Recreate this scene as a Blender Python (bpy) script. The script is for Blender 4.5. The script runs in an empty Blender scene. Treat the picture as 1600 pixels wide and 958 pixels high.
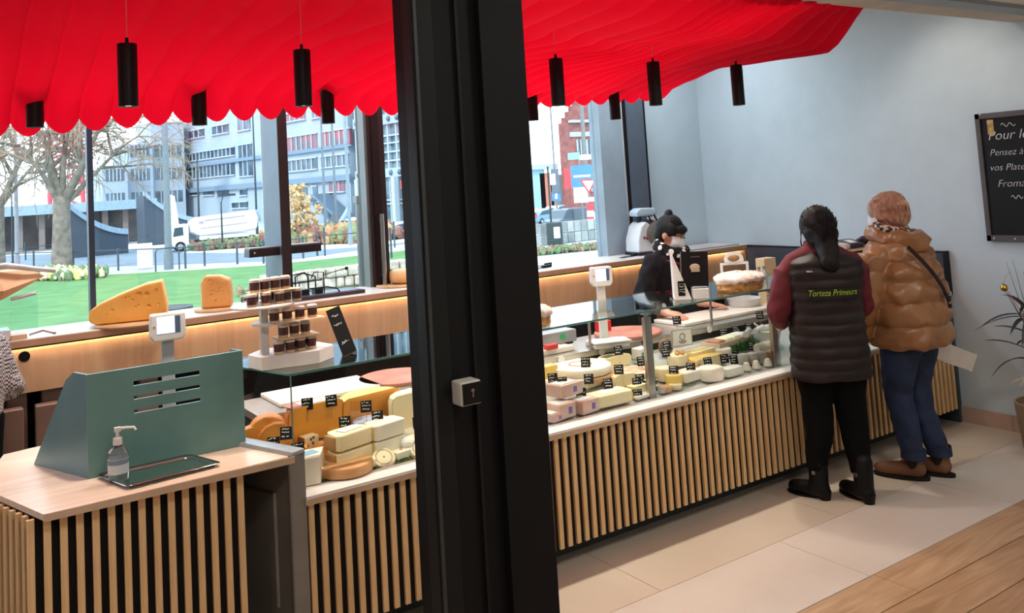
import bpy, bmesh, math, random
import numpy as np
from mathutils import Vector, Matrix, Euler
random.seed(7)
S = bpy.context.scene
COL = S.collection
PI = math.pi
# ------------------------------------------------------------------ camera (solved from the vanishing points)
H = 1.75; FPX = 1364.6; PX, PY = 800.0, 179.8
YAW, PIT, ROL = [math.radians(a) for a in (33.85, 4.437, -3.517)]
def cam_axes():
    f = Vector((math.sin(YAW)*math.cos(PIT), math.cos(YAW)*math.cos(PIT), math.sin(PIT)))
    r = Vector((math.cos(YAW), -math.sin(YAW), 0)); u = r.cross(f)
    c, s = math.cos(ROL), math.sin(ROL)
    return c*r+s*u, -s*r+c*u, f
CR, CU, CF = cam_axes(); CP = Vector((0, 0, H))
cam = bpy.data.cameras.new('camera'); camo = bpy.data.objects.new('camera', cam); COL.objects.link(camo)
m3 = Matrix((CR, CU, -CF)).transposed()
camo.matrix_world = Matrix.Translation(CP) @ m3.to_4x4()
cam.sensor_width = 36; cam.lens = FPX/1600*36; cam.shift_y = (PY-479)/1600; cam.clip_end = 600; cam.clip_start = .05
S.camera = camo
# ------------------------------------------------------------------ sky, exposure
S.view_settings.view_transform = 'Standard'; S.view_settings.look = 'None'
S.view_settings.exposure = 0.0; S.view_settings.gamma = 1; S.view_settings.use_curve_mapping = False
W = bpy.data.worlds.new('sky'); S.world = W; W.use_nodes = True
bg = W.node_tree.nodes['Background']; bg.inputs[0].default_value = (.74, .89, 1, 1); bg.inputs[1].default_value = 3.7
def lamp(name, kind, loc, energy, color=(1, 1, 1), size=.1, rot=(0, 0, 0), **k):
    l = bpy.data.lights.new(name, kind); l.energy = energy; l.color = color
    if kind == 'AREA': l.shape = 'RECTANGLE'; l.size = size; l.size_y = k.get('sy', size); l.spread = k.get('spread', PI)
    if kind == 'SPOT': l.spot_size = k.get('angle', 1.2); l.spot_blend = k.get('blend', .5); l.shadow_soft_size = size
    if kind == 'POINT': l.shadow_soft_size = size
    o = bpy.data.objects.new(name, l); COL.objects.link(o); o.location = loc; o.rotation_euler = rot
    return o
sun = bpy.data.lights.new('sun', 'SUN'); sun.energy = 2.6; sun.angle = .05; sun.color = (1, .93, .84)
suno = bpy.data.objects.new('sun', sun); COL.objects.link(suno); suno.rotation_mode = 'QUATERNION'; suno.rotation_quaternion = Vector((.72, .48, -.52)).to_track_quat('-Z', 'Y')
# ceiling lights of the customer area (outside the frame, above and behind the camera)
WARM = (1, .90, .76); NEUT = (1, .93, .86)
CEIL = 3.0
for (x, y, e) in ((.6, .9, 25), (2.6, .9, 24), (4.6, 1.0, 14), (-1.6, .9, 18), (1.2, -1.2, 22), (3.8, -1.2, 16)):
    lamp('ceiling_panel_light', 'AREA', (x, y, CEIL-.03), e, NEUT, .55)
for (x, y, e) in ((2.1, 2.75, 6), (3.5, 2.75, 6), (4.9, 2.75, 6)):
    lamp('ceiling_spot_light', 'SPOT', (x, y, CEIL-.05), e, WARM, .05, angle=1.5, blend=.6)
lamp('back_wall_fill', 'AREA', (2.5, 4.85, CEIL-.03), 74, (.84, .94, 1), 5.6, sy=.3)  # cool fill added to brighten the back wall and shelf top
for x, e in ((-.6, 5), (1.2, 6), (2.8, 14)): lamp('canopy_glow_fill', 'AREA', (x, 3.4, CEIL-.01), e, (1, .96, .95), 1.7, sy=2.0, spread=1.3)  # unseen area lights added over the fabric so that it glows evenly
lamp('right_wall_fill', 'SPOT', (4.95, 3.1, CEIL-.05), 20, (1, .84, .70), .06, rot=(0, math.radians(-28), 0), angle=1.6, blend=.8)  # warm spot added to brighten the right wall
# ------------------------------------------------------------------ helpers
def at(x, y, **k):
    """point where the line of sight of photo pixel (x, y) meets a real plane, e.g. the worktop Z=.85"""
    d = CR*((x-PX)/FPX) + CU*(-(y-PY)/FPX) + CF
    (a, v), = k.items(); i = 'XYZ'.index(a)
    return CP + d*((v-CP[i])/d[i])
def lin(c):
    return tuple(((v/255)/12.92 if v/255 <= .04045 else ((v/255+.055)/1.055)**2.4) for v in c)
MC = {}
def mat(name, col, rough=.6, metal=0, col2=None, scale=6, stretch=(1, 1, 1), bump=0, bscale=60, emit=0, sss=0, trans=0, coat=0, contrast=(.35, .65), detail=4):
    if name in MC: return MC[name]
    m = bpy.data.materials.new(name); m.use_nodes = True; nt = m.node_tree; N = nt.nodes; b = N['Principled BSDF']
    c = (*lin(col), 1)
    b.inputs['Base Color'].default_value = c; b.inputs['Roughness'].default_value = rough; b.inputs['Metallic'].default_value = metal
    if sss: b.inputs['Subsurface Weight'].default_value = sss; b.inputs['Subsurface Radius'].default_value = (.02, .012, .006)
    if trans: b.inputs['Transmission Weight'].default_value = trans
    if coat: b.inputs['Coat Weight'].default_value = coat; b.inputs['Coat Roughness'].default_value = .15
    if emit: b.inputs['Emission Color'].default_value = c; b.inputs['Emission Strength'].default_value = emit
    if max(col) < 45 and not metal: b.inputs['Specular IOR Level'].default_value = .2
    tc = N.new('ShaderNodeTexCoord'); mp = N.new('ShaderNodeMapping'); mp.inputs['Scale'].default_value = stretch
    nt.links.new(tc.outputs['Object'], mp.inputs[0])
    n = N.new('ShaderNodeTexNoise'); n.inputs['Scale'].default_value = scale; n.inputs['Detail'].default_value = detail
    nt.links.new(mp.outputs[0], n.inputs['Vector'])
    r = N.new('ShaderNodeValToRGB'); r.color_ramp.elements[0].position = contrast[0]; r.color_ramp.elements[1].position = contrast[1]
    c2 = col2 or tuple(v*.93 for v in col)
    r.color_ramp.elements[0].color = (*lin(c2), 1); r.color_ramp.elements[1].color = c
    nt.links.new(n.outputs[0], r.inputs[0]); nt.links.new(r.outputs[0], b.inputs['Base Color'])
    if emit: nt.links.new(r.outputs[0], b.inputs['Emission Color'])
    if bump:
        n2 = N.new('ShaderNodeTexNoise'); n2.inputs['Scale'].default_value = bscale; nt.links.new(mp.outputs[0], n2.inputs['Vector'])
        bp = N.new('ShaderNodeBump'); bp.inputs['Strength'].default_value = bump; bp.inputs['Distance'].default_value = .01
        nt.links.new(n2.outputs[0], bp.inputs['Height']); nt.links.new(bp.outputs[0], b.inputs['Normal'])
    MC[name] = m; return m
def glass(name, tint=(.97, 1, .99), ior=1.45, boost=0):
    if name in MC: return MC[name]
    m = bpy.data.materials.new(name); m.use_nodes = True; nt = m.node_tree; nt.nodes.clear(); N = nt.nodes
    o = N.new('ShaderNodeOutputMaterial'); mx = N.new('ShaderNodeMixShader'); t = N.new('ShaderNodeBsdfTransparent'); g = N.new('ShaderNodeBsdfGlossy')
    f = N.new('ShaderNodeFresnel'); gm_ = N.new('ShaderNodeNewGeometry'); ml = N.new('ShaderNodeMix'); ml.inputs[2].default_value = ior; ml.inputs[3].default_value = 1/ior
    nt.links.new(gm_.outputs['Backfacing'], ml.inputs[0]); nt.links.new(ml.outputs[0], f.inputs[0])
    t.inputs[0].default_value = (*tint, 1); g.inputs['Roughness'].default_value = .02
    nt.links.new(f.outputs[0], mx.inputs[0]); nt.links.new(t.outputs[0], mx.inputs[1]); nt.links.new(g.outputs[0], mx.inputs[2]); nt.links.new(mx.outputs[0], o.inputs[0])
    MC[name] = m; return m
def woodmat(name, c1, c2, axis='Z', rough=.5, sc=14, dist=3):
    if name in MC: return MC[name]
    st = {'X': (.12, 1, 1), 'Y': (1, .12, 1), 'Z': (1, 1, .12)}[axis]
    m = mat(name, c1, rough, col2=c2, scale=sc, stretch=st, bump=.08, bscale=90, contrast=(.3, .7), detail=6)
    for n in m.node_tree.nodes:
        if n.type == 'TEX_NOISE' and n.inputs['Scale'].default_value == sc: n.inputs['Distortion'].default_value = dist
    return m

class B:
    """collects geometry, then links it as one mesh object"""
    def __init__(s): s.v = []; s.f = []
    def add(s, vs, fs):
        k = len(s.v); s.v += [tuple(v) for v in vs]; s.f += [tuple(i+k for i in f) for f in fs]; return s
    def box(s, c, d, rz=0, M=None):
        hx, hy, hz = d[0]/2, d[1]/2, d[2]/2; vs = []
        for x in (-hx, hx):
            for y in (-hy, hy):
                for z in (-hz, hz): vs.append(Vector((x, y, z)))
        R = M if M is not None else Matrix.Rotation(rz, 3, 'Z')
        vs = [R @ v + Vector(c) for v in vs]
        return s.add(vs, [(0, 1, 3, 2), (4, 6, 7, 5), (0, 4, 5, 1), (2, 3, 7, 6), (0, 2, 6, 4), (1, 5, 7, 3)])
    def bb(s, a, b):
        return s.box([(a[i]+b[i])/2 for i in range(3)], [abs(b[i]-a[i]) for i in range(3)])
    def tube(s, pts, rad, n=8, cap=True):
        pts = [Vector(p) for p in pts]; rs = rad if isinstance(rad, (list, tuple)) else [rad]*len(pts)
        vs = []; up = None
        for i, p in enumerate(pts):
            t = (pts[min(i+1, len(pts)-1)]-pts[max(i-1, 0)]).normalized()
            if up is None: up = Vector((0, 0, 1)) if abs(t.z) < .9 else Vector((1, 0, 0))
            a = t.cross(up).normalized(); b_ = t.cross(a).normalized(); up = a.cross(t)
            for k in range(n): w = 2*PI*k/n; vs.append(p+(a*math.cos(w)+b_*math.sin(w))*rs[i])
        fs = []
        for i in range(len(pts)-1):
            for k in range(n): fs.append((i*n+k, i*n+(k+1) % n, (i+1)*n+(k+1) % n, (i+1)*n+k))
        if cap: fs.append(tuple(range(n))[::-1]); fs.append(tuple((len(pts)-1)*n+k for k in range(n)))
        return s.add(vs, fs)
    def lathe(s, prof, n=24, c=(0, 0, 0), a0=0, a1=None):
        full = a1 is None; a1 = 2*PI if full else a1; m = n if full else n+1; c = Vector(c); vs = []
        for k in range(m):
            w = a0+(a1-a0)*k/n
            for (r, z) in prof: vs.append(c+Vector((r*math.cos(w), r*math.sin(w), z)))
        L = len(prof); fs = []
        for k in range(n):
            k2 = (k+1) % m
            for j in range(L-1):
                fs.append((k*L+j, k2*L+j, k2*L+j+1, k*L+j+1))
        return s.add(vs, fs)
    def prism(s, poly, z0, z1):
        n = len(poly); vs = [(p[0], p[1], z0) for p in poly]+[(p[0], p[1], z1) for p in poly]
        return s.add(vs, [tuple(range(n))[::-1], tuple(range(n, 2*n))]+[(i, (i+1) % n, n+(i+1) % n, n+i) for i in range(n)])
    def prismy(s, poly, y0, y1):   # outline in x,z extruded along y
        n = len(poly); vs = [(p[0], y0, p[1]) for p in poly]+[(p[0], y1, p[1]) for p in poly]
        return s.add(vs, [tuple(range(n)), tuple(range(n, 2*n))[::-1]]+[((i+1) % n, i, n+i, n+(i+1) % n) for i in range(n)])
    def sph(s, c, r, n=12, m=8, R=None):
        r = r if isinstance(r, (tuple, list)) else (r, r, r); vs = []; c = Vector(c)
        for j in range(m+1):
            t = PI*j/m
            for k in range(n):
                w = 2*PI*k/n; v = Vector((r[0]*math.sin(t)*math.cos(w), r[1]*math.sin(t)*math.sin(w), r[2]*math.cos(t)))
                vs.append(c+(R @ v if R is not None else v))
        fs = [(j*n+k, j*n+(k+1) % n, (j+1)*n+(k+1) % n, (j+1)*n+k) for j in range(m) for k in range(n)]
        return s.add(vs, fs)
    def loft(s, rings, cap=True):
        n = len(rings[0]); vs = [v for r in rings for v in r]; fs = []
        for i in range(len(rings)-1):
            for k in range(n): fs.append((i*n+k, i*n+(k+1) % n, (i+1)*n+(k+1) % n, (i+1)*n+k))
        if cap: fs.append(tuple(range(n))[::-1]); fs.append(tuple((len(rings)-1)*n+k for k in range(n)))
        return s.add(vs, fs)
    def mesh(s, name, m, smooth=False):
        me = bpy.data.meshes.new(name); me.from_pydata(s.v, [], s.f)
        bm = bmesh.new(); bm.from_mesh(me); bmesh.ops.remove_doubles(bm, verts=bm.verts, dist=1e-5); bmesh.ops.recalc_face_normals(bm, faces=bm.faces); bm.to_mesh(me); bm.free()
        if smooth: me.shade_smooth() if smooth is True else None
        if m: me.materials.append(m)
        return me
def wmat(o):
    return (wmat(o.parent) @ o.matrix_basis) if o.parent else o.matrix_basis.copy()
def put(name, b, m, parent=None, smooth=False, bevel=0, loc=None, rot=None, seg=2, kind=None, world=False, label=None):
    """link builder b (or a shared mesh) as one object; world=True: vertices are in world space"""
    me = b if isinstance(b, bpy.types.Mesh) else b.mesh(name, m, smooth)
    if world and parent is not None:
        me.transform(wmat(parent).inverted())
    o = bpy.data.objects.new(name, me); COL.objects.link(o)
    if parent is not None: o.parent = parent
    if loc: o.location = loc
    if rot: o.rotation_euler = rot
    if bevel:
        d = o.modifiers.new('bevel', 'BEVEL'); d.width = bevel; d.segments = seg; d.limit_method = 'ANGLE'
        if smooth != False: pass
        me.shade_smooth(); w = o.modifiers.new('wn', 'WEIGHTED_NORMAL'); w.keep_sharp = True
    elif smooth == 'auto':
        me.shade_smooth(); me.set_sharp_from_angle(angle=.7)
    if kind: o['kind'] = kind
    if label: o['label'] = label
    return o
def tag(o, label, cat, group=None, kind=None):
    o['label'] = label; o['category'] = cat
    if group: o['group'] = group
    if kind: o['kind'] = kind
    return o
def thing(name, label, cat, loc=(0, 0, 0), rz=0, group=None):
    o = bpy.data.objects.new(name, None); COL.objects.link(o); o.location = loc; o.rotation_euler = (0, 0, rz); o.empty_display_size = .05
    o.matrix_basis = Matrix.Translation(Vector(loc)) @ Matrix.Rotation(rz, 4, 'Z')
    return tag(o, label, cat, group)
def dup(o, loc=None, rz=None, label=None, parent=None):
    c = o.copy(); COL.objects.link(c)
    if parent is not None: c.parent = parent
    if loc is not None: c.location = loc
    if rz is not None: c.rotation_euler = (c.rotation_euler[0], c.rotation_euler[1], rz)
    if label: c['label'] = label
    for ch in list(o.children): dup(ch, parent=c)
    return c
def struct(name, b, m, **k): return put(name, b, m, kind='structure', **k)
def textmesh(s, size, shear=0, extrude=0, bold=0):
    cu = bpy.data.curves.new('t', 'FONT'); cu.body = s; cu.size = size; cu.shear = shear; cu.extrude = extrude; cu.offset = bold; cu.align_x = 'CENTER'; cu.resolution_u = 3
    o = bpy.data.objects.new('t', cu); COL.objects.link(o); bpy.context.view_layer.update()
    me = bpy.data.meshes.new_from_object(o.evaluated_get(bpy.context.evaluated_depsgraph_get())); bpy.data.objects.remove(o); bpy.data.curves.remove(cu)
    return me
def text(name, s, size, m, parent, mw, shear=0, bold=0, extrude=.0004, world=True, warp=None):
    me = textmesh(s, size, shear, extrude, bold)
    me.transform(mw)
    if warp:
        for v in me.vertices: v.co = warp(v.co)
    if world and parent is not None: me.transform(wmat(parent).inverted())
    me.materials.clear(); me.materials.append(m)
    return put(name, me, None, parent)
def frame(o, xa, ya):     # matrix from origin, x axis, y axis
    xa = Vector(xa).normalized(); ya = Vector(ya).normalized(); za = xa.cross(ya)
    M = Matrix((xa, ya, za)).transposed().to_4x4(); return Matrix.Translation(Vector(o)) @ M
# materials
RED = None
OAK = woodmat('oak_slat', (232, 196, 146), (210, 168, 114), 'Z', .55)
PLY = woodmat('plywood', (228, 190, 150), (212, 166, 124), 'Z', .45, 7, 2.5)
PINKTOP = woodmat('light_laminate', (236, 212, 192), (222, 192, 168), 'X', .3, 10, 2)
WHITE = mat('white_plastic', (232, 230, 226), .35)
BLACK = mat('black', (16, 15, 16), .5)
DARK = mat('dark_backing', (24, 20, 20), .8)
CHROME = mat('bright_chrome', (226, 226, 226), .35, .6)
STEEL = mat('brushed_steel', (190, 184, 176), .3, 1)
CHARC = mat('charcoal_metal', (38, 40, 44), .4, .3)
GREYM = mat('grey_metal', (120, 120, 118), .4, .3)
TEAL = mat('teal_metal', (104, 146, 142), .38, .1)
WALLP = mat('wall_paint', (192, 208, 217), .75, col2=(188, 204, 213), bump=.03, bscale=120)
GLS = glass('clear_glass')
# ================================================================== the setting
XW = 5.674; YF = 3.31; YWIN = 5.5
# floor: tiles as parts of the floor, planks beyond
fl = struct('floor', B().bb((-3.2, -3, -.06), (XW, 5.5, -.012)), mat('floor_grout', (150, 140, 130), .8))
TILE = mat('floor_tile', (200, 186, 168), .42, col2=(184, 170, 152), scale=2.2, bump=.02, contrast=(.25, .75))
TILE2 = mat('light_floor_tile', (208, 198, 188), .36, col2=(194, 182, 170), scale=2.2, bump=.02, contrast=(.25, .75))
PLK = [woodmat('floor_plank_%s' % k, c1, c2, 'X', .42, 9, 3) for k, c1, c2 in (('light', (190, 158, 124), (160, 126, 94)), ('mid', (182, 148, 114), (150, 116, 84)), ('dark', (176, 140, 106), (142, 108, 78)))]
def tile(x0, x1, y0, y1, m, nm='floor_tile', z=.0):
    b = B().bb((x0+.0015, y0+.0015, -.014), (x1-.0015, y1-.0015, z)); return put(nm, b, m, fl)
rows = [(2.417, 2.897), (2.897, 3.497), (3.497, 4.1), (4.1, 4.7), (4.7, 5.3)]
for j, (y0, y1) in enumerate(rows):
    x = -.3 + (.45 if j % 2 else 0)
    while x < XW:
        x1 = min(x+1.2, XW); tile(max(x, -3), x1, y0, y1, TILE2 if j == 0 else TILE); x = x1
y = 2.413
j = 0
while y > .2:
    x = 1.0 - (j*.37 % 1.0)
    while x < XW:
        x1 = min(x+1.16, XW); tile(x, x1, y-.205, y, PLK[(j*2+int(x*3)) % 3], 'floor_plank', .001); x = x1
    y -= .208; j += 1
for (x0, x1, y0, y1) in ((-3.2, 1.0, -3, 2.41), (1, XW, -3, y)): tile(x0, x1, y0, y1, PLK[0], 'floor_plank')
tile(-3.2, -.3, 2.417, 5.5, TILE)
struct('wall_right', B().bb((XW, -3, 0), (XW+.15, 5.7, CEIL)), WALLP)
struct('wall_back', B().bb((4.95, YWIN, 0), (XW, YWIN+.2, CEIL)), WALLP)
struct('wall_left', B().bb((-3.35, -3, 0), (-3.2, 5.7, CEIL)), WALLP)
struct('wall_front', B().bb((-3.2, -3.15, 0), (XW, -3, CEIL)), WALLP)
struct('ceiling', B().bb((-3.3, -3.1, CEIL), (XW+.1, 5.7, CEIL+.15)), mat('ceiling_paint', (214, 206, 196), .8))
struct('trim_1', B().bb((1.68, 2.41, 2.56), (XW, 2.75, CEIL)), mat('header_paint', (196, 184, 166), .7))
struct('trim_2', B().bb((1.68, 2.40, 2.54), (XW, 2.52, 2.565)), GREYM)
bs = struct('baseboard_right', B().bb((XW-.008, 2.0, 0), (XW, 3.6, .06)), mat('baseboard_joint', (120, 100, 88), .8))
yy = 3.6
while yy > 2.1:
    put('baseboard_tile', B().bb((XW-.016, yy-.597, 0), (XW-.006, yy, .1)), mat('baseboard_tile', (188, 160, 142), .5), bs); yy -= .6
# wall under the window
struct('wall_under_window', B().bb((-3.2, YWIN+.02, -1.2), (4.6, YWIN+.2, 1.06)), mat('sill_paint', (120, 122, 124), .7))
# window frames
BLUEF = mat('daylit_blue_frame', (96, 110, 124), .45, .2); BROWNF = mat('dark_brown_frame', (52, 34, 34), .4, .2)
LTF = mat('pale_column_paint', (150, 166, 178), .6)
zt = CEIL
wi = 0
def post(n, x0, x1, y0, y1, m, m2=None):
    o = struct('window_%d' % n, B().bb((x0, y0, 1.05), (x1, y1, zt)), m)
    if m2: put('front_profile', B().bb((x0, y0-.012, 1.05), (x1, y0, zt)), m2, o)
    return o
p1 = post(1, 1.765, 1.825, 5.22, YWIN+.03, BLUEF, BROWNF)  # side blue-grey as daylit, front sheet brown as unlit: shade in the colour
p2 = post(2, 2.42, 2.535, 5.34, YWIN+.03, BROWNF)
put('front_profile', B().bb((2.44, 5.325, 1.05), (2.49, 5.34, zt)), mat('dark_profile', (40, 26, 28), .35), p2)
put('frame_edge', B().bb((2.40, 5.36, 1.05), (2.421, 5.45, zt)), GREYM, p2)
put('door_handle', B().tube([(2.47, 5.29, 1.13), (2.47, 5.29, 1.6)], .014, 10).tube([(2.47, 5.29, 1.2), (2.47, 5.34, 1.2)], .008).tube([(2.47, 5.29, 1.55), (2.47, 5.34, 1.55)], .008), STEEL, p2)
post(3, -.13, .29, 5.34, YWIN+.03, BLACK)
p4 = struct('window_4', B().bb((4.47, 5.42, 1.05), (4.70, YWIN+.05, zt)), LTF)
put('bright_gap_strip', B().bb((4.70, 5.44, 1.05), (4.735, YWIN+.1, zt)), mat('white_profile', (235, 240, 244), .4), p4)
put('grey_panel', B().bb((4.745, 5.40, 1.05), (4.93, YWIN+.1, zt)), mat('slate_panel', (84, 94, 108), .5), p4)
put('seal', B().bb((4.93, 5.40, 1.05), (4.95, YWIN+.1, zt)), BLACK, p4)
put('seal', B().bb((4.736, 5.41, 1.05), (4.746, YWIN+.1, zt)), BLACK, p4)
for x, z in ((4.43, 1.75), (4.43, 1.35)): pass
t5 = struct('trim_3', B().bb((-3.2, YWIN-.03, 1.05), (4.45, YWIN+.05, 1.115)), mat('sill_frame', (60, 64, 70), .5))
struct('trim_4', B().bb((-3.2, YWIN-.03, 2.86), (4.45, YWIN+.05, CEIL)), BROWNF)
for k, (a, b_) in enumerate(((-3.2, -.13), (.29, 1.755), (1.825, 2.42), (2.535, 4.47))):
    struct('window_%d' % (5+k), B().bb((a, YWIN, 1.11), (b_, YWIN+.008, 2.87)), glass('window_glass', (.96, .985, 1)))
# thin dark glazing bar at the left
struct('window_9', B().bb((.745, YWIN-.04, 1.11), (.775, YWIN+.03, 2.87)), mat('thin_bar', (40, 50, 66), .45))
# steel pillar in the foreground
pil = thing('steel_pillar', 'black steel column rising through the whole foreground, left of centre', 'pillar', (1.46, 2.5, 0))
PIL = mat('black_steel', (13, 13, 14), .62, 0, bump=.02)
put('column_core', B().bb((1.34, 2.43, 0), (1.60, 2.70, CEIL)), PIL, pil, world=True)
put('front_flange', B().bb((1.50, 2.395, 0), (1.675, 2.425, CEIL)), PIL, pil, world=True, bevel=.003)
put('left_flange', B().bb((1.255, 2.41, 0), (1.335, 2.47, CEIL)), mat('black_steel_satin', (22, 23, 23), .55, 0), pil, world=True, bevel=.003)
put('edge_profile', B().bb((1.262, 2.40, 0), (1.272, 2.41, CEIL)), mat('grey_edge', (52, 54, 52), .5, .2), pil, world=True)
put('groove_strip', B().bb((1.42, 2.415, 0), (1.43, 2.43, CEIL)), mat('black_steel_satin', (22, 23, 23), .55, 0), pil, world=True)
put('back_flange', B().bb((1.40, 2.70, 0), (1.675, 2.73, CEIL)), PIL, pil, world=True)
# a foot of the pillar on the floor is outside the frame; sensor box on the pillar
sx, sz = 1.357, 1.125
sb = thing('wall_sensor', 'small white square sensor box with black face fixed on the black pillar', 'sensor', (sx, 2.36, sz-.035))
put('housing', B().bb((sx-.036, 2.335, sz-.036), (sx+.036, 2.395, sz+.036)), mat('sensor_grey', (188, 186, 176), .45), sb, world=True, bevel=.006)
put('black_face', B().bb((sx-.031, 2.331, sz-.031), (sx+.031, 2.337, sz+.031)), mat('sensor_face', (24, 22, 22), .2), sb, world=True)
put('keyhole_mark', B().sph((sx+.003, 2.331, sz+.008), (.006, .002, .006)).bb((sx+.001, 2.3295, sz-.012), (sx+.005, 2.331, sz+.006)), mat('sensor_mark', (120, 96, 92), .3), sb, world=True)
# ================================================================== slatted counter front (one long piece of furniture)
ctr = thing('display_counter', 'long cheese counter base clad in vertical wooden slats on black backing', 'counter', (3.4, 3.5, 0))
put('backing', B().bb((1.16, 3.323, .1), (5.62, 3.36, .59)).bb((4.98, 3.323, .59), (5.62, 3.36, .83)), DARK, ctr, world=True)
put('plinth', B().bb((1.2, 3.46, 0), (5.6, 3.5, .1)), mat('plinth_grey', (62, 60, 56), .6), ctr, world=True)
put('base_shelf', B().bb((1.17, 3.36, .09), (5.62, 4.18, .12)), DARK, ctr, world=True)
put('carcass', B().bb((1.2, 3.92, .12), (4.95, 4.2, .764)), CHARC, ctr, world=True)
put('deck', B().add([(1.17, 3.36, .592), (4.97, 3.36, .592), (4.97, 3.90, .7274), (1.17, 3.90, .7274), (1.17, 3.36, .565), (4.97, 3.36, .565), (4.97, 3.90, .70), (1.17, 3.90, .70)], [(0, 1, 2, 3), (7, 6, 5, 4), (0, 4, 5, 1), (2, 6, 7, 3), (1, 5, 6, 2), (0, 3, 7, 4)]), mat('deck_grey', (200, 198, 192), .35, .2), ctr, world=True)
put('front_ledge', B().bb((1.17, 3.285, .592), (4.97, 3.40, .622)), mat('ledge_white', (232, 230, 226), .35), ctr, world=True, bevel=.003)
put('ledge_edge', B().bb((1.165, 3.281, .590), (4.97, 3.285, .612)), mat('ledge_edge_oak', (196, 168, 138), .5), ctr, world=True)
slat_s = B().bb((-.0112, -.014, .1), (.0112, -.001, .59)).mesh('slat', OAK)
slat_t = B().bb((-.0112, -.014, .1), (.0112, -.001, .83)).mesh('slat', OAK)
P = .04815
k = 0
x = 1.195
while x < 5.61:
    put('slat', slat_s if x < 4.98 else slat_t, None, ctr, loc=(x-3.4, 3.324-3.5, 0)); x += P
# end counter by the right wall
put('end_worktop', B().bb((4.98, 3.30, .83), (5.63, 4.1, .855)), mat('end_top', (205, 200, 194), .35), ctr, world=True, bevel=.003)
put('end_side', B().bb((4.97, 3.36, .12), (4.985, 4.1, .83)), CHARC, ctr, world=True)
put('worktop', B().bb((1.19, 3.90, .765), (4.97, 4.27, .80)), mat('worktop_steel', (186, 178, 170), .28, .7), ctr, world=True, bevel=.003)
put('worktop_back_panel', B().bb((1.2, 3.905, .69), (4.97, 3.92, .766)), mat('case_black', (34, 30, 28), .4), ctr, world=True)
# skewed end panel of the display
ep = thing('end_panel', 'grey end panel of the display case beside the till counter', 'panel', (1.15, 3.32, 0))
dx, dy = -.36, .93
def along(t, z, off=0): return (1.150+dx*t+off*dy, 3.310+dy*t-off*dx, z)
def skewbox(t0, t1, z0, z1, w0, w1):
    vs = [along(t, z, w) for t in (t0, t1) for w in (w0, w1) for z in (z0, z1)]
    return B().add(vs, [(0, 1, 3, 2), (4, 6, 7, 5), (0, 4, 5, 1), (2, 3, 7, 6), (0, 2, 6, 4), (1, 5, 7, 3)])
EPG = mat('end_panel_grey', (128, 122, 114), .45)
put('panel_sheet', skewbox(.0, .85, 0, .77, -.012, .0), mat('end_panel_side', (104, 98, 88), .5), ep, world=True)
put('front_edge', skewbox(-.02, .0, 0, .79, -.05, .02), EPG, ep, world=True, bevel=.006)
put('top_rail', skewbox(-.02, .85, .765, .80, -.045, .02), mat('rail_grey', (168, 172, 176), .35, .3), ep, world=True, bevel=.008)
put('pressed_rib', skewbox(.12, .13, .2, .62, -.018, -.012), mat('rib_light', (150, 146, 136), .4), ep, world=True)
put('pressed_rib', skewbox(.13, .7, .615, .625, -.018, -.012), mat('rib_dark', (70, 66, 60), .5), ep, world=True)
# glazing of the display
GE = mat('glass_edge', (92, 140, 132), .15)
def rod(b, a, c, r=.0025): return b.tube([a, c], r, 6)
gc = thing('glass_canopy', 'clear glass canopy of the cheese display with flat top shelf', 'display case', (3.0, 3.6, .6))
zg = 1.06
sl = Vector((-.288, .957, 0))
TL, TLb = Vector((1.165, 3.41, zg)), Vector((1.01, 3.93, zg))
put('top_pane', B().add([TL, (4.9, 3.41, zg), (4.9, 3.93, zg), TLb]+[Vector(v)-Vector((0, 0, .008)) for v in (TL, (4.9, 3.41, zg), (4.9, 3.93, zg), TLb)], [(0, 1, 2, 3), (7, 6, 5, 4)]), glass('top_glass', (.93, .99, .97), 1.75), gc, world=True)
put('top_pane_edge', B().bb((1.165, 3.405, zg-.009), (4.9, 3.410, zg+.0005)), GE, gc, world=True)
e = B(); e.add([TL+Vector((-.004, 0, 0)), TL, TLb, TLb+Vector((-.004, 0, 0))]+[v-Vector((0, 0, .008)) for v in (TL+Vector((-.004, 0, 0)), TL, TLb, TLb+Vector((-.004, 0, 0)))], [(0, 1, 2, 3), (7, 6, 5, 4), (0, 3, 7, 4), (1, 5, 6, 2)])
put('top_pane_edge', e, GE, gc, world=True)
xs = [1.168, 2.11, 3.06, 4.02, 4.9]
for a, b_ in zip(xs, xs[1:]):
    put('front_pane', B().bb((a+.004, 3.405, .62), (b_-.004, 3.409, zg-.01)), glass('front_glass', (.985, 1, .995), 1.3), gc, world=True)
    rodb = B(); rod(rodb, (b_, 3.407, .62), (b_, 3.407, zg-.01), .002); put('pane_edge', rodb, GE, gc, world=True)
put('pane_edge', rod(B(), (1.168, 3.407, .62), (1.168, 3.407, zg-.01), .003), GE, gc, world=True)
sidep = B().add([(1.16, 3.412, .64), (1.01, 3.93, .79), (1.01, 3.93, zg-.01), (1.16, 3.412, zg-.01)], [(0, 1, 2, 3)])
put('side_pane', sidep, glass('front_glass'), gc, world=True)
for xx in (2.11, 3.06, 4.02):
    p = put('glass_post', B().bb((xx-.022, 3.43, .60), (xx+.022, 3.455, 1.02)), STEEL, gc, world=True, bevel=.003)
    put('clamp', B().tube([(xx, 3.44, 1.0), (xx, 3.44, 1.035)], .012, 10).lathe([(0, 1.052), (.028, 1.05), (.03, 1.036), (.012, 1.03), (0, 1.03)], 16, (xx, 3.44, 0)), STEEL, p, world=True)
for xx in (2.11, 3.06, 4.02):
    put('rear_post', B().tube([(xx, 3.92, .80), (xx, 3.92, 1.05)], .008, 8), STEEL, gc, world=True)
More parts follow.
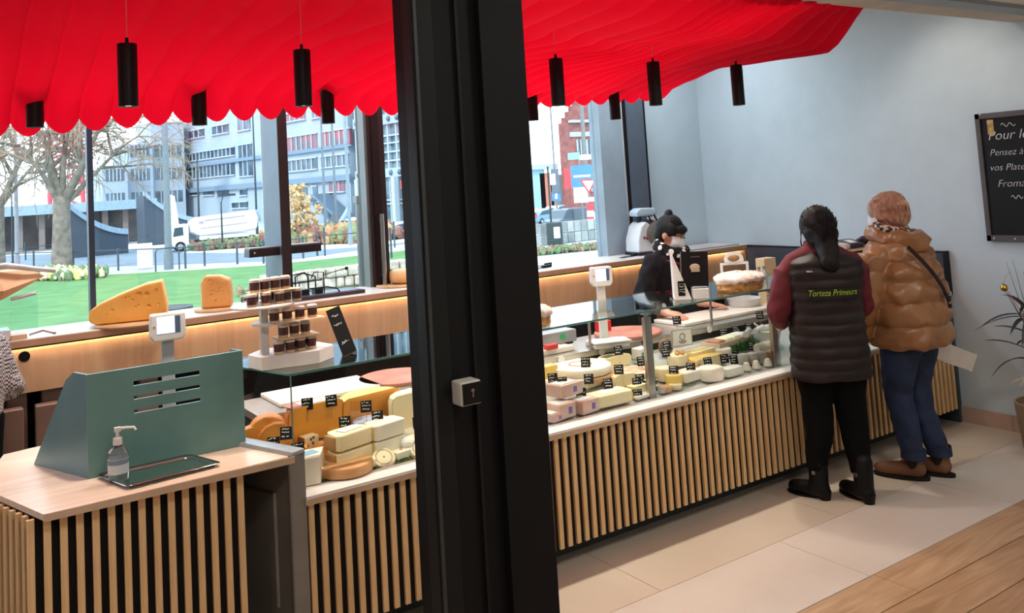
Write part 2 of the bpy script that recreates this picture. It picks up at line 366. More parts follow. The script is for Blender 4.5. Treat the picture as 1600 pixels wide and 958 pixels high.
# ================================================================== till counter (booth) at the left
bt = thing('till_counter', 'light wooden till counter with slatted front and angled end at left', 'counter', (.6, 3.6, 0))
top = [(.296, 3.273), (1.125, 3.288), (.99, 3.62), (.90, 3.95), (.72, 4.22), (.36, 4.215), (.24, 4.19), (.19, 4.0), (.18, 3.8), (.194, 3.604)]
put('countertop', B().prism(top, .762, .784), PINKTOP, bt, world=True, bevel=.002)
put('countertop_edge_band', B().bb((.297, 3.270, .760), (1.125, 3.2735, .784)), mat('edge_band', (206, 176, 146), .5), bt, world=True)
put('backing', B().prism([(.275, 3.342), (.95, 3.342), (.86, 3.9), (.6, 4.15), (.32, 4.15), (.24, 4.0), (.21, 3.62)], .0, .76), DARK, bt, world=True)
x = .262; sb_ = B().bb((-.0112, -.014, .06), (.0112, .001, .76)).mesh('slat', OAK)
while x < .95:
    put('slat', sb_, None, bt, loc=(x-.6, 3.335-3.6, 0)); x += P
for j in range(1, 13):
    t = j*.05
    put('slat', sb_, None, bt, loc=(.262-.295*t-.6-.002, 3.335+.956*t-3.6, 0), rot=(0, 0, math.radians(107)))
# teal screen on it
sc = thing('teal_screen', 'teal sheet-metal privacy screen with three slots standing on the till counter', 'screen', (.75, 3.57, .784))
zb, zt2 = .784, 1.152
# front plate with three slots: built from strips
fr = B(); y0, y1 = 3.562, 3.574
xl, xr = .466, 1.03
slots = [(1.085, 1.102), (1.035, 1.048), (.985, .998)]
slx0, slx1 = .625, .865
fr.bb((xl, y0, zb), (slx0, y1, zt2)).bb((slx1, y0, zb), (xr, y1, zt2))
zs = [zt2]+[v for a, b_ in slots for v in (b_, a)]+[zb]
for i in range(0, len(zs), 2): fr.bb((slx0, y0, zs[i+1]), (slx1, y1, zs[i]))
put('front_plate', fr, TEAL, sc, world=True)
wing = [(.466, zb), (.466, zt2), (.435, zt2+.004), (.40, 1.13), (.345, zb)]
L0 = Vector((.466, 3.572)); L1 = Vector((.325, 3.93))
def wv(u, z, off=0):
    p_ = L0+(L1-L0)*u; return (p_.x+off, p_.y+off*.3, z)
wp = [(0, zb), (0, zt2), (.22, zt2+.002), (.36, zt2-.03), (1, zb)]
put('side_wing', B().add([wv(u, z) for u, z in wp]+[wv(u, z, .008) for u, z in wp], [(0, 1, 2, 3, 4), (9, 8, 7, 6, 5)]+[(i, (i+1) % 5, 5+(i+1) % 5, 5+i) for i in range(5)]), mat('teal_metal_side', (112, 146, 150), .38, .1), sc, world=True)
wp2 = [(0, zb), (0, zt2), (.2, zt2+.002), (.4, zt2-.06), (.9, zb)]
R0 = Vector((1.03, 3.572)); R1 = Vector((.93, 3.85))
def wv2(u, z, off=0):
    p_ = R0+(R1-R0)*u; return (p_.x-off, p_.y, z)
put('side_wing', B().add([wv2(u, z) for u, z in wp2]+[wv2(u, z, .008) for u, z in wp2], [(0, 1, 2, 3, 4), (9, 8, 7, 6, 5)]+[(i, (i+1) % 5, 5+(i+1) % 5, 5+i) for i in range(5)]), TEAL, sc, world=True)
# tray and gel bottle
tr = thing('coin_tray', 'rectangular silver-rimmed tray lying on the till counter', 'tray', (.68, 3.44, .784))
c4 = [Vector((.489, 3.552)), Vector((.553, 3.318)), Vector((.882, 3.352)), Vector((.818, 3.556))]
ctr4 = sum(c4, Vector((0, 0)))/4
def rounded(poly, r=.02, n=4):
    out = []
    for i, p in enumerate(poly):
        a = (poly[i-1]-p).normalized(); b_ = (poly[(i+1) % len(poly)]-p).normalized()
        for k in range(n+1):
            t = k/n; q = (p+a*r)*(1-t)**2+p*2*t*(1-t)+(p+b_*r)*t*t; out.append(q)
    return out
rp = rounded(c4)
inn = [ctr4+(q-ctr4)*.90 for q in rp]
b = B(); n = len(rp)
b.loft([[(q.x, q.y, .797) for q in rp], [(ctr4.x+(q.x-ctr4.x)*.985, ctr4.y+(q.y-ctr4.y)*.985, .800) for q in rp], [(q.x, q.y, .789) for q in inn]], cap=False)
put('tray_rim', b, mat('tray_silver', (200, 190, 186), .15, 1), tr, world=True, smooth=True)
put('tray_floor', B().prism([tuple(q) for q in inn], .785, .789), mat('tray_mirror', (88, 120, 112), .12, .6), tr, world=True)
gb = thing('gel_bottle', 'clear hand gel bottle with white pump on the silver tray', 'bottle', (.548, 3.45, .789))
put('bottle_body', B().lathe([(0, .0), (.030, .0), (.034, .004), (.034, .092), (.030, .105), (.014, .118), (.013, .126)], 24), mat('gel_clear', (246, 249, 250), .05, trans=.96, col2=(243, 247, 249)), gb, smooth=True)
put('bottle_label', B().lathe([(.0347, .028), (.0347, .078)], 24), mat('gel_label', (206, 214, 220), .6), gb, smooth=True)
put('label_band', B().lathe([(.0350, .060), (.0350, .076)], 24), mat('gel_label_dark', (120, 140, 158), .6), gb, smooth=True)
put('pump', B().lathe([(0, .150), (.008, .150), (.015, .147), (.016, .124), (0, .124)], 20).tube([(0, 0, .148), (0, 0, .172)], .006).box((0, 0, .176), (.02, .018, .014)).tube([(0, 0, .178), (.03, -.008, .178), (.052, -.014, .176), (.058, -.016, .166)], [.006, .005, .0045, .004]), WHITE, gb, smooth='auto')
# ================================================================== back shelf, radiator, side panel
bsf = thing('back_shelf', 'long plywood-fronted shelf with light laminate top running under the window', 'shelf', (1.2, 5.2, .86))
put('shelf_top', B().bb((-3.0, 5.03, 1.10), (5.67, 5.47, 1.125)), mat('shelf_top_white', (226, 216, 208), .3), bsf, world=True, bevel=.002)
put('front_lip', B().bb((-3.0, 5.026, 1.088), (5.66, 5.033, 1.12)), mat('lip_wood', (196, 150, 118), .5), bsf, world=True)
pf = B(); prof = [(5.062, 1.075), (5.052, 1.06), (5.048, 1.0), (5.05, .93), (5.056, .86), (5.066, .86), (5.06, 1.0), (5.072, 1.075)]
for (a, b_) in ((-3.0, -.6), (-.597, 1.8), (1.803, 4.2), (4.203, 5.64)):
    vs = [(xx, y, z) for xx in (a, b_) for y, z in prof]; L = len(prof)
    put('plywood_panel', B().add(vs, [tuple(range(L)), tuple(range(L, 2*L))[::-1]]+[((i+1) % L, i, L+i, L+(i+1) % L) for i in range(L)]), PLY, bsf, world=True, smooth='auto')
put('led_strip', B().bb((-2.9, 5.037, 1.094), (5.6, 5.046, 1.099)), mat('led', (255, 224, 180), .5, emit=14), bsf, world=True)
put('underside', B().bb((-3.0, 5.08, .9), (5.6, 5.4, .92)), DARK, bsf, world=True)
struct('trim_5', B().bb((-3.0, 5.36, 0), (5.67, 5.47, 1.09)), mat('niche_dark', (34, 26, 26), .8))
sp = thing('side_panel', 'slate blue low panel along the right wall behind the counter', 'panel', (5.65, 4.2, .855))
put('panel_board', B().bb((5.632, 3.33, .0), (5.668, 5.03, 1.11)), mat('slate_board', (62, 70, 84), .5), sp, world=True)
put('black_edge', B().bb((5.625, 3.315, .83), (5.67, 3.335, 1.12)), mat('panel_black', (26, 28, 32), .4), sp, world=True)
put('top_edge', B().bb((5.628, 3.335, 1.11), (5.67, 5.03, 1.118)), mat('panel_black', (26, 28, 32), .4), sp, world=True)
# power hole on the panel
tag(put('wall_socket', B().lathe([(0, .004), (.026, .004), (.026, .0), (.02, -.01), (0, -.01)], 20), BLACK, loc=(.385, 5.047, 1.04), rot=(PI/2, 0, 0), smooth='auto'), 'round black cable hole in the plywood shelf front at far left', 'socket')
RADM = mat('radiator_brown', (136, 108, 94), .35, .1)
rad = thing('column_radiator', 'brown column radiator under the plywood shelf at the left', 'radiator', (.4, 5.2, .1))
for k in range(9):
    x0 = -.35+k*.155
    c_ = put('radiator_column', B().bb((x0, 4.99, .12), (x0+.105, 5.06, .80)), RADM, rad, world=True, bevel=.008)
    put('radiator_column', B().bb((x0+.035, 5.10, .12), (x0+.13, 5.2, .86)), RADM, rad, world=True, bevel=.012)
put('radiator_base', B().bb((-.35, 4.99, .10), (1.05, 5.2, .125)), RADM, rad, world=True)
# ================================================================== red canopy
def interp(xs, ys, x):
    x = min(max(x, xs[0]), xs[-1])
    for i in range(len(xs)-1):
        if x <= xs[i+1]:
            t = (x-xs[i])/(xs[i+1]-xs[i]); t2 = t*t*(3-2*t); t = .5*t+.5*t2; return ys[i]*(1-t)+ys[i+1]*t
YS = [2.2, 2.5, 2.8, 3.1, 3.5, 3.9, 4.2, 4.36, 4.45]
TB = {-2.9: [2.95, 2.92, 2.88, 2.80, 2.67, 2.52, 2.36, 2.15], .2: [2.95, 2.92, 2.88, 2.80, 2.67, 2.52, 2.36, 2.155], 1.3: [2.9, 2.85, 2.8, 2.74, 2.66, 2.53, 2.39, 2.205], 2.0: [2.9, 2.8, 2.7, 2.65, 2.6, 2.5, 2.36, 2.24],
      2.6: [2.9, 2.75, 2.62, 2.56, 2.54, 2.44, 2.33, 2.255], 3.3: [2.9, 2.7, 2.54, 2.47, 2.46, 2.40, 2.33, 2.26], 3.95: [2.92, 2.74, 2.56, 2.43, 2.43, 2.42, 2.35, 2.27], 4.3: [2.96, 2.84, 2.64, 2.40, 2.43, 2.44, 2.38, 2.31]}
for a_ in TB: TB[a_].insert(7, TB[a_][6]*.55+TB[a_][7]*.45+.004)
TX = sorted(TB)
GX = [-3, .4, .64, .91, 1.31, 1.61, 2.3, 3.0, 3.6, 4.4]; GS = [0, .04, .06, .12, .28, .52, .60, .32, 0, 0]
def shear(x, y): return interp(GX, GS, x)*min(((4.45-y)/.7)**1.6, 1.25)
def zcan(x, y): return interp(TX, [interp(YS, TB[a], y) for a in TX], x)
cn = thing('red_canopy', 'billowing red fabric canopy of overlapping strips hanging over the cheese counter', 'canopy', (1.5, 3.4, 2.6))
CANM = mat('red_fabric', (218, 9, 46), .8, col2=(206, 7, 40), scale=3, bump=.04, bscale=300)
nt = CANM.node_tree; bs_ = nt.nodes['Principled BSDF']; outn = [n for n in nt.nodes if n.type == 'OUTPUT_MATERIAL'][0]
bs_.inputs['Specular IOR Level'].default_value = .12; tl = nt.nodes.new('ShaderNodeBsdfTranslucent'); tl.inputs[0].default_value = (*lin((235, 8, 36)), 1); mx = nt.nodes.new('ShaderNodeMixShader'); mx.inputs[0].default_value = .35
nt.links.new(bs_.outputs[0], mx.inputs[1]); nt.links.new(tl.outputs[0], mx.inputs[2]); nt.links.new(mx.outputs[0], outn.inputs[0])
rib = .138
nr = int((4.3+2.76)/rib)
for k in range(nr):
    xa = 4.3-(k+1)*rib; xb = 4.3-k*rib
    nx, ny = 8, 44; vs = []
    for j in range(ny+1):
        v = j/ny; y = 4.45+(2.2-4.45)*(v**1.35)
        for i in range(nx+1):
            u = i/nx; x = xa+(xb-xa)*u
            # overlapping strips: convex billow, one side proud of its neighbour
            bl = math.sin(PI*u)**.8; d = (.040*math.exp(-v*7)*(1 if x < 2.6 else .45)+.022)*bl + .014*u
            sw = .05*math.sin(3.1*y+.9*x)*(1-v)*v*2*(x < 4.1)
            xs2 = x+shear(x, y); vs.append((xs2+sw*.5, y-.25*d, zcan(xs2, y)-d+.012*math.sin(4*y+2.2*x)))
    fs = [(j*(nx+1)+i, j*(nx+1)+i+1, (j+1)*(nx+1)+i+1, (j+1)*(nx+1)+i) for j in range(ny) for i in range(nx)]
    o = put('fabric_strip', B().add(vs, fs), CANM, cn, world=True, smooth=True)
# ================================================================== pendants
pd0 = None
CORD = mat('cord_pink', (255, 130, 120), .6)
def make_pendant():
    t = thing('pendant_lamp', '', 'lamp', (0, 0, 0), 0, 'black cylinder pendant lamps hanging through the red canopy')
    put('shade', B().lathe([(0, .238), (.034, .238), (.0355, .234), (.0355, 0), (.032, 0), (.032, .03), (0, .03)], 24), mat('pendant_black', (20, 19, 20), .45), t, smooth='auto')
    put('cap', B().lathe([(0, .262), (.006, .262), (.007, .238), (0, .238)], 12), BLACK, t)
    put('bulb', B().lathe([(0, .006), (.031, .006), (.031, .012), (0, .012)], 20), mat('bulb_glow', (255, 244, 226), .4, emit=6), t)
    put('cord', B().tube([(0, 0, .26), (.002, 0, .42), (-.001, 0, .60)], .0018, 6), CORD, t)
    return t
pd0 = make_pendant(); used = False
rowa = [.623, 1.305, 1.97, 2.633, 3.294, 3.953]; rowb = [.39, 1.095, 1.755, 2.42, 3.077, 3.737]
ordn = ['first', 'second', 'third', 'fourth', 'fifth', 'sixth']
for row, yy, xs_ in (('front', 3.5, rowa), ('back', 4.36, rowb)):
    for k, x in enumerate(xs_):
        zc = zcan(x, yy)
        if (row == 'front' and k == 2) or (row == 'back' and k == 3):
            lab = 'black pendant lamp of the %s row hanging behind the steel pillar' % row
        else:
            names = {('front', 0): 'black pendant lamp above the teal screen, large and whole against the red canopy', ('front', 1): 'black pendant lamp hanging above the jar stand, left of the pillar',
                     ('front', 3): 'black pendant lamp hanging just right of the pillar on a long pink cord', ('front', 4): 'black pendant lamp hanging above the server in black', ('front', 5): 'rightmost black pendant lamp, in front of the plain wall',
                     ('back', 0): 'black pendant lamp half covered by the canopy at the far left', ('back', 1): 'black pendant lamp half covered by red folds in front of the white building', ('back', 2): 'black pendant lamp half covered by red folds beside the brown window post',
                     ('back', 4): 'short visible end of black pendant lamp right beside the pillar under the canopy', ('back', 5): 'black pendant lamp end under the canopy against the pale column by the right wall'}
            lab = names[(row, k)]
        t = pd0 if not used else dup(pd0, label=lab)
        used = True; t['label'] = lab; t.location = (x, yy, 2.122)
        lamp('pendant_light', 'SPOT', (x, yy, 2.118), 40 if row == 'front' else 18, WARM, .03, angle=1.75, blend=.7)
# ================================================================== cheeses
def deckz(y): return .592+.26*(y-3.36)
def deckpt(px, py):
    """where the sight line of a pixel meets the sloping deck"""
    n = Vector((0, -.26, 1)).normalized(); p0 = Vector((0, 3.36, .593)); d = CR*((px-PX)/FPX)+CU*(-(py-PY)/FPX)+CF
    return CP+d*((p0-CP).dot(n)/d.dot(n))
def scale_at(p): return FPX/((Vector(p)-CP).dot(CF))
RIND = {
 'orange': mat('rind_orange', (226, 142, 48), .4, col2=(206, 118, 40), bump=.05), 'white': mat('rind_white', (240, 234, 220), .7, col2=(226, 214, 190), bump=.1),
 'tan': mat('rind_tan', (206, 158, 104), .6, col2=(178, 124, 72), bump=.1), 'cream': mat('rind_cream', (238, 224, 188), .55, col2=(226, 204, 158), bump=.06),
 'yellow': mat('rind_yellow', (236, 200, 110), .5, bump=.05), 'grey': mat('rind_grey', (190, 184, 172), .8, col2=(160, 152, 140), bump=.15), 'pink': mat('rind_pinkish', (212, 150, 120), .55, col2=(190, 124, 98), bump=.05),
 'brown': mat('rind_brown', (150, 100, 60), .7, bump=.1), 'blue': mat('rind_blue', (214, 218, 226), .6, col2=(150, 164, 196), scale=18)}
PASTE = {'orange': mat('paste_orange', (244, 168, 62), .42, col2=(236, 154, 50), sss=.1), 'yellow': mat('paste_yellow', (244, 206, 116), .42, sss=.1), 'cream': mat('paste_cream', (248, 234, 192), .45, col2=(244, 224, 174), sss=.1),
 'pale': mat('paste_pale', (248, 240, 214), .45, sss=.1), 'white': mat('paste_white', (246, 240, 224), .5, sss=.1)}
PAPER = mat('white_paper', (238, 236, 232), .6)
def rprof(r, h, e): 
    return [(0, 0), (r-e, 0), (r-e*.3, e*.3), (r, e), (r, h-e), (r-e*.3, h-e*.3), (r-e, h), (0, h)]
def wheel(t, r, h, rind, z=0, c=(0, 0)):
    e = min(.3*h, .2*r, .02)
    return put('rind', B().lathe(rprof(r, h, e), 32, (c[0], c[1], z)), RIND[rind], t, smooth='auto')
def sector(t, r, h, a0, a1, rind, paste, z=0, c=(0, 0)):
    e = min(.35*h, .25*r, .03); pr = rprof(r, h, e); a0, a1 = math.radians(a0), math.radians(a1)
    put('rind', B().lathe(pr, 20, (c[0], c[1], z), a0, a1), RIND[rind], t, smooth='auto')
    b = B(); C0 = Vector((c[0], c[1], z))
    q = [(0, 0), (r-e, 0), (r-e*.3, e*.3), (r, e), (r, h-e), (r-e*.3, h-e*.3), (r-e, h), (0, h)]
    q = [(max(x-.0015, 0) if x else 0, y) for x, y in q]
    for a, s in ((a0, -1), (a1, 1)):
        b.add([C0+Vector((x*math.cos(a)-s*.0006*math.sin(a), x*math.sin(a)+s*.0006*math.cos(a), y)) for x, y in q], [tuple(range(8)) if s < 0 else tuple(range(8))[::-1]])
    put('cut_face', b, PASTE[paste], t)
def block(t, l, w, h, paste, rind=None, z=0, rz=0, c=(0, 0)):
    put('paste', B().box((c[0], c[1], z+h/2), (l, w, h), rz), PASTE[paste], t, bevel=.004)
    if rind: 
        R = Matrix.Rotation(rz, 3, 'Z'); v = R @ Vector((-l/2-.001, 0, 0)); put('rind', B().box((c[0]+v.x, c[1]+v.y, z+h/2), (.006, w*.98, h*.98), rz), RIND[rind], t, bevel=.003)
def paperlabel(t, l, w, z, rz=0, c=(0, 0), m=None): put('paper_label', B().box((c[0], c[1], z+.001), (l, w, .0015), rz), m or PAPER, t)
TAGM = mat('slate_card', (26, 25, 26), .45); CHK = mat('chalk_ink', (236, 236, 230), .7)
tagc = B().box((0, 0, .024), (.040, .0015, .040), 0).mesh('card', TAGM)
pinm = B().tube([(0, .001, -.035), (0, .001, .02)], .0012, 5).mesh('pin', STEEL)
def scrib(seed, w=.034, rows=3, h0=.038, dh=.0115, th=.0014, amp=.0026):
    r = random.Random(seed); b = B()
    for k in range(rows):
        z = h0-k*dh; x = -w/2+r.uniform(0, .004); end = w/2-r.uniform(0, .008)
        pts = []
        while x < end:
            pts.append((x, -.0012, z+r.uniform(-amp, amp))); x += r.uniform(.0012, .0028)
            if r.random() < .12 and len(pts) > 1: b.tube(pts, th, 4, cap=False); pts = []; x += .002
        if len(pts) > 1: b.tube(pts, th, 4, cap=False)
    return b.mesh('handwriting', CHK)
scr = [scrib(k) for k in range(6)]
GT = 'handwritten price cards on the cheeses'
ntag = [0]
def pricetag(p, where, rz=None, tilt=-.25, s=1.0, roll=0):
    t = thing('price_tag', 'small black handwritten price card %s' % where, 'price tag', tuple(p), 0, GT)
    t.rotation_euler = (tilt, roll, rz if rz is not None else random.uniform(-.7, -.2)); t.scale = (s, s, s)
    put('card', tagc, None, t); put('handwriting', scr[ntag[0] % 6], None, t); put('pin', pinm, None, t); ntag[0] += 1
    return t
GC = 'cheeses in the display'
ZA = -.45   # many cut faces are turned a little towards the customer on the left
def cheese(name, label, px, py, cat='cheese', rz=0, zoff=0, z=None):
    p = deckpt(px, py) if z is None else at(px, py, Z=z)
    if z is None and not 3.455 <= p.y <= 3.80:
        yy_ = min(max(p.y, 3.455), 3.80); p = at(px, py, Y=yy_); p.z = deckz(yy_)+.001
    p.z += .006 if z is None else 0

    p.z += zoff
    return thing(name, label, cat, tuple(p), rz, None), scale_at(p), p
def C(name, label, px, py, **k):
    t, s, p = cheese(name, label, px, py, **k); return t, s, p
# ---- left bay (between the till counter and the pillar)
t, s, p = C('orange_cheese', 'tall wrapped orange cheese half standing at the left back of the display', 418, 668)
def standing(t, r, th, paste, rind, rz, specks=2):
    g = thing  # half wheel standing on its cut edge, cut face forward
    R = Matrix.Rotation(rz, 3, 'Z'); pts = []
    n = 20
    out = [(-r*.98, 0), (-r, r*.25)]+[(r*math.cos(a), r*.35+r*1.0*math.sin(a)) for a in [PI-PI*k/n for k in range(n+1)]]+[(r, r*.25), (r*.98, 0)]
    m = B().prismy(out, -th/2, th/2); m.v = [tuple(R @ Vector(v)) for v in m.v]
    put('rind', m, RIND[rind], t, bevel=.008)
    i2 = [(x*.94, z*.95+.002) for x, z in out]; m = B().prismy(i2, -th/2-.0015, -th/2+.001); m.v = [tuple(R @ Vector(v)) for v in m.v]
    put('cut_face', m, PASTE[paste], t)
    for k in range(specks):
        v = R @ Vector((random.uniform(-.4, .4)*r, -th/2-.002, random.uniform(.3, .9)*r)); put('dark_seed', B().sph(v, (.004, .002, .006), 8, 5), mat('seed', (60, 34, 16), .6), t)
standing(t, .085, .09, 'orange', 'orange', -.3)
t, s, p = C('orange_cheese', 'small rounded orange cheese half hidden behind the teal screen', 394, 690); standing(t, .06, .06, 'orange', 'orange', -.3, 0)
t, s, p = C('orange_cheese', 'seeded orange cheese half in front of the tall wrapped one', 432, 700); standing(t, .078, .08, 'orange', 'orange', -.3, 3)
t, s, p = C('orange_cheese_block', 'large orange cheese block with rounded rind and two price cards', 497, 688, rz=.12)
sector(t, .135, .150, 0, 180, 'orange', 'orange'); paperlabel(t, .16, .07, .150, 0, (0, .05))
put('pink_label', B().box((-.09, .05, .1515), (.06, .08, .001)), mat('label_pink', (206, 130, 120), .6), t)
t, s, p = C('yellow_cheese_half', 'golden wrapped cheese half with glossy film behind the orange block', 584, 662, rz=.15)
sector(t, .155, .13, 0, 180, 'yellow', 'orange'); put('wrap_film', B().bb((-.12, -.004, .02), (.12, -.002, .118)), glass('film', (1, .97, .9), 1.5), t)
t, s, p = C('pale_cheese_half', 'pale yellow cheese half with white paper label beside the pillar', 650, 668, rz=.1)
sector(t, .12, .15, 0, 180, 'cream', 'cream'); paperlabel(t, .10, .06, .15, .2, (-.01, .05)); wheel(t, .10, .03, 'white', z=-.03)
t, s, p = C('blue_veined_cheese', 'low blue-rinded cheese round in foil behind the cut cheese stacks', 580, 678)
wheel(t, .085, .06, 'blue'); block(t, .07, .05, .055, 'pale', None, 0, 0, (.06, -.03))
t, s, p = C('cut_cheese_stack', 'two pale cheese slabs with tan rind stacked, left stack in front', 548, 726, rz=.25)
for z_, dx_ in ((0, 0), (.072, .004)): sector(t, .105, .066, 10, 100, 'tan', 'cream', z_, (-.04+dx_, -.03)) if 0 else (put('cheese_slab', B().prism([tuple(q) for q in rounded([Vector((-.10, -.055)), Vector((.095, -.05)), Vector((.07, .05)), Vector((-.08, .06))], .03)], z_, z_+.066), PASTE['cream'], t, bevel=.008), put('rind', B().bb((-.102, -.035, z_+.006), (-.092, .04, z_+.06)), RIND['tan'], t, bevel=.004))
paperlabel(t, .10, .05, .139, .1)
t, s, p = C('cut_cheese_stack', 'two cream cheese blocks with orange rind stacked, right stack in front', 602, 709, rz=.2)
for z_ in (0, .068): put('cheese_slab', B().prism([tuple(q) for q in rounded([Vector((-.08, -.05)), Vector((.085, -.045)), Vector((.085, .05)), Vector((-.07, .055))], .02)], z_, z_+.064), PASTE['pale'], t, bevel=.006); put('rind', B().bb((-.083, -.035, z_+.004), (-.07, .045, z_+.060)), RIND['yellow'], t, bevel=.004)
t, s, p = C('round_cheese', 'orange-rinded flat round cheese under the left stack', 540, 742); wheel(t, .115, .045, 'tan')
t, s, p = C('long_cheese_slab', 'long pale cheese slab in crumpled paper beside the pillar', 652, 700, rz=.2)
put('slab', B().prism([tuple(q) for q in rounded([Vector((-.085, -.04)), Vector((.1, -.03)), Vector((.1, .04)), Vector((-.07, .045))], .02)], 0, .045), PASTE['cream'], t, bevel=.008); put('crumpled_paper', B().sph((-.06, 0, .03), (.035, .045, .026), 14, 8), PAPER, t)
INK = mat('stamp_ink', (86, 80, 78), .6)
for px, py, lb, r in ((598, 728, 'round white cheese with ring emblem leaning at the front, left of two', .05), (655, 712, 'round white cheese with ring emblem nearest the pillar', .05)):
    t, s, p = C('stamped_cheese', lb, px, py); t.rotation_euler = (math.radians(38), 0, -.1)
    wheel(t, r, .035, 'cream'); put('ring_emblem', B().lathe([(r*.64, .0353), (r*.68, .0358), (r*.72, .0353)], 28), mat('emblem_grey', (150, 140, 120), .6), t); put('emblem_mark', B().lathe([(0, .0356), (r*.10, .0356), (r*.10, .035)], 10), mat('emblem_grey', (1, 1, 1)), t)
t, s, p = C('cream_cheese_piece', 'small cream cheese piece with red spot between the stamped rounds', 627, 716, rz=.2); block(t, .08, .06, .03, 'pale'); put('red_spot', B().lathe([(0, .031), (.008, .031), (.008, .03)], 10), mat('red_spot', (220, 110, 90), .5), t)
t, s, p = C('wedge_cheese', 'pale wedge with pinkish rind and blue label at the front left corner', 487, 752, rz=.0)
wd = [Vector((-.07, -.06)), Vector((.01, -.075)), Vector((.075, .05)), Vector((-.05, .06))]
put('paste', B().prism([tuple(v) for v in wd], 0, .105), PASTE['pale'], t, bevel=.004); put('rind', B().bb((-.078, -.055, .004), (-.062, .055, .10)), RIND['pink'], t, bevel=.004); paperlabel(t, .07, .05, .105, .2, (-.01, 0), mat('label_blue', (150, 184, 214), .5))
t, s, p = C('wedge_cheese', 'small pale green-grey wedge at the foot of the corner cheese', 503, 757, rz=.3); block(t, .085, .05, .045, 'cream')
t, s, p = C('walnut_cheese', 'brown speckled walnut cheese piece under the wire rail', 483, 703, rz=.2); block(t, .07, .05, .055, 'cream', 'brown'); [put('walnut', B().sph((random.uniform(-.03, .03), -.026, random.uniform(.01, .05)), .006, 8, 5), mat('walnut', (140, 92, 50), .6), t) for _ in range(6)]
t, s, p = C('orange_cheese', 'small orange cheese block between the wedge and the left stack', 504, 716, rz=.2); standing(t, .045, .05, 'orange', 'orange', -.2, 0)
t, s, p = C('wedge_cheese', 'flat orange wedge with rind at the foot of the seeded orange half', 462, 716, rz=-.3); block(t, .10, .06, .04, 'orange', 'orange')
# ---- right bays
t, s, p = C('large_white_cheese', 'large flat white cheese round with raised ring on a wooden disc', 908, 590)
wheel(t, .165, .045, 'white', z=.02); put('wooden_disc', B().lathe([(0, 0), (.18, 0), (.18, .018), (0, .018)], 36), mat('disc_wood', (206, 160, 112), .5), t, smooth='auto'); put('inner_ring', B().lathe([(.055, .0655), (.06, .069), (.065, .0655)], 28), RIND['tan'], t)
t, s, p = C('white_cheese_piece', 'white cheese piece in clear film in front of the large white round', 918, 606, rz=.2)
block(t, .15, .07, .05, 'white'); put('cling_film', B().box((0, 0, .028), (.158, .078, .058), 0), glass('film', (1, .97, .9), 1.5), t)
t, s, p = C('half_cheese_wheel', 'cream half wheel with dark top at the back of the display', 966, 576, rz=.15); sector(t, .115, .06, 0, 180, 'cream', 'cream'); paperlabel(t, .08, .05, .06, 0, (-.03, .04), mat('foil_dark', (90, 92, 80), .5))
t, s, p = C('cheese_box', 'green and white cheese box behind the steel post', 1004, 567, rz=.15)
put('box_body', B().box((0, 0, .04), (.10, .07, .08)), PAPER, t, bevel=.006); put('green_band', B().box((.004, 0, .045), (.096, .0715, .03)), mat('green_print', (84, 152, 96), .5), t); put('grey_band', B().box((0, 0, .018), (.1012, .0712, .012)), mat('grey_print', (150, 190, 170), .5), t)
t, s, p = C('red_fruit_cheese', 'round cream cheese topped with red fruit beside the post', 990, 592); wheel(t, .105, .045, 'cream'); 
put('red_topping', B().lathe([(0, .049), (.06, .048), (.075, .045)], 24), mat('red_topping', (226, 120, 104), .4, col2=(238, 214, 180), scale=22), t)
t, s, p = C('half_cheese_wheel', 'cream half round cheese with smooth rind left of the post', 976, 606, rz=-.1); sector(t, .075, .065, -20, 200, 'cream', 'cream')
t, s, p = C('wedge_cheese', 'cream wedge standing left of the steel post', 996, 618, rz=.15); block(t, .10, .05, .05, 'cream', 'yellow')
for k_ in range(2):
    t, s, p = C('ash_cheese', ['lower', 'upper'][k_]+' small black ash-rolled cheese with white top left of the post', 1017, 613-0); t.location.z += k_*.032
    put('ash_rind', B().box((0, 0, .012), (.055, .05, .022)), mat('ash', (36, 34, 34), .8), t, bevel=.004); put('white_top', B().box((0, 0, .0255), (.056, .051, .005)), PASTE['white'], t, bevel=.002)
VIO = mat('violet_stamp', (132, 112, 178), .6)
WRAP = mat('pinkish_wrap', (222, 196, 184), .5, col2=(204, 158, 136), scale=5)
for (px, py, zo, lb) in ((880, 654, 0, 'paper-wrapped cheese brick with violet stamp at the bottom of the stack by the pillar'), (902, 650, 0, None), (866, 650, .058, None)):
    pass
def wrapped(px, py, l, h, lb, zo=0):
    t, s, p = C('wrapped_cheese', lb, px, py, rz=.18, zoff=zo)
    put('wrapper', B().box((0, 0, h/2), (l, .11, h)), WRAP, t, bevel=.006); put('violet_stamp', B().box((.12*l, -.0555, h*.5), (.025, .001, h*.45)), VIO, t); paperlabel(t, l*.7, .07, h, 0, (-.01, 0))
wrapped(876, 653, .11, .07, 'wrapped cheese brick at the bottom of the pink stack beside the pillar'); wrapped(912, 645, .12, .065, 'wrapped cheese brick with violet stamp at the bottom front of the pink stack'); wrapped(884, 642, .15, .06, 'wrapped cheese brick with violet stamp on top of the pink stack', .072)
wrapped(862, 668, .08, .04, 'lowest wrapped cheese brick half hidden by the pillar')
t, s, p = C('yellow_cheese_slab', 'long pale yellow cheese slab wrapped in film with a price card', 950, 634, rz=.1)
put('paste', B().prism([tuple(q) for q in rounded([Vector((-.14, -.03)), Vector((.12, -.07)), Vector((.13, .05)), Vector((-.10, .07))], .03)], 0, .062), PASTE['cream'], t, bevel=.008); paperlabel(t, .14, .06, .062, -.1, (.02, 0)); put('yellow_label', B().box((.11, -.062, .03), (.018, .002, .03), -.15), mat('label_yellow', (240, 214, 40), .5), t)
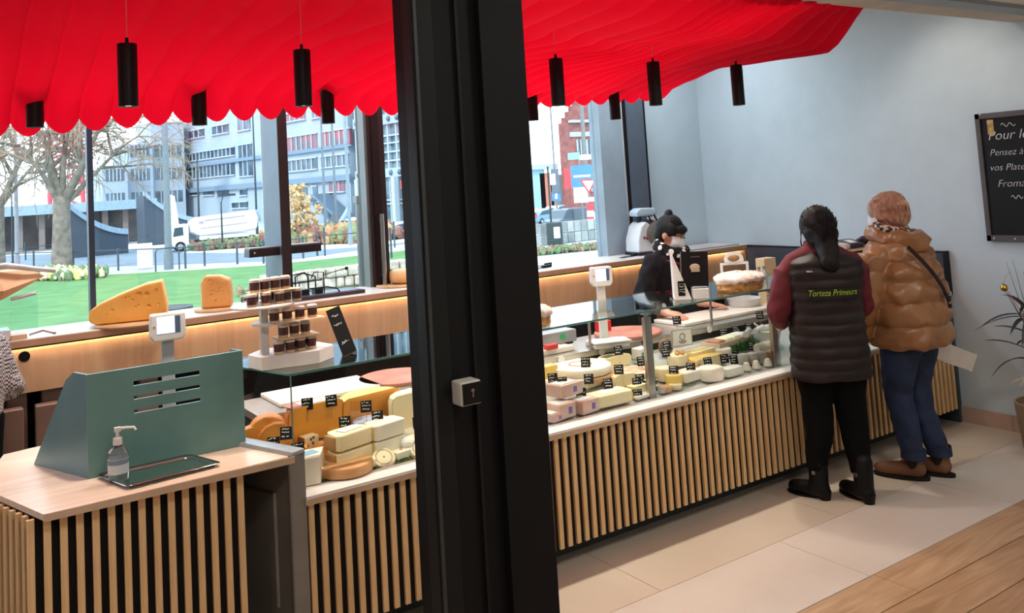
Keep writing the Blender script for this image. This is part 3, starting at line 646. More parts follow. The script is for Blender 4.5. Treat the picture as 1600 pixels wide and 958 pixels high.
t, s, p = C('yellow_cheese', 'tall yellow cheese piece half hidden by the pillar', 858, 590, rz=.1); block(t, .08, .06, .08, 'yellow', 'yellow')
t, s, p = C('flat_cheese', 'flat white cheese in paper at the front ledge left of the post', 1003, 627, rz=.1); block(t, .11, .05, .018, 'white')
t, s, p = C('cheese_tub', 'small clear tub at the foot of the steel post', 1035, 606+9, cat='tub'); put('tub', B().lathe([(0, 0), (.024, 0), (.028, .03), (.026, .03), (.022, .003)], 16), mat('tub_plastic', (200, 196, 186), .3), t, smooth='auto')
# around and right of the steel post
t, s, p = C('nut_bag', 'clear bag of brown nuts behind the steel post', 1040, 540, cat='bag'); put('bag', B().sph((0, 0, .045), (.05, .035, .05), 16, 10), mat('nuts', (150, 118, 86), .5, col2=(96, 66, 44), scale=30), t, smooth=True); put('bag_top', B().sph((0, 0, .098), (.045, .02, .012), 14, 6), glass('film'), t, smooth=True)
SIGNP = thing('framed_sign', 'small white framed certificate with round emblem among the cheeses', 'sign', tuple(at(1066, 541, Y=3.74)), -.25)
put('frame', B().bb((-.068, -.006, 0), (.068, .006, .098)), mat('silver_frame', (196, 200, 202), .3, .6), SIGNP, bevel=.003); put('sheet', B().bb((-.06, -.008, .008), (.06, -.006, .090)), PAPER, SIGNP)
eb = B().lathe([(.015, .0), (.019, .001), (.019, .0)], 20); eb.v = [(x, -.0085-z, .055+y) for x, y, z in eb.v]; put('round_emblem', eb, INK, SIGNP)
eb = B().bb((-.026, -.0088, .026), (.026, -.008, .031)).bb((-.018, -.0088, .018), (.018, -.008, .022)); put('printed_lines', eb, INK, SIGNP)
tray = thing('pale_tray', 'pale wooden tray with soft cheese portions at the back right', 'tray', tuple(deckpt(1138, 541)), .2)
put('tray_base', B().bb((-.19, -.06, 0), (.19, .06, .008)), mat('tray_cream', (226, 206, 180), .5), tray); put('tray_wall', B().bb((-.19, -.064, 0), (.19, -.058, .05)).bb((-.19, .058, 0), (.19, .064, .05)).bb((-.194, -.064, 0), (-.186, .064, .05)).bb((.186, -.064, 0), (.194, .064, .05)), mat('tray_cream', (226, 206, 180), .5), tray)
for k_ in range(4):
    q = Matrix.Rotation(.2, 3, 'Z') @ Vector((-.13+k_*.087, 0, .01)); t = thing('cheese_portion', ['leftmost', 'second', 'third', 'rightmost'][k_]+' soft cheese portion in the pale tray', 'cheese', tuple(tray.location+q), .2)
    put('paste', B().box((0, 0, .025), (.078, .09, .05)), PASTE[['pale', 'cream', 'pale', 'white'][k_]] if k_ else RIND['pink'], t, bevel=.01)
GRN = mat('herb_green', (62, 140, 44), .6, col2=(30, 92, 24), scale=40); GRN2 = mat('garnish_green', (132, 158, 70), .6, col2=(70, 110, 40), scale=40)
def garnish(name, label, pts, m, h=.03, n=200, w=.03, sp=.0022):
    b = B(); L = len(pts)-1
    for k_ in range(n):
        u = random.random()*L; i = int(u); f = u-i; q = Vector(pts[i])*(1-f)+Vector(pts[i+1])*f
        q = q+Vector((random.uniform(-.01, .01), random.uniform(-w, w), 0)); d = Vector((random.uniform(-.02, .02), random.uniform(-.02, .02), h*random.uniform(.5, 1.1)))
        s_ = Vector((random.uniform(-1, 1), random.uniform(-1, 1), 0)).normalized()*sp
        b.add([q-s_, q+s_, q+d+s_*.4, q+d-s_*.4], [(0, 1, 2, 3)])
    o = put(name, b, m, kind='stuff'); tag(o, label, 'garnish', kind='stuff'); return o
garnish('herb_garnish', 'bright green herb garnish in front of the pale tray', [deckpt(x, y) for x, y in ((1122, 552), (1150, 547), (1175, 542), (1196, 534))], GRN, .045, 700, .035, .003)
garnish('grass_garnish', 'strip of green plastic grass along the front of the left display', [deckpt(x, y) for x, y in ((492, 756), (540, 748), (600, 730), (672, 708))], GRN2, .022, 900, .022)
garnish('grass_garnish', 'strip of green plastic grass in front of the pink wrapped stack', [deckpt(x, y) for x, y in ((858, 672), (905, 660), (960, 643))], GRN2, .02, 450, .022)
garnish('grass_garnish', 'tuft of green plastic grass right of the steel post', [deckpt(x, y) for x, y in ((1062, 603), (1082, 599))], GRN2, .02, 120, .02)
t, s, p = C('cream_cheese_block', 'long cream cheese block in clear wrap in front of the framed sign', 1092, 560, rz=.1); block(t, .20, .09, .045, 'cream'); put('cling_film', B().box((-.02, 0, .025), (.21, .1, .052)), glass('film'), t)
t, s, p = C('fruit_cheese', 'crumbly cheese with nuts and dried fruit right of the steel post', 1060, 572); wheel(t, .055, .06, 'cream')
for _ in range(9): put('dried_fruit', B().sph((random.uniform(-.03, .045), random.uniform(-.04, .04), .064), .011, 8, 5), mat('dried_fruit', (206, 150, 84), .5), t)
t, s, p = C('pale_cheese_round', 'large pale yellow round cheese half behind the white cakes', 1112, 576, rz=.1); sector(t, .13, .06, 0, 180, 'yellow', 'cream')
for i_, (px, py, r, h, rd, lb) in enumerate(((1040, 596, .05, .07, 'cream', 'cream cheese cylinder behind the post foot'), (1054, 604, .045, .06, 'yellow', 'orange-cream cheese cylinder with price card right of the post'), (1040, 615, .035, .03, 'tan', 'low tan cheese round at the post foot'), (1056, 616, .035, .028, 'cream', 'low cream cheese round at the ledge right of the post'))):
    t, s, p = C('round_cheese', lb, px, py); wheel(t, r, h, rd)
t, s, p = C('brie_cheese', 'white floury soft cheese piece in paper right of the steel post', 1076, 596, rz=.1)
put('rind', B().prism([tuple(q) for q in rounded([Vector((-.08, -.045)), Vector((.08, -.045)), Vector((.09, .05)), Vector((-.06, .05))], .03)], 0, .055), RIND['white'], t, bevel=.01)
t, s, p = C('white_cheese_cake', 'tall smooth white cheese cake with price card', 1112, 598); wheel(t, .068, .072, 'white')
t, s, p = C('flat_white_cheese', 'flat floury white cheese right of the tall white cake', 1143, 588, rz=.05); block(t, .13, .07, .045, 'white', None)
t, s, p = C('flat_white_cheese', 'thin white cheese on a pale board at the ledge', 1146, 596, rz=.05); block(t, .10, .04, .012, 'cream')
for k_ in range(4):
    px, py = 1163+k_*14.5, 572-k_*2.0
    t, s, p = C('goat_cheese', ['leftmost', 'second', 'third', 'rightmost'][k_]+' of four grey-rinded goat cheese drums standing in a row', px, py); wheel(t, .029, .062, 'grey' if k_ != 3 else 'tan')
for k_, (px, py) in enumerate(((1167, 580), (1182, 577), (1200, 575), (1212, 572))):
    t, s, p = C('goat_cheese', ['leftmost', 'second', 'third', 'rightmost'][k_]+' small white goat cheese cone in the front right row', px, py)
    put('rind', B().lathe([(0, 0), (.024, 0), (.026, .006), (.014, .04), (.010, .042), (0, .042)], 18), RIND['white'], t, smooth='auto')
t, s, p = C('white_log_cheese', 'white cheese log lying behind the grey goat cheeses', 1197, 551, rz=.1); b = B(); b.tube([(-.09, 0, .03), (-.08, 0, .03), (.08, 0, .03), (.09, 0, .03)], [.022, .03, .03, .022], 16); put('rind', b, RIND['white'], t, smooth='auto')
t, s, p = C('white_bowl', 'white bowl of fresh cheese at the right end of the display', 1200, 541, cat='bowl'); put('bowl', B().lathe([(0, 0), (.05, 0), (.075, .05), (.085, .09), (.079, .09), (.07, .05), (0, .03)], 28), WHITE, t, smooth='auto'); put('fresh_cheese', B().lathe([(0, .088), (.05, .084), (.077, .078)], 20), PASTE['white'], t, smooth=True)
for k_, (a_, l_) in enumerate(((-.9, .13), (.6, .15))):
    u = thing('serving_spoon', ['white serving spoon leaning left in the white bowl', 'white serving spoon leaning right in the white bowl'][k_], 'spoon', tuple(t.location+Vector((0, 0, .07))))
    put('handle', B().tube([(0, 0, 0), (l_*math.sin(a_)*.9, .01, l_*.55)], [.008, .006], 8), WHITE, u); put('bowl_end', B().sph((0, 0, 0), (.014, .012, .01), 10, 6), WHITE, u)
for k_, (px, py) in enumerate(((1168, 521), (1186, 516), (1204, 512))):
    t, s, p = C('paper_roll', ['left', 'middle', 'right'][k_]+' white rolled paper behind the white bowl', px, py, cat='roll', z=.78); b = B(); a_ = (.5, .2, -.5)[k_]
    b.tube([(-.045*math.cos(a_), -.045*math.sin(a_), 0), (.045*math.cos(a_), .045*math.sin(a_), .01)], .018, 14); put('roll', b, WHITE, t, smooth='auto')
# more pieces filling rows between
fills = [(640, 640, 'cream', .07, .07, 'pale round cheese at the very back beside the pillar'), (524, 700, 'tan', .05, .05, 'small tan cheese round between orange block and left stack'), (570, 742, 'cream', .05, .035, 'small cream cheese round at the front between the stacks'), (870, 610, 'cream', .06, .05, 'small cream cheese round left of the filmed piece'),
         (940, 596, 'tan', .07, .04, 'tan-rinded round cheese between the white round and the fruit cheese'), (1130, 556, 'white', .05, .04, 'small white round cheese in front of the herbs'), (1020, 590, 'cream', .05, .05, 'cream round cheese directly behind the steel post'), (1085, 578, 'tan', .04, .04, 'small tan round between the fruit cheese and the pale half')]
for (px, py, rd, r, h, lb) in fills:
    t, s, p = C('round_cheese', lb, px, py); wheel(t, r, h, rd)
# ---- price cards: (pixel of the card centre, plane y, where)
tags = [(414+66, 632, 3.62, 'on the left of the large orange block'), (518, 627, 3.62, 'on the right of the large orange block'), (447, 678, 3.46, 'on the seeded orange cheese half'), (427, 694, 3.46, 'low beside the teal screen edge'), (466, 703, 3.40, 'above the corner wedge'),
 (539, 661, 3.52, 'on the left cut stack'), (590, 652, 3.50, 'on the right cut stack'), (572, 636, 3.56, 'on the blue-rinded round'), (654, 661, 3.48, 'on the long slab by the pillar'), (661, 606, 3.60, 'on the pale half beside the pillar'),
 (915, 567, 3.58, 'in the large white round'), (967, 548, 3.66, 'at the very back above the cream half wheel'), (1010, 539, 3.66, 'behind the green and white box'), (967, 578, 3.52, 'on the red fruit cheese, left'), (1003, 565, 3.54, 'on the red fruit cheese, right'),
 (864, 592, 3.52, 'left one on the pink wrapped stack'), (879, 598, 3.47, 'right one on the pink wrapped stack'), (908, 615, 3.45, 'between the pink stack and the yellow slab'), (920, 593, 3.5, 'on the filmed white piece'), (951, 600, 3.46, 'on the long yellow slab'),
 (1001, 593, 3.47, 'on the cream wedge, upper of two'), (996, 599, 3.45, 'on the cream wedge, lower of two'), (997, 617, 3.42, 'on the flat white cheese at the ledge'), (1058, 501, 3.68, 'on the framed sign'), (1043, 541, 3.6, 'on the nut bag'), (1041, 551, 3.58, 'below the nut bag'),
 (1053, 580, 3.45, 'on the orange-cream cylinder'), (1080, 575, 3.45, 'on the floury piece in paper'), (1107, 566, 3.46, 'on the tall white cake'), (1133, 561, 3.5, 'on the flat white cheese'), (1148, 563, 3.5, 'left of the grey goat cheeses'), (1147, 547, 3.58, 'in front of the herbs'),
 (1175, 570, 3.46, 'in front of the grey goat drums'), (1192, 569, 3.45, 'between the white goat cones'), (1131, 521, 3.68, 'left one on the pale tray'), (1151, 517, 3.68, 'middle one on the pale tray'), (1171, 512, 3.68, 'right one on the pale tray'), (1188, 493, 3.68, 'beside the rolled papers'), (1175, 541, 3.56, 'on the white log cheese'), (1112, 545, 3.62, 'on the cream block in clear wrap')]
for (px, py, yy, wh) in tags:
    yy = 3.41+(yy-3.40)*1.45; q = at(px, py, Y=yy); q.z -= .028; pricetag(q, wh, s=1.22)
# ================================================================== on the glass top
ZG = 1.061
GLJ = glass('jar_glass', (.97, .98, 1), 1.5)
st = thing('jar_stand', 'white three-tier display stand of small jars on the glass top', 'stand', (1.25, 3.60, ZG))
WS = mat('stand_white', (236, 230, 224), .4)
put('plinth', B().prism([(1.10, 3.55), (1.33, 3.51), (1.42, 3.58), (1.40, 3.70), (1.16, 3.74), (1.08, 3.66)], ZG, ZG+.055), WS, st, world=True, bevel=.004)
put('column', B().bb((1.122, 3.60, ZG+.05), (1.152, 3.63, ZG+.27)), WS, st, world=True, bevel=.003)
put('tier_plate', B().lathe([(0, 0), (.125, 0), (.128, .006), (.125, .011), (0, .011)], 32, (1.135, 3.61, ZG+.248)), WS, st, world=True, smooth='auto')
put('tier_plate', B().lathe([(0, 0), (.075, 0), (.078, .005), (.075, .010), (0, .010)], 32, (1.165, 3.61, ZG+.172)), WS, st, world=True, smooth='auto')
BRN = mat('jar_brown', (92, 44, 30), .45, col2=(56, 24, 18), scale=60); CRM = mat('jar_cream', (226, 196, 150), .5, col2=(206, 166, 116), scale=20); LIDW = mat('jar_lid', (226, 216, 206), .4, col2=(196, 170, 150), scale=40)
jar0 = thing('dessert_jar', '', 'jar', (0, 0, 0), 0, 'small dessert jars on the white stand')
put('cream_layer', B().lathe([(0, 0), (.0185, 0), (.0195, .010), (0, .010)], 14), CRM, jar0, smooth='auto')
put('brown_filling', B().lathe([(0, .010), (.0195, .010), (.0200, .040), (0, .040)], 14), BRN, jar0, smooth='auto')
put('lid', B().lathe([(0, .041), (.022, .041), (.022, .050), (.016, .054), (0, .054)], 14), LIDW, jar0, smooth='auto')
put('glass_wall', B().lathe([(.0205, 0), (.0215, .041)], 14), GLJ, jar0, smooth=True)
jpos = []
for k in range(3): jpos.append((1.065+k*.058, 3.53+k*.004, ZG+.259, ['left', 'middle', 'right'][k]+' jar at the front of the top tier'))
for k in range(2): jpos.append((1.10+k*.07, 3.62, ZG+.259, ['left', 'right'][k]+' jar at the back of the top tier'))
for k in range(4): jpos.append((1.085+k*.044, 3.552+.006*k, ZG+.313, ['leftmost', 'second', 'third', 'rightmost'][k]+' jar stacked as upper row on the top tier'))
for k in range(2): jpos.append((1.215+k*.045, 3.56, ZG+.259+.0*k, ['left', 'right'][k]+' jar at the right rim of the top tier'))
for k in range(4): jpos.append((1.16+k*.055, 3.55+.004*k, ZG+.183, ['leftmost', 'second', 'third', 'rightmost'][k]+' jar on the middle tier'))
for k in range(4): jpos.append((1.175+k*.048, 3.555+.005*k, ZG+.056, ['leftmost', 'second', 'third', 'rightmost'][k]+' jar in the lowest row on the plinth'))
for k in range(3): jpos.append((1.20+k*.048, 3.565+.005*k, ZG+.118, ['left', 'middle', 'right'][k]+' jar of the second layer above the plinth'))
for k in range(3): jpos.append((1.22+k*.048, 3.62+.004*k, ZG+.056, ['left', 'middle', 'right'][k]+' jar in the rear row on the plinth'))
CARD = mat('carton_tray', (222, 190, 150), .6)
for nm, a, b_, lb in (('carton_tray', (1.06, 3.52, ZG+.3125), (1.25, 3.60, ZG+.3135), 'thin beige carton sheet under the upper jars of the top tier'), ('carton_tray', (1.17, 3.53, ZG+.111), (1.345, 3.63, ZG+.118), 'beige carton sheet between the jar layers above the plinth'), ('carton_tray', (1.15, 3.52, ZG+.170+.012), (1.37, 3.60, ZG+.183), 'beige carton sheet under the jars of the middle tier')):
    tag(put(nm, B().bb(a, b_), CARD), lb, 'carton')
for i, (x, y, z, lb) in enumerate(jpos):
    o = jar0 if i == 0 else dup(jar0); o.location = (x, y, z); o['label'] = 'small glass jar of brown dessert, '+lb
# black price board
pb = thing('price_board', 'narrow black handwritten board leaning on the glass top right of the jars', 'sign', (1.50, 3.60, ZG), -.35)
pb.rotation_euler = (-.28, -.32, -.35)
put('board', B().box((0, 0, .105), (.062, .004, .21)), TAGM, pb)
for k in range(3):
    me = scrib(20+k, .04, 1, .0, .01, .0011, .007); me.transform(Matrix.Translation((0, -.0015, (.175, .135, .055)[k]))); put('handwriting', me, None, pb)
put('foot', B().box((0, .02, .003), (.062, .05, .005)), TAGM, pb)
# brochure holder
br = thing('leaflet_stand', 'white and black leaflet stand on the glass top in front of the server', 'leaflet stand', (3.44, 3.52, ZG), math.radians(-38))
put('white_side', B().add([(-.07, -.02, 0), (.02, -.02, 0), (-.07, -.02, .25), (-.07, .10, 0), (-.07, .10, .25), (.02, .10, 0)], [(0, 1, 2), (3, 4, 5), (0, 2, 4, 3), (1, 5, 4, 2), (0, 3, 5, 1)]), PAPER, br)
put('black_leaflet', B().box((.050, .02, .158), (.145, .05, .185), 0, Matrix.Rotation(-.12, 3, 'X') @ Matrix.Rotation(.06, 3, 'Y')), mat('leaflet_black', (24, 18, 20), .3), br)
put('holder_box', B().bb((.03, -.03, 0), (.115, .06, .055)), WHITE, br, bevel=.004)
eb = B().sph((.05, -.012, .17), (.028, .004, .02), 12, 6).bb((.03, -.014, .145), (.075, -.010, .16)); put('cheese_picture', eb, mat('print_cream', (206, 190, 160), .5), br)
eb = B().bb((.03, -.018, .225), (.08, -.016, .228)).bb((.035, -.006, .098), (.06, -.004, .104)); put('printed_line', eb, mat('print_grey', (130, 124, 120), .5), br)
me = scrib(41, .05, 4, .10, .02, .001, .006); me.transform(Matrix.Translation((-.03, -.0215, .0))); put('dark_card', B().bb((-.05, -.0225, .02), (-.012, -.020, .10)), TAGM, br)
me.transform(Matrix.Scale(.7, 4) @ Matrix.Translation((-.01, -.011, .02))); put('handwriting', me, None, br)
# cakes
def cake(nm, lb, c, rx, ry, crust=True):
    t = thing(nm, lb, 'cake', c)
    ly = B().lathe([(0, 0), (rx*.93, 0), (rx*.98, .012), (rx*.95, .028), (rx, .034), (rx*.99, .055), (rx*.9, .062), (0, .064)], 36); ly.v = [(x_*(1+.03*math.sin(9*z_*40+5*x_*30)), y_*ry/rx*(1+.03*math.sin(7*x_*40)), z_) for x_, y_, z_ in ly.v]; put('cake_layer', ly, mat('cake_crust', (222, 168, 104), .75, col2=(176, 118, 66), scale=40, bump=.6, bscale=90), t, smooth='auto')
    b = B(); random.seed(3); n = 28; rings = []
    for (r_, z_) in ((.0, .094), (.4, .093), (.75, .090), (1.0, .082), (1.07, .070), (1.10, .056), (1.04, .048)):
        rings.append([((r_*rx)*(1+random.uniform(-.05, .05))*math.cos(2*PI*k/n), (r_*ry)*(1+random.uniform(-.06, .06))*math.sin(2*PI*k/n), z_+random.uniform(-.008, .008)) for k in range(n)])
    b.loft(rings, cap=False); put('film_cover', b, mat('wrinkled_film', (238, 226, 222), .2, col2=(216, 186, 170), scale=26, bump=.5, bscale=50), t, smooth=True)
    return t
cake('wrapped_cake', 'round golden cake under crumpled film on the glass top at right', (3.89, 3.55, ZG), .15, .12)
cake('wrapped_cake', 'golden cake slice under film on the glass top just right of the pillar', (2.41, 3.52, ZG), .09, .08)
pt = thing('white_saucer', 'white saucer behind the wrapped cake on the glass top', 'plate', (4.05, 3.72, ZG)); put('plate', B().lathe([(0, 0), (.05, 0), (.09, .02), (.088, .024), (.048, .005), (0, .005)], 24), WHITE, pt, smooth='auto')
put('bowl_on_plate', B().lathe([(.03, .004), (.06, .045), (.056, .045), (.028, .008)], 20), WHITE, pt, smooth='auto')
hd = thing('white_holder', 'white arched card holder with oval handle hole behind the cake', 'holder', (4.13, 3.80, ZG), -.5); hd.scale = (1.12, 1, 1.05)
arc = [(-.075, 0), (-.075, .12), (-.055, .125)]+[(.055*math.cos(a), .125+.05*math.sin(a)) for a in [PI-PI*k/12 for k in range(13)]]+[(.055, .125), (.075, .12), (.075, 0), (.06, 0), (.06, .10), (-.06, .10), (-.06, 0)]
b = B(); ins = [(.035*math.cos(a), .135+.02*math.sin(a)) for a in [2*PI*k/16 for k in range(16)]]
# plate built as strips round the oval hole
out_ = [(.055*math.cos(a), .125+.05*max(math.sin(a), -.5)) for a in [2*PI*k/16 for k in range(16)]]
vs = [(x, y, z) for y in (-.003, .003) for (x, z) in out_]+[(x, y, z) for y in (-.003, .003) for (x, z) in ins]
fs = []
for k in range(16):
    k2 = (k+1) % 16; fs += [(k, k2, 32+k2, 32+k), (16+k2, 16+k, 48+k, 48+k2), (k2, k, 16+k, 16+k2), (32+k, 32+k2, 48+k2, 48+k)]
put('arched_plate', b.add(vs, fs).bb((-.08, -.003, .098), (.08, .003, .112)), WHITE, hd); put('leg', B().bb((-.08, -.003, 0), (-.066, .003, .1)), WHITE, hd); put('leg', B().bb((.066, -.003, 0), (.08, .003, .1)), WHITE, hd)
for k, (x, lb) in enumerate(((4.235, 'left'), (4.28, 'right'))):
    q = thing('glass_cruet', lb+' small glass bottle beside the wrapped cake', 'bottle', (x, 3.70, ZG)); put('body', B().lathe([(0, 0), (.018, 0), (.019, .04), (.008, .055), (.008, .07), (0, .07)], 14), mat('cruet', (176, 180, 184), .15, .4), q, smooth='auto'); put('stopper', B().lathe([(0, .071), (.011, .072), (.011, .082), (0, .086)], 12), STEEL, q, smooth='auto')
gj = thing('storage_jar', 'tall clear glass jar with wooden lid on the glass top beside the pillar', 'jar', (1.875, 3.60, ZG))
put('glass_body', B().lathe([(0, .004), (.06, .004), (.063, .01), (.063, .15), (.055, .16)], 24), GLJ, gj, smooth='auto'); put('wooden_lid', B().lathe([(0, .16), (.058, .16), (.058, .185), (0, .187)], 24), PLY, gj, smooth='auto'); put('contents', B().lathe([(0, .008), (.056, .008), (.056, .05), (0, .06)], 20), PASTE['pale'], gj, smooth='auto')
# ================================================================== worktop
ZW = .801; KW = 1.05
BRDW = mat('white_board', (238, 228, 214), .35)
def board(lb, x0, x1, y0, y1, h=.018, rz=0):
    t = thing('cutting_board', lb, 'cutting board', ((x0+x1)/2*KW, (y0+y1)/2*KW+.02, ZW), rz); put('board', B().box((0, 0, h/2), (x1-x0, y1-y0, h)), BRDW, t, bevel=.004); return t
board('large white cutting board at the left end of the worktop', 1.24, 1.74, 3.76, 4.06)
b1 = board('white cutting board under the server\'s hands', 3.66, 4.56, 3.78, 4.06, .02)
board('white cutting board below the right scale', 2.55, 2.84, 3.75, 4.02, .03)
tag(put('board_hook', B().lathe([(0, 0), (.02, 0), (.02, .004), (0, .004)], 16), WHITE, loc=(3.97, 3.897, .782), rot=(PI/2, 0, 0)), 'round white clip below the board under the server\'s hands', 'clip')
for (x, lb) in ((2.70, 'left'), (2.97, 'right')): tag(put('board_hook', B().lathe([(0, 0), (.022, 0), (.022, .004), (0, .004)], 16), WHITE, loc=(x*KW, 3.897, .782), rot=(PI/2, 0, 0)), 'round white clip with two dots below the white board, %s one' % lb, 'clip')
BRICK = mat('red_wood', (186, 122, 100), .5, col2=(160, 98, 78))
for (c, r, lb) in (((1.86, 3.90, ZW), .19, 'round reddish wooden board on the worktop left of the pillar'), ((3.32, 3.90, ZW), .20, 'round reddish wooden board on the worktop left of the server\'s hands')):
    t = thing('round_board', lb, 'board', (c[0]*KW, c[1]*KW, c[2])); put('disc', B().lathe([(0, 0), (r, 0), (r+.003, .008), (r, .018), (0, .018)], 36), BRICK, t, smooth='auto')
tag(put('steel_sheet', B().bb((1.84, 3.905, ZW), (2.2, 3.98, ZW+.004)), STEEL), 'thin steel sheet in front of the round board left of the pillar', 'sheet')
t = thing('plastic_tub', 'oval white plastic tub on the worktop right of the server\'s hands', 'tub', (4.62, 4.19, ZW+.022)); put('tub', B().lathe([(0, 0), (.10, 0), (.115, .05), (.108, .05), (.095, .006)], 28), mat('tub_white', (226, 224, 222), .3), t, smooth='auto')
t = thing('wooden_plank', 'small orange wooden serving plank at the right end of the worktop', 'board', (4.87, 4.12, ZW)); put('plank', B().box((0, 0, .01), (.2, .12, .018), .2), PLY, t, bevel=.004)
# scales
def scale(lb, x, y, w=1.0, dz=0.0, bs=1.0):
    t = thing('shop_scale', lb, 'scale', (x, y, ZW), math.radians(-25))
    SC = mat('scale_grey', (176, 176, 178), .4); SW = mat('scale_white', (214, 210, 206), .4)
    put('base', B().bb((-.16*bs, .24-.26*bs, 0), (.16*bs, .24, .055 if bs == 1 else .03)), SC if bs == 1 else SW, t, bevel=.01)
    put('weighing_plate', B().bb((-.17*bs, .22-.25*bs, .06 if bs == 1 else .03), (.17*bs, .22 if bs == 1 else .185, .07 if bs == 1 else .038)), STEEL if bs == 1 else SW, t, bevel=.004)
    put('column', B().bb((-.024, .19, .02), (.024, .22, .36+dz)), SC if bs == 1 else SW, t, bevel=.006)
    h = put('display_head', B().prismy([(-.085*w, .35+dz), (-.065*w, .33+dz), (.065*w, .33+dz), (.085*w, .35+dz), (.08*w, .44+dz), (-.08*w, .44+dz)], .165, .215), SW, t, bevel=.008)
    put('screen_glow', B().bb((-.052*w, .1635, .362+dz), (.030*w, .165, .428+dz)), mat('screen_light', (206, 226, 255), .3, emit=1.6), h)
    put('screen_side', B().bb((.031*w, .1635, .362+dz), (.056*w, .165, .428+dz)), mat('screen_blue', (70, 84, 110), .3, emit=.3), h)
    put('red_key', B().lathe([(0, 0), (.004, 0), (.004, .002), (0, .002)], 10), mat('key_red', (200, 60, 60), .4), h, loc=(-.065*w, .165, .39+dz), rot=(PI/2, 0, 0))
    return t
s1 = scale('grey shop scale with lit screen rising behind the teal screen', .80, 3.80, .82, .084); s1.rotation_euler = (0, 0, math.radians(-5)); s1.location = (.785, 3.615, .785)
s2 = scale('white shop scale with lit screen right of the pillar', 3.10, 3.70, .76, 0, .66); s2.rotation_euler = (0, 0, math.radians(-20)); s2.location = (3.13, 3.945-.17, ZW)
t = thing('weighing_unit', 'grey weighing unit with green sticker on the worktop right of the pillar', 'scale', (2.86, 4.14, ZW))
put('body', B().bb((-.22, -.10, .032), (.20, .10, .10)), mat('unit_grey', (150, 150, 152), .4, .3), t, bevel=.006); eb = B().lathe([(0, 0), (.018, 0), (.018, .002), (0, .002)], 18); put('green_sticker', eb, mat('green_sticker', (40, 160, 96), .5), t, loc=(.10, -.101, .07), rot=(PI/2, 0, 0))
put('foot', B().bb((-.2, -.09, .02), (.18, .09, .035)), BLACK, t)
tag(put('red_box', B().bb((3.36, 4.2, ZW), (3.45, 4.25, ZW+.08)), mat('red_box', (206, 40, 36), .5), bevel=.003), 'small red box on the worktop behind the round board', 'box')
tag(put('red_block', B().bb((2.79, 3.95, ZW+.031), (2.86, 3.99, ZW+.055)), mat('red_box', (1, 1, 1))), 'small bright red block on the white board in front of the weighing unit', 'block')
# ================================================================== on the back shelf
ZS = 1.126
CHZ = mat('emmental', (246, 184, 92), .5, col2=(236, 168, 74), sss=.12, bump=.03)
def holed(nm, outline, y0, y1, holes, m, parent, curv=0):
    me = B().prismy(outline, y0, y1).mesh(nm, m); o = bpy.data.objects.new(nm, me); COL.objects.link(o)
    bv = o.modifiers.new('b', 'BEVEL'); bv.width = .012; bv.segments = 3; bv.limit_method = 'ANGLE'
    hb = B()
    for (x, z, r) in holes: hb.sph((x, y0-.2*r, z), (r, r*.8, r*.85), 12, 8)
    hm = hb.mesh('h', None); ho = bpy.data.objects.new('h', hm); COL.objects.link(ho)
    bo = o.modifiers.new('c', 'BOOLEAN'); bo.operation = 'DIFFERENCE'; bo.object = ho; bo.solver = 'EXACT'; bo.use_self = True
    bpy.context.view_layer.update()
    me2 = bpy.data.meshes.new_from_object(o.evaluated_get(bpy.context.evaluated_depsgraph_get()))
    bpy.data.objects.remove(o); bpy.data.objects.remove(ho)
    me2.name = nm; me2.shade_smooth(); me2.set_sharp_from_angle(angle=.6)
    return put(nm, me2, None, parent)
sw = thing('emmental_cheese', 'large holed orange-yellow cheese wedge on a board on the window shelf', 'cheese', (.70, 5.14, ZS), math.radians(-16)); sw.scale = (.94, .94, .97)
ol = [(0.0, .045), (.012, .03), (.04, .02), (.40, .02), (.405, .09), (.385, .20), (.38, .225), (.30, .215), (.16, .17), (.06, .13), (.01, .10), (0, .08)]
holed('cheese_body', ol, -.07, .09, [(.12, .09, .012), (.26, .165, .017), (.225, .135, .010), (.30, .16, .016), (.35, .178, .012), (.31, .095, .014), (.36, .10, .010), (.09, .07, .007), (.24, .095, .009), (.255, .105, .009), (.19, .15, .008), (.205, .152, .008)], CHZ, sw)
put('wooden_board', B().lathe([(0, 0), (.20, 0), (.205, .008), (.20, .016), (0, .016)], 36, (.22, .02, 0)), mat('disc_wood', (1, 1, 1)), sw, smooth='auto')
s3 = thing('holed_cheese', 'smaller upright cheese piece with many holes on the window shelf', 'cheese', (1.37, 5.22, ZS), math.radians(-22)); s3.scale = (.92, .92, .98)
random.seed(11)
holed('cheese_body', [(-.075, .018), (.095, .018), (.10, .10), (.09, .175), (.03, .20), (-.06, .205), (-.078, .17)], -.05, .07, [(random.uniform(-.03, .085), random.uniform(.05, .18), random.uniform(.004, .010)) for _ in range(22)], mat('emmental_pinkish', (240, 176, 104), .5, col2=(226, 158, 86), sss=.1), s3)
put('pale_rind', B().bb((-.083, -.045, .02), (-.074, .065, .17)), RIND['cream'], s3, bevel=.003)
put('wooden_board', B().lathe([(0, 0), (.14, 0), (.144, .007), (.14, .015), (0, .015)], 32, (.01, .01, 0)), mat('disc_wood', (1, 1, 1)), s3, smooth='auto')
ntag[0] = 2
for q, wh in ((Vector((.93, 5.045, ZS+.012)), 'on the window shelf in front of the large holed wedge'), (Vector((1.50, 5.08, ZS+.010)), 'on the window shelf beside the smaller holed cheese')):
    pricetag(q, wh, -.25, -.2, 1.25)
w3 = thing('orange_rind_cheese', 'plain pale orange cheese wheel on a round plate on the window shelf', 'cheese', (2.62, 5.27, ZS))
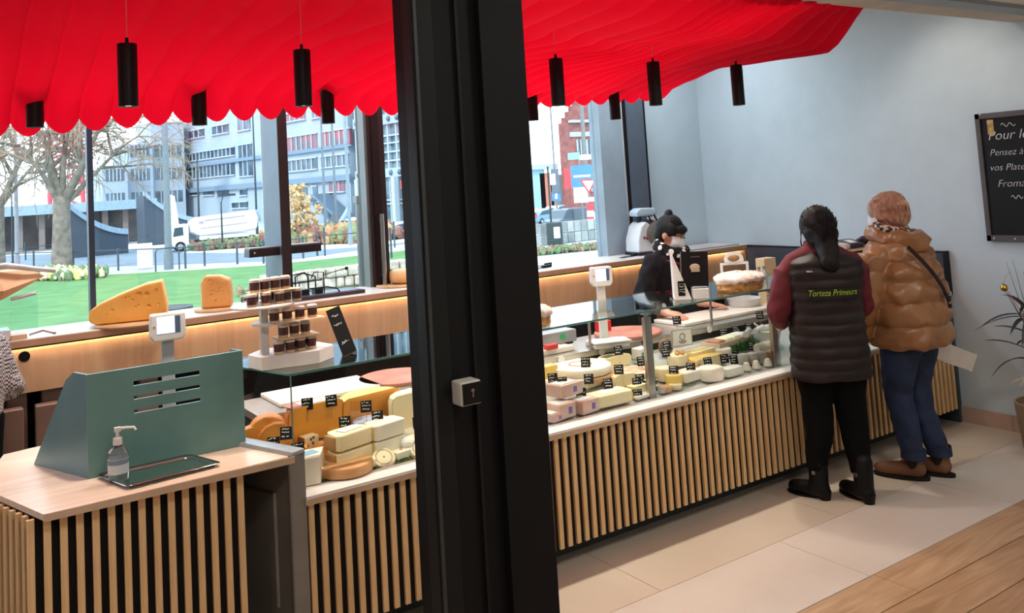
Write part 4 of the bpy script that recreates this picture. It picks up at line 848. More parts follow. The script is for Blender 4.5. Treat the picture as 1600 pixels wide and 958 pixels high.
put('rind', B().lathe([(0, .014), (.09, .014), (.112, .026), (.116, .05), (.113, .085), (.09, .10), (0, .103)], 36), mat('wheel_rind', (240, 190, 132), .5, col2=(226, 170, 110)), w3, smooth=True)
put('plate', B().lathe([(0, 0), (.16, 0), (.163, .006), (.16, .012), (0, .012)], 36, (-.05, -.01, 0)), mat('disc_wood', (1, 1, 1)), w3, smooth='auto')
tag(put('wooden_pot', B().lathe([(0, 0), (.05, 0), (.055, .02), (.055, .07), (.05, .07), (.045, .01)], 20), mat('pot_wood', (176, 110, 70), .5), loc=(2.88, 5.2, ZS), smooth='auto'), 'small brown wooden pot on the window shelf beside the pillar', 'pot')
rc = thing('raclette_stand', 'black wire cheese grill with a knob on a dark board on the window shelf', 'grill', (1.95, 5.22, ZS))
RB = mat('grill_black', (20, 18, 20), .35, .3)
put('board', B().bb((-.22, -.11, 0), (.30, .10, .022)), mat('dark_tray', (64, 36, 34), .4), rc, bevel=.003)
put('grey_top', B().bb((-.20, -.09, .022), (.28, .08, .025)), mat('slate_top', (92, 104, 120), .25), rc)
put('wire_frame', B().tube([(-.12, -.04, .02), (-.12, -.04, .14), (-.06, -.04, .16), (-.04, -.04, .13), (-.04, -.04, .025)], .005).tube([(.06, -.04, .02), (.06, -.04, .15), (.0, -.04, .155), (-.02, -.04, .12)], .004).tube([(-.12, .05, .02), (-.12, .05, .14), (-.04, .05, .15), (.04, .05, .12), (.04, .05, .02)], .005).tube([(-.04, -.06, .06), (.07, -.06, .06), (.13, -.08, .045), (.14, -.09, .022)], .005).tube([(-.14, -.04, .10), (.06, .0, .10)], .004), RB, rc)
put('clamp_block', B().bb((-.15, -.06, .022), (-.04, .02, .06)).bb((.0, -.05, .022), (.05, .02, .055)), RB, rc, bevel=.004)
put('knob', B().sph((.22, -.02, .155), .012, 10, 7).tube([(.06, -.02, .13), (.21, -.02, .155)], .003, 6), RB, rc)
hl = thing('heat_bar', 'dark T-shaped heating bar on a post on the window shelf', 'heater', (1.80, 5.30, ZS))
HB = mat('heater_brown', (48, 30, 32), .35, .3)
put('post', B().bb((-.018, -.012, 0), (.012, .012, .33)), RB, hl); put('bar', B().bb((-.22, -.055, .275), (.23, .055, .325)), HB, hl, bevel=.004); put('bar_top', B().bb((-.215, -.05, .325), (.225, .05, .330)), mat('heater_top', (150, 140, 148), .4), hl)
put('end_screw', B().sph((-.19, -.056, .30), .006, 8, 5).sph((0, -.056, .30), .006, 8, 5), STEEL, hl); put('post_cap', B().bb((-.02, -.012, .33), (.012, .012, .36)), RB, hl)
for (x, y, l, lb) in ((3.66, 5.19, .10, 'pair of black knives lying on the window shelf right of the pillar'), (3.78, 5.32, .07, 'black utensil lying behind the knives on the window shelf'), (4.52, 5.20, .13, 'long black knife lying on the window shelf before the slicer')):
    t = thing('kitchen_knife', lb, 'knife', (x, y, ZS), .25); put('handle', B().bb((0, -.012, 0), (l, .012, .018)), BLACK, t, bevel=.004); put('blade', B().bb((-l*1.1, -.014, .004), (0, .014, .008)), CHARC, t)
# slicer
sl_ = thing('meat_slicer', 'white slicing machine with rounded body and small red emblem on the window shelf', 'slicer', (4.72, 5.25, ZS), math.radians(-10))
put('base_body', B().prismy([(-.13, .02), (.22, .02), (.22, .05), (.02, .07), (0, .10), (-.01, .24), (-.05, .26), (-.09, .22), (-.125, .12)], -.10, .10), mat('slicer_white', (226, 230, 234), .25), sl_, bevel=.015, seg=3)
put('foot', B().bb((-.13, -.11, 0), (.23, .11, .02)), CHARC, sl_, bevel=.003)
put('blade_guard', B().lathe([(0, 0), (.09, 0), (.095, .012), (.05, .02), (0, .02)], 28), STEEL, sl_, loc=(.04, -.10, .16), rot=(PI/2, 0, 0), smooth='auto')
put('carriage', B().prismy([(.02, .10), (.16, .08), (.13, .22), (.05, .27)], -.06, .06), mat('carriage_brown', (128, 112, 106), .35, .4), sl_, bevel=.006)
put('hopper', B().prismy([(-.10, .30), (.06, .30), (.09, .33), (.07, .36), (-.06, .365), (-.10, .34)], -.06, .06), mat('slicer_cap', (188, 208, 222), .3), sl_, bevel=.012)
put('neck', B().tube([(-.05, 0, .25), (-.04, 0, .31)], .02, 10).tube([(.07, -.02, .33), (.13, -.03, .20)], .008).tube([(.02, -.03, .31), (.10, -.05, .12)], .007), CHARC, sl_)
put('red_emblem', B().sph((-.07, -.102, .135), (.012, .003, .011), 10, 6).sph((-.045, -.102, .128), (.012, .003, .011), 10, 6), mat('emblem_red', (170, 20, 44), .4), sl_)
tag(put('white_sheet', B().box((5.02, 5.36, ZS+.14), (.30, .01, .28), 0, Matrix.Rotation(-.15, 3, 'X')), mat('sheet_pale', (206, 204, 206), .5)), 'pale sheet standing behind the slicing machine against the wall', 'sheet')
tag(put('steel_rail', B().bb((4.98, 5.06, ZS), (5.58, 5.09, ZS+.006)), STEEL), 'thin steel rail lying along the shelf edge behind the server', 'rail')
# far left: paper-hooded slicer, chrome arm, clear guard
ls = thing('ham_slicer', 'slicing machine with peach paper hood and chrome arm at the far left of the shelf', 'slicer', (.33, 5.12, ZS), 0)
put('paper_hood', B().loft([[(-.24, -.06, .20), (-.05, -.10, .20), (.04, -.06, .24), (.00, .06, .26), (-.22, .08, .26)], [(-.24, -.09, .26), (-.03, -.13, .25), (.15, -.08, .30), (.02, .08, .33), (-.22, .09, .33)], [(-.20, -.05, .335), (-.06, -.06, .34), (.10, -.04, .335), (.02, .04, .345), (-.18, .05, .345)]]), mat('peach_paper', (240, 190, 136), .5, col2=(222, 160, 110)), ls)
put('chrome_arm', B().tube([(-.12, -.06, .36), (-.02, -.08, .37), (.20, -.08, .32)], [.014, .016, .012], 10), CHROME, ls, smooth=True)
put('lower_arm', B().tube([(.0, -.07, .20), (.11, -.08, .22)], .010, 8), CHROME, ls)
put('clear_guard', B().bb((-.06, -.06, .04), (.12, -.055, .22)), glass('guard', (.9, .96, .96)), ls)
put('base', B().bb((-.25, -.06, 0), (.0, .10, .05)), WHITE, ls, bevel=.006); put('support', B().bb((-.2, -.02, .05), (-.12, .06, .22)), STEEL, ls)
put('wood_tray', B().bb((.0, -.07, 0), (.07, .04, .022)), PLY, ls); put('crank', B().tube([(.08, -.06, .015), (.14, -.07, .03), (.19, -.08, .01)], .006).sph((.19, -.08, .012), .009, 8, 6), STEEL, ls)
# ================================================================== rack on the end counter
rk = thing('snack_rack', 'small wooden-shelved rack of packets on the end counter between the two customers', 'rack', (5.30, 3.85, .856))
for z in (.20, .295): put('rack_shelf', B().bb((-.22, -.12, z-.008), (.30, .12, z+.008)), PLY, rk)
put('rack_side', B().bb((-.225, -.12, 0), (-.212, .12, .30)), CHARC, rk); put('rack_side', B().bb((.29, -.12, 0), (.303, .12, .30)), CHARC, rk); put('rack_back', B().bb((-.22, .11, 0), (.3, .12, .30)), BLACK, rk)
VIOP = mat('violet_pack', (52, 34, 54), .25); 
for k, (x, z, rx_, lb, m_) in enumerate(((-.02, .315, .2, 'black packet with white print lying on top of the rack, left', VIOP), (.12, .318, -.5, 'black packet tilted on top of the rack with pinkish picture', VIOP), (-.12, .308, .1, 'green and white packet at the left end of the rack top', mat('green_pack', (150, 150, 110), .4, col2=(220, 214, 200), scale=20)), (.25, .31, 0, 'dark packet at the right end of the rack top', BLACK))):
    t = thing('snack_packet', lb, 'packet', (5.30+x, 3.80, .856+z), .3*k-.2); R_ = Matrix.Rotation(rx_, 3, 'X')
    put('pouch', B().box((0, 0, .02), (.15, .13, .035), 0, R_), m_, t, bevel=.012, seg=3); put('front_print', B().box(R_ @ Vector((0, -.01, .0385))+Vector((0, 0, 0)), (.06, .07, .001), 0, R_), mat('pack_print', (222, 180, 170), .5, col2=(240, 236, 232), scale=30), t)
for k, (x, z, m_, lb) in enumerate(((.02, .22, WHITE, 'white saucer stack on the middle shelf of the rack'), (.16, .215, CHARC, 'dark box on the middle shelf of the rack'), (.05, .01, mat('steel_blue', (130, 140, 150), .3, .4), 'grey-blue box under the rack'), (.17, .01, mat('pale_box', (190, 192, 194), .4), 'pale box at the bottom of the rack'))):
    tag(put('rack_box', B().bb((5.30+x-.05, 3.76, .856+z-.008), (5.30+x+.05, 3.86, .856+z+.05)), m_, bevel=.006), lb, 'box')
tag(put('tall_cream_box', B().bb((4.80, 4.14, ZW), (4.92, 4.22, 1.12)), mat('warm_box', (236, 206, 160), .5), bevel=.004), 'cream box rising behind the customer in the quilted vest', 'box')  # plain box in one cream colour, no glow
# ================================================================== chalkboard, plant
cb = thing('chalkboard', 'black chalkboard with grey frame and French handwriting on the right wall', 'chalkboard', (5.66, 2.6, 1.2))
CBF = mat('board_frame', (78, 74, 74), .5); yA, yB, zA, zB = 3.037, 2.2, 1.192, 2.009
put('board', B().bb((5.652, yB, zA), (5.672, yA, zB)), mat('board_black', (16, 18, 18), .35), cb, world=True)
for a, b_ in (((yB, zB-.035), (yA, zB)), ((yB, zA), (yA, zA+.038)), ((yA-.030, zA), (yA, zB)), ((yB, zA), (yB+.03, zB))): put('frame_bar', B().bb((5.640, a[0], a[1]), (5.673, b_[0], b_[1])), CBF, cb, world=True, bevel=.002)
CHALK = mat('chalk', (216, 216, 214), .8)
def cbt(s, y, z, size): text('chalk_writing', s, size, CHALK, cb, frame((5.6505, y, z), (0, -1, 0), (0, 0, 1)) @ Matrix.Translation((0, 0, 0)), shear=.3)
def cbl(s, yl, z, size):
    me = textmesh(s, size, .3, .0003, -.001); x0 = min(v.co.x for v in me.vertices); me.transform(Matrix.Translation((-x0, 0, 0))); me.transform(frame((5.6505, yl, z), (0, -1, 0), (0, 0, 1))); me.transform(wmat(cb).inverted()); me.materials.clear(); me.materials.append(CHALK); put('chalk_writing', me, None, cb)
cbl('Pour les', 2.965, 1.835, .085); cbl('Pensez à com', 2.965, 1.735, .060); cbl('vos Plateau', 2.970, 1.640, .060); cbl('Fromages', 2.935, 1.535, .066)
def squig(y, z, l): put('chalk_flourish', B().tube([(5.650, y-l*k/10, z+.012*math.sin(k*.63*2)) for k in range(11)], .0022, 5), CHALK, cb, world=True)
squig(2.88, 1.925, .09); squig(2.86, 1.470, .07)
put('brown_patch', B().bb((5.649, 2.925, 1.87), (5.651, 2.965, 1.965)), mat('brown_sticker', (150, 116, 66), .5, col2=(206, 170, 100), scale=30), cb, world=True)
for y in (2.99, 2.86): put('screw', B().sph((5.639, y, zA+.018), .006, 8, 5), WHITE, cb, world=True)
for y in (3.0,): put('screw', B().sph((5.639, y, zB-.006), .005, 8, 5), WHITE, cb, world=True)
pl = thing('potted_palm', 'dark strap-leaved plant with bare twigs and pot at the right picture edge', 'plant', (5.35, 2.64, 0))
LF = mat('dark_leaf', (44, 54, 44), .45, col2=(26, 34, 28)); 
put('pot', B().lathe([(0, 0), (.13, 0), (.16, .30), (.15, .30), (.14, .27), (0, .27)], 24), mat('pot_clay', (150, 126, 100), .7), pl, smooth='auto')
random.seed(5)
def leaf(base, ang, el, L, w, droop):
    b = B(); n = 9; vs = []
    d = Vector((math.cos(ang)*math.cos(el), math.sin(ang)*math.cos(el), math.sin(el))); s_ = Vector((-math.sin(ang), math.cos(ang), 0))
    for i in range(n+1):
        t = i/n; p_ = Vector(base)+d*L*t+Vector((0, 0, -droop*t*t)); ww = w*math.sin(PI*min(t*.95+.06, 1))**.7
        vs += [p_-s_*ww, p_+Vector((0, 0, -ww*.3)), p_+s_*ww]
    for i in range(n): k = i*3; b.add([], []) ; b.f += [(k, k+1, k+4, k+3), (k+1, k+2, k+5, k+4)]
    b.v = vs; return b
stem_top = Vector((0, 0, .62))
put('stem', B().tube([(0, 0, .27), (.01, 0, .5), (0, 0, .86)], [.014, .011, .006], 8), mat('stem_brown', (104, 74, 56), .7), pl)
for k in range(16):
    a = PI*.5+k*2.4; el = random.uniform(.1, 1.0); put('strap_leaf', leaf((0, 0, .50+.02*k), a, el, random.uniform(.28, .42), .021, random.uniform(.12, .4)), LF, pl, smooth=True)
for k in range(8):
    a = PI*.55+k*.8; put('strap_leaf', leaf((0, 0, .78), a, random.uniform(.2, 1.1), random.uniform(.3, .4), .019, random.uniform(.1, .35)), LF, pl, smooth=True)
TWG = mat('bare_twig', (66, 54, 46), .8)
for k in range(11):
    a = k*1.7; sp_ = random.uniform(.12, .26); put('twig', B().tube([(0, 0, .4), (sp_*.4*math.cos(a), sp_*.4*math.sin(a), .75), (sp_*math.cos(a), sp_*math.sin(a), random.uniform(.9, 1.12))], [.003, .0022, .001], 5), TWG, pl)
put('red_cord', B().tube([(-.03, .13, .93), (.0, .08, .80), (.02, .0, .60)], .002, 5), mat('red_cord', (200, 70, 90), .6), pl)
for k in range(10):
    a = k*.63; put('dry_flower_leaf', leaf((-.03, .06, .43), a, .3, .12, .008, .06), mat('dry_cream', (190, 176, 140), .7), pl)
gp = at(1569, 450, Y=2.78); gbb = thing('gold_bauble', 'shiny gold bauble hanging in the dark plant', 'bauble', tuple(gp)); put('ball', B().sph((0, 0, 0), .021, 24, 16), mat('gold', (224, 176, 70), .12, 1), gbb, smooth=True); put('cap', B().lathe([(0, .026), (.005, .026), (.006, .019), (0, .019)], 10).tube([(0, 0, .026), (.01, -.01, .07), (.03, -.04, .10)], .0008, 4), mat('gold', (1, 1, 1)), gbb)
# ================================================================== people
def skinmat(n, c, c2): return mat(n, c, .5, col2=c2, sss=.15, bump=.02)
SKIN = skinmat('skin', (214, 156, 130), (200, 140, 114))
def capsule(b, p1, p2, r1, r2, n=14, e=(1, 1)):
    p1, p2 = Vector(p1), Vector(p2); d = p2-p1; L = d.length; d.normalize(); pts = []; rs = []
    for k in range(4): a = PI/2*(1-k/4); pts.append(p1-d*r1*math.sin(a)); rs.append(max(r1*math.cos(a), .0005))
    for k in range(3): t = (k)/2; pts.append(p1+(p2-p1)*t); rs.append(r1+(r2-r1)*t)
    for k in range(1, 5): a = PI/2*k/4; pts.append(p2+d*r2*math.sin(a)); rs.append(max(r2*math.cos(a), .0005))
    return b.tube(pts, rs, n)
def ell(b, c, r, R=None): return b.sph(c, r, 20, 14, R)
def organic(name, b, m, parent, vox=.008, sm=6, world=False, disp=None, label=None):
    me = b.mesh(name, m, True)
    if world: me.transform(wmat(parent).inverted())
    o = bpy.data.objects.new(name, me); COL.objects.link(o)
    r = o.modifiers.new('r', 'REMESH'); r.mode = 'VOXEL'; r.voxel_size = vox; r.use_smooth_shade = True
    if sm: s_ = o.modifiers.new('s', 'SMOOTH'); s_.iterations = sm; s_.factor = .5
    bpy.context.view_layer.update()
    me2 = bpy.data.meshes.new_from_object(o.evaluated_get(bpy.context.evaluated_depsgraph_get()))
    bpy.data.objects.remove(o); me2.name = name
    if disp:
        for v in me2.vertices: v.co = disp(v.co)
    me2.shade_smooth(); me2.materials.clear(); me2.materials.append(m)
    o = bpy.data.objects.new(name, me2); COL.objects.link(o); o.parent = parent
    if label: o['label'] = label
    return o
def ring(c, rx, ry, n=32, R=None, pw=1.0):
    out = []
    for k in range(n):
        a = 2*PI*k/n; x = rx*math.copysign(abs(math.cos(a))**pw, math.cos(a)); y = ry*math.copysign(abs(math.sin(a))**pw, math.sin(a)); v = Vector((x, y, 0)); out.append(Vector(c)+(R @ v if R is not None else v))
    return out
def torso(b, keys, step=.006, seams=None, puff=0, pw=.85, n=40):
    """keys: (z, cx, cy, rx, ry); seams: list of z where the quilting is stitched"""
    zs = [k[0] for k in keys]; z = zs[0]; rings = []
    while z <= zs[-1]+1e-6:
        v = [interp(zs, [k[i] for k in keys], z) for i in range(1, 5)]; f = 0
        if seams:
            for i in range(len(seams)-1):
                if seams[i] <= z < seams[i+1]: f = puff*(math.sin(PI*(z-seams[i])/(seams[i+1]-seams[i])))**.55
        rings.append(ring((v[0], v[1], z), v[2]+f, v[3]+f, n, None, pw)); z += step
    return b.loft(rings)
def limb(b, pts, rad, step=.006, puff=0, seam=.055, n=20):
    """sleeve or leg along a poly-line with optional quilted bulges"""
    P_ = [Vector(p) for p in pts]; L = [0]
    for i in range(1, len(P_)): L.append(L[-1]+(P_[i]-P_[i-1]).length)
    t = 0; pp = []; rr = []
    while t <= L[-1]:
        q = Vector([interp(L, [p[i] for p in P_], t) for i in range(3)]); r = interp(L, rad, t)
        if puff: r += puff*abs(math.sin(PI*t/seam))**.6
        pp.append(q); rr.append(r); t += step
    return b.tube(pp, rr, n)
def hand(b, w, d, up, side, s=1.0, curl=.3, spread=1):
    """w wrist, d finger direction, up = back-of-hand normal, side=+1 if the thumb is on the +x side of d x up"""
    w = Vector(w); d = Vector(d).normalized(); up = Vector(up); up = (up-d*up.dot(d)).normalized(); x = d.cross(up).normalized()*side
    pal = w+d*.045*s
    R = Matrix((x, d, up)).transposed()
    ell(b, pal, (.040*s, .050*s, .016*s), R)
    capsule(b, w-d*.03*s, w+d*.02*s, .025*s, .026*s)
    for k, (off, L) in enumerate(((.028, .072), (.010, .080), (-.009, .074), (-.027, .058))):
        a = off*6*spread; dd = (d*math.cos(a*.6)+x*math.sin(a*.6)).normalized(); p0 = w+d*.082*s+x*off*s
        p1 = p0+dd*L*.42*s-up*curl*.10*L*s; p2 = p1+(dd-up*curl*.8).normalized()*L*.32*s; p3 = p2+(dd-up*curl*1.6).normalized()*L*.26*s
        capsule(b, p0-dd*.02*s, p1, .0092*s, .0085*s, 10); capsule(b, p1, p2, .0085*s, .0078*s, 10); capsule(b, p2, p3, .0078*s, .0066*s, 10)
    q0 = w+d*.025*s+x*.024*s; dd = (d*.75+x*.75).normalized(); q1 = q0+dd*.040*s; q2 = q1+(d*.95+x*.3-up*.2*curl).normalized()*.030*s
    capsule(b, q0, q1, .014*s, .010*s, 10); capsule(b, q1, q2, .010*s, .008*s, 10)
def head(b, c, R, s=1.0):
    """head with brow, nose, chin, ears; local +y is the face direction"""
    f = lambda v: Vector(c)+R @ (Vector(v)*s)
    ell(b, f((0, -.01, .02)), (.074*s, .094*s, .098*s), R); ell(b, f((0, .02, -.045)), (.056*s, .066*s, .066*s), R)
    ell(b, f((0, .05, -.085)), (.028*s, .025*s, .020*s), R)
    capsule(b, f((0, .083, .015)), f((0, .103, -.02)), .007*s, .012*s, 10); ell(b, f((0, .083, -.055)), (.026*s, .014*s, .012*s), R)
    ell(b, f((0, .074, .035)), (.05*s, .016*s, .012*s), R)
    for sx in (-1, 1): ell(b, f((sx*.076, -.005, -.005)), (.010*s, .020*s, .032*s), R); ell(b, f((sx*.04, .06, -.02)), (.022*s, .02*s, .02*s), R)
    capsule(b, f((0, -.015, -.06)), f((0, -.03, -.15)), .05*s, .054*s)
def eyes(c, R, parent, s=1.0, brow=(50, 34, 28), world=False):
    f = lambda v: Vector(c)+R @ (Vector(v)*s)
    for sx in (-1, 1):
        e_ = put('eye', B().sph(f((sx*.031, .080, .008)), (.012*s, .009*s, .007*s), 12, 8, R), mat('eye_white', (226, 220, 214), .25), parent, world=world, smooth=True)
        put('iris', B().sph(f((sx*.031, .0885, .008)), (.0048*s, .002*s, .0048*s), 10, 6, R), mat('iris_dark', (44, 28, 20), .2), e_, world=world)
        put('eyebrow', B().tube([f((sx*.014, .090, .028)), f((sx*.033, .086, .033)), f((sx*.052, .070, .027))], [.003, .0035, .002], 6), mat('brow_hair', brow, .8), parent, world=world)
def surf_noise(amp, sc, seed=0):
    from mathutils import noise
    return lambda co: co+Vector((noise.noise(co*sc+Vector((seed, 0, 0))), noise.noise(co*sc+Vector((0, seed+5, 0))), noise.noise(co*sc+Vector((0, 0, seed+9)))))*amp
def strands(c, R, pts_fn, m, parent, n=60, name='hair_strands'):
    b = B()
    for k in range(n): b.tube(pts_fn(k), [.0022, .0018, .0006], 4, cap=False)
    o = put(name, b, m, parent); o['kind'] = 'stuff'; return o

# ---------------------------------------------------------------- customer 1: quilted vest
A1 = math.radians(38)      # azimuth (from +Y towards +X) she faces
p1 = thing('person', 'customer seen from behind in dark quilted vest over burgundy sleeves, black trousers and boots', 'person', (3.99, 3.05, 0), -A1)
BURG = mat('burgundy_knit', (94, 18, 30), .8, col2=(88, 14, 26), bump=.1, bscale=200); VEST = mat('dark_vest', (42, 35, 34), .48, col2=(34, 28, 27), bump=.06, bscale=60)
LEG = mat('black_leggings', (9, 9, 11), .9); LEG.node_tree.nodes['Principled BSDF'].inputs['Specular IOR Level'].default_value = .12; BOOT = mat('black_boot', (12, 11, 12), .5, bump=.05)
SK = B()
HC = Vector((0.0, .035, 1.395)); HR = Matrix.Rotation(.12, 3, 'Z') @ Matrix.Rotation(-.22, 3, 'X')
head(SK, HC, HR, .97)
torso(SK, [(.74, 0, 0, .15, .10), (.86, 0, 0, .14, .095), (1.0, 0, .0, .13, .085), (1.15, 0, .0, .16, .10), (1.24, 0, .01, .14, .08), (1.29, 0, .02, .06, .055)], .02)
LA = [(-.185, -.0, 1.19), (-.25, .0, .97), (-.20, .20, .86)]; RA = [(.175, .01, 1.19), (.215, .08, .97), (.14, .26, .88)]
for A_ in (LA, RA): capsule(SK, A_[0], A_[1], .045, .038); capsule(SK, A_[1], A_[2], .038, .028)
hand(SK, LA[2], (.5, .8, .0), (0, 0, 1), -1, .95, .6); hand(SK, RA[2], (-.5, .8, 0), (0, 0, 1), 1, .95, .6)
FL, FR = Vector((-.13, -.01, 0)), Vector((.085, -.075, 0))
def legpts(hx, F): return [(hx, 0, .80), (hx*1.02, .015, .46), (F.x, F.y-.01, .08)]
for hx, F in ((-.085, FL), (.085, FR)):
    q = legpts(hx, F); capsule(SK, q[0], q[1], .078, .052); capsule(SK, q[1], q[2], .052, .034); capsule(SK, (F.x, F.y-.02, .05), (F.x, F.y+.06, .035), .026, .020)
organic('body', SK, SKIN, p1, .010, 4)
lg = B()
for hx, F in ((-.085, FL), (.085, FR)):
    q = legpts(hx, F); limb(lg, [(hx*.9, 0, .84), (hx, 0, .70), (hx*1.0, .012, .50), (hx*1.05, -.01, .34), (F.x, F.y-.01, .14)], [.095, .112, .080, .074, .050])
ell(lg, (0, -.01, .80), (.182, .132, .13)); organic('trousers', lg, LEG, p1, .010, 6, disp=surf_noise(.006, 14))
for F, az in ((FL, A1+.15), (FR, .42)):
    b = B(); R = Matrix.Rotation(az, 3, 'Z'); f = lambda v: F+R @ Vector(v)
    capsule(b, f((0, -.02, .20)), f((0, -.015, .07)), .050, .050); capsule(b, f((0, -.03, .05)), f((0, .13, .036)), .044, .034); ell(b, f((0, .10, .040)), (.040, .065, .034), R)
    bo = organic('boot', b, BOOT, p1, .007, 4)
    put('heel', B().loft([ring(f((0, -.045, .0)), .026, .026, 16), ring(f((0, -.045, .045)), .034, .034, 16)]), BOOT, bo); put('sole', B().loft([ring(f((0, .085, .0)), .036, .085, 20, R), ring(f((0, .085, .012)), .038, .088, 20, R)]), BOOT, bo)
    put('buckle', B().box(f((-.05, -.02, .145)), (.012, .018, .018), 0, R), STEEL, bo)
sl = B()
for A_ in (LA, RA): limb(sl, [A_[0], A_[1], (Vector(A_[1])*.25+Vector(A_[2])*.75)], [.070, .060, .044])
for A_ in (LA, RA): ell(sl, (A_[0][0]*.93, 0, 1.185), (.066, .070, .066)); capsule(sl, (A_[0][0]*.9, 0, 1.21), (A_[0][0]*.3, .01, 1.27), .06, .055)
torso(sl, [(1.0, 0, 0, .15, .10), (1.20, 0, 0, .175, .10), (1.26, 0, .01, .12, .085), (1.30, 0, .03, .080, .072), (1.345, 0, .035, .072, .068)], .02)
organic('burgundy_top', sl, BURG, p1, .009, 5, disp=surf_noise(.010, 16))
v = B(); sm = [.62+.058*k for k in range(11)]+[1.285]
torso(v, [(.62, 0, 0, .195, .150), (.72, 0, 0, .197, .150), (.86, 0, 0, .188, .138), (.98, 0, 0, .180, .130), (1.10, 0, 0, .188, .132), (1.18, 0, 0, .202, .128), (1.228, 0, .0, .196, .116), (1.262, 0, .012, .135, .096), (1.285, 0, .02, .09, .08)], .005, sm, .010, .8, 48)
vest = organic('quilted_vest', v, VEST, p1, .007, 2, disp=surf_noise(.006, 12))
cl_ = B().loft([ring((0, .02, 1.25), .080, .074, 28), ring((0, .03, 1.30), .082, .076, 28), ring((0, .035, 1.325), .076, .070, 28), ring((0, .035, 1.30), .07, .064, 28), ring((0, .02, 1.25), .068, .062, 28)]); put('collar', cl_, VEST, vest, smooth=True)
for sx in (-1, 1): put('armhole_piping', B().tube([(sx*(.186+.0*k), -.09+.02*k, 1.20-.0*k) for k in range(2)], .004), VEST, vest) if 0 else None
def backy(x, z): 
    ks = [(.62, .195, .150), (.86, .188, .138), (.98, .180, .130), (1.10, .186, .130), (1.19, .184, .120)]; rx = interp([k[0] for k in ks], [k[1] for k in ks], z)+.014; ry = interp([k[0] for k in ks], [k[2] for k in ks], z)+.014
    a = min(abs(x)/rx, .999); c_ = a**(1/.8); s_ = math.sqrt(max(1-c_*c_, 0)); return -ry*s_**.8
put('name_patch', B().add([(x_, backy(x_, z_)-.004, z_) for z_ in (1.048, 1.10) for x_ in [-.115+.23*k/16 for k in range(17)]], [(k, k+1, 18+k, 17+k) for k in range(16)]), VEST, vest)
gm = textmesh('Torteza Primeurs', .043, .35, .0004, .0002)
wid = max(q.co.x for q in gm.vertices)-min(q.co.x for q in gm.vertices); sc_ = .25/wid
for q in gm.vertices:
    x_ = q.co.x*sc_+.005; z_ = 1.065+q.co.y*sc_*1.25; q.co = Vector((x_, backy(x_, z_)-.006-q.co.z, z_))
gm.materials.clear(); gm.materials.append(mat('green_thread', (150, 186, 52), .6)); put('embroidered_name', gm, None, vest)
put('small_tab', B().bb((-.115, -.155, 1.19), (-.09, -.118, 1.196)), mat('tab_grey', (150, 146, 140), .5), vest)
hb = B(); fh = lambda v: HC+HR @ Vector(v)
ell(hb, fh((0, -.018, .028)), (.094, .108, .100), HR); ell(hb, fh((0, -.045, -.03)), (.090, .080, .085), HR)
capsule(hb, fh((0, -.07, -.02)), fh((0.004, -.095, -.10)), .070, .056); capsule(hb, fh((.004, -.095, -.10)), (.008, -.135, 1.235), .060, .050); capsule(hb, (.008, -.135, 1.24), (.008, -.140, 1.222), .048, .034)
HAIRK = mat('black_hair', (13, 11, 12), .62, col2=(22, 18, 18), stretch=(1, 1, .1), scale=60, bump=.5, bscale=120); HAIRK.node_tree.nodes['Principled BSDF'].inputs['Specular IOR Level'].default_value = .25
organic('hair', hb, HAIRK, p1, .007, 5, disp=surf_noise(.008, 22))
tie_ = (B().tube([fh((.004+.060*math.cos(a), -.098+.05*math.sin(a), -.088)) for a in [2*PI*k/16 for k in range(17)]], .007, 6))
strands(0, 0, lambda k: [fh((-.075, .01+.004*k, .03)), fh((-.095+.002*k, .02+.004*k, -.06)), fh((-.085+.003*k, .03+.002*k, -.13))], HAIRK, p1, 8)
rs_ = random.Random(2)
def backhair(k):
    a = -1.5+3.0*rs_.random(); e = rs_.uniform(-.2, 1.3); q0 = Vector((.101*math.sin(a)*math.cos(e), -.018-.113*math.cos(a)*math.cos(e), .028+.106*math.sin(e)))
    return [fh(q0), fh(q0*.72+Vector((.0, -.105, -.07))*.34+Vector((0, -.018, 0))), fh((rs_.uniform(-.05, .05), -.148, -.09))]
strands(0, 0, backhair, HAIRK, p1, 90)
eyes(HC, HR, p1, .97)
# ---------------------------------------------------------------- customer 2: brown puffer jacket
A2 = math.radians(2)
p2 = thing('person', 'grey-blonde customer in shiny brown hooded puffer jacket, jeans and ankle boots, facing left', 'person', (4.55, 2.93, 0), -A2)
JK = mat('brown_puffer', (152, 108, 70), .32, col2=(134, 92, 56), bump=.10, bscale=30); JEAN = mat('blue_jeans', (26, 42, 74), .8, col2=(16, 28, 54), scale=10); CHEL = mat('brown_suede', (118, 78, 50), .7, col2=(98, 62, 38), bump=.05)
SK = B(); HC2 = Vector((.015, .085, 1.448)); HR2 = Matrix.Rotation(math.radians(22), 3, 'Z') @ Matrix.Rotation(-.22, 3, 'X')
head(SK, HC2, HR2, .98)
torso(SK, [(.74, 0, 0, .16, .11), (.88, 0, 0, .15, .10), (1.05, 0, .01, .14, .09), (1.22, 0, .03, .16, .10), (1.29, 0, .04, .12, .08), (1.34, 0, .06, .06, .055)], .02)
LA = [(-.20, .05, 1.22), (-.29, .07, .98), (-.25, .17, .74)]; RA = [(.20, .05, 1.22), (.28, .02, .97), (.22, .02, .80)]
for A_ in (LA, RA): capsule(SK, A_[0], A_[1], .046, .040); capsule(SK, A_[1], A_[2], .040, .028)
hand(SK, LA[2], (.05, .12, -1), (-1, 0, 0), -1, .95, 1.0); hand(SK, RA[2], (0, 0, -1), (1, 0, 0), 1, .95, 1.4)
G1, G2 = Vector((-.075, .02, 0)), Vector((.075, -.035, 0))
def leg2(hx, F): return [(hx, 0, .80), (hx+.0, .06, .46), (F.x, F.y-.02, .08)]
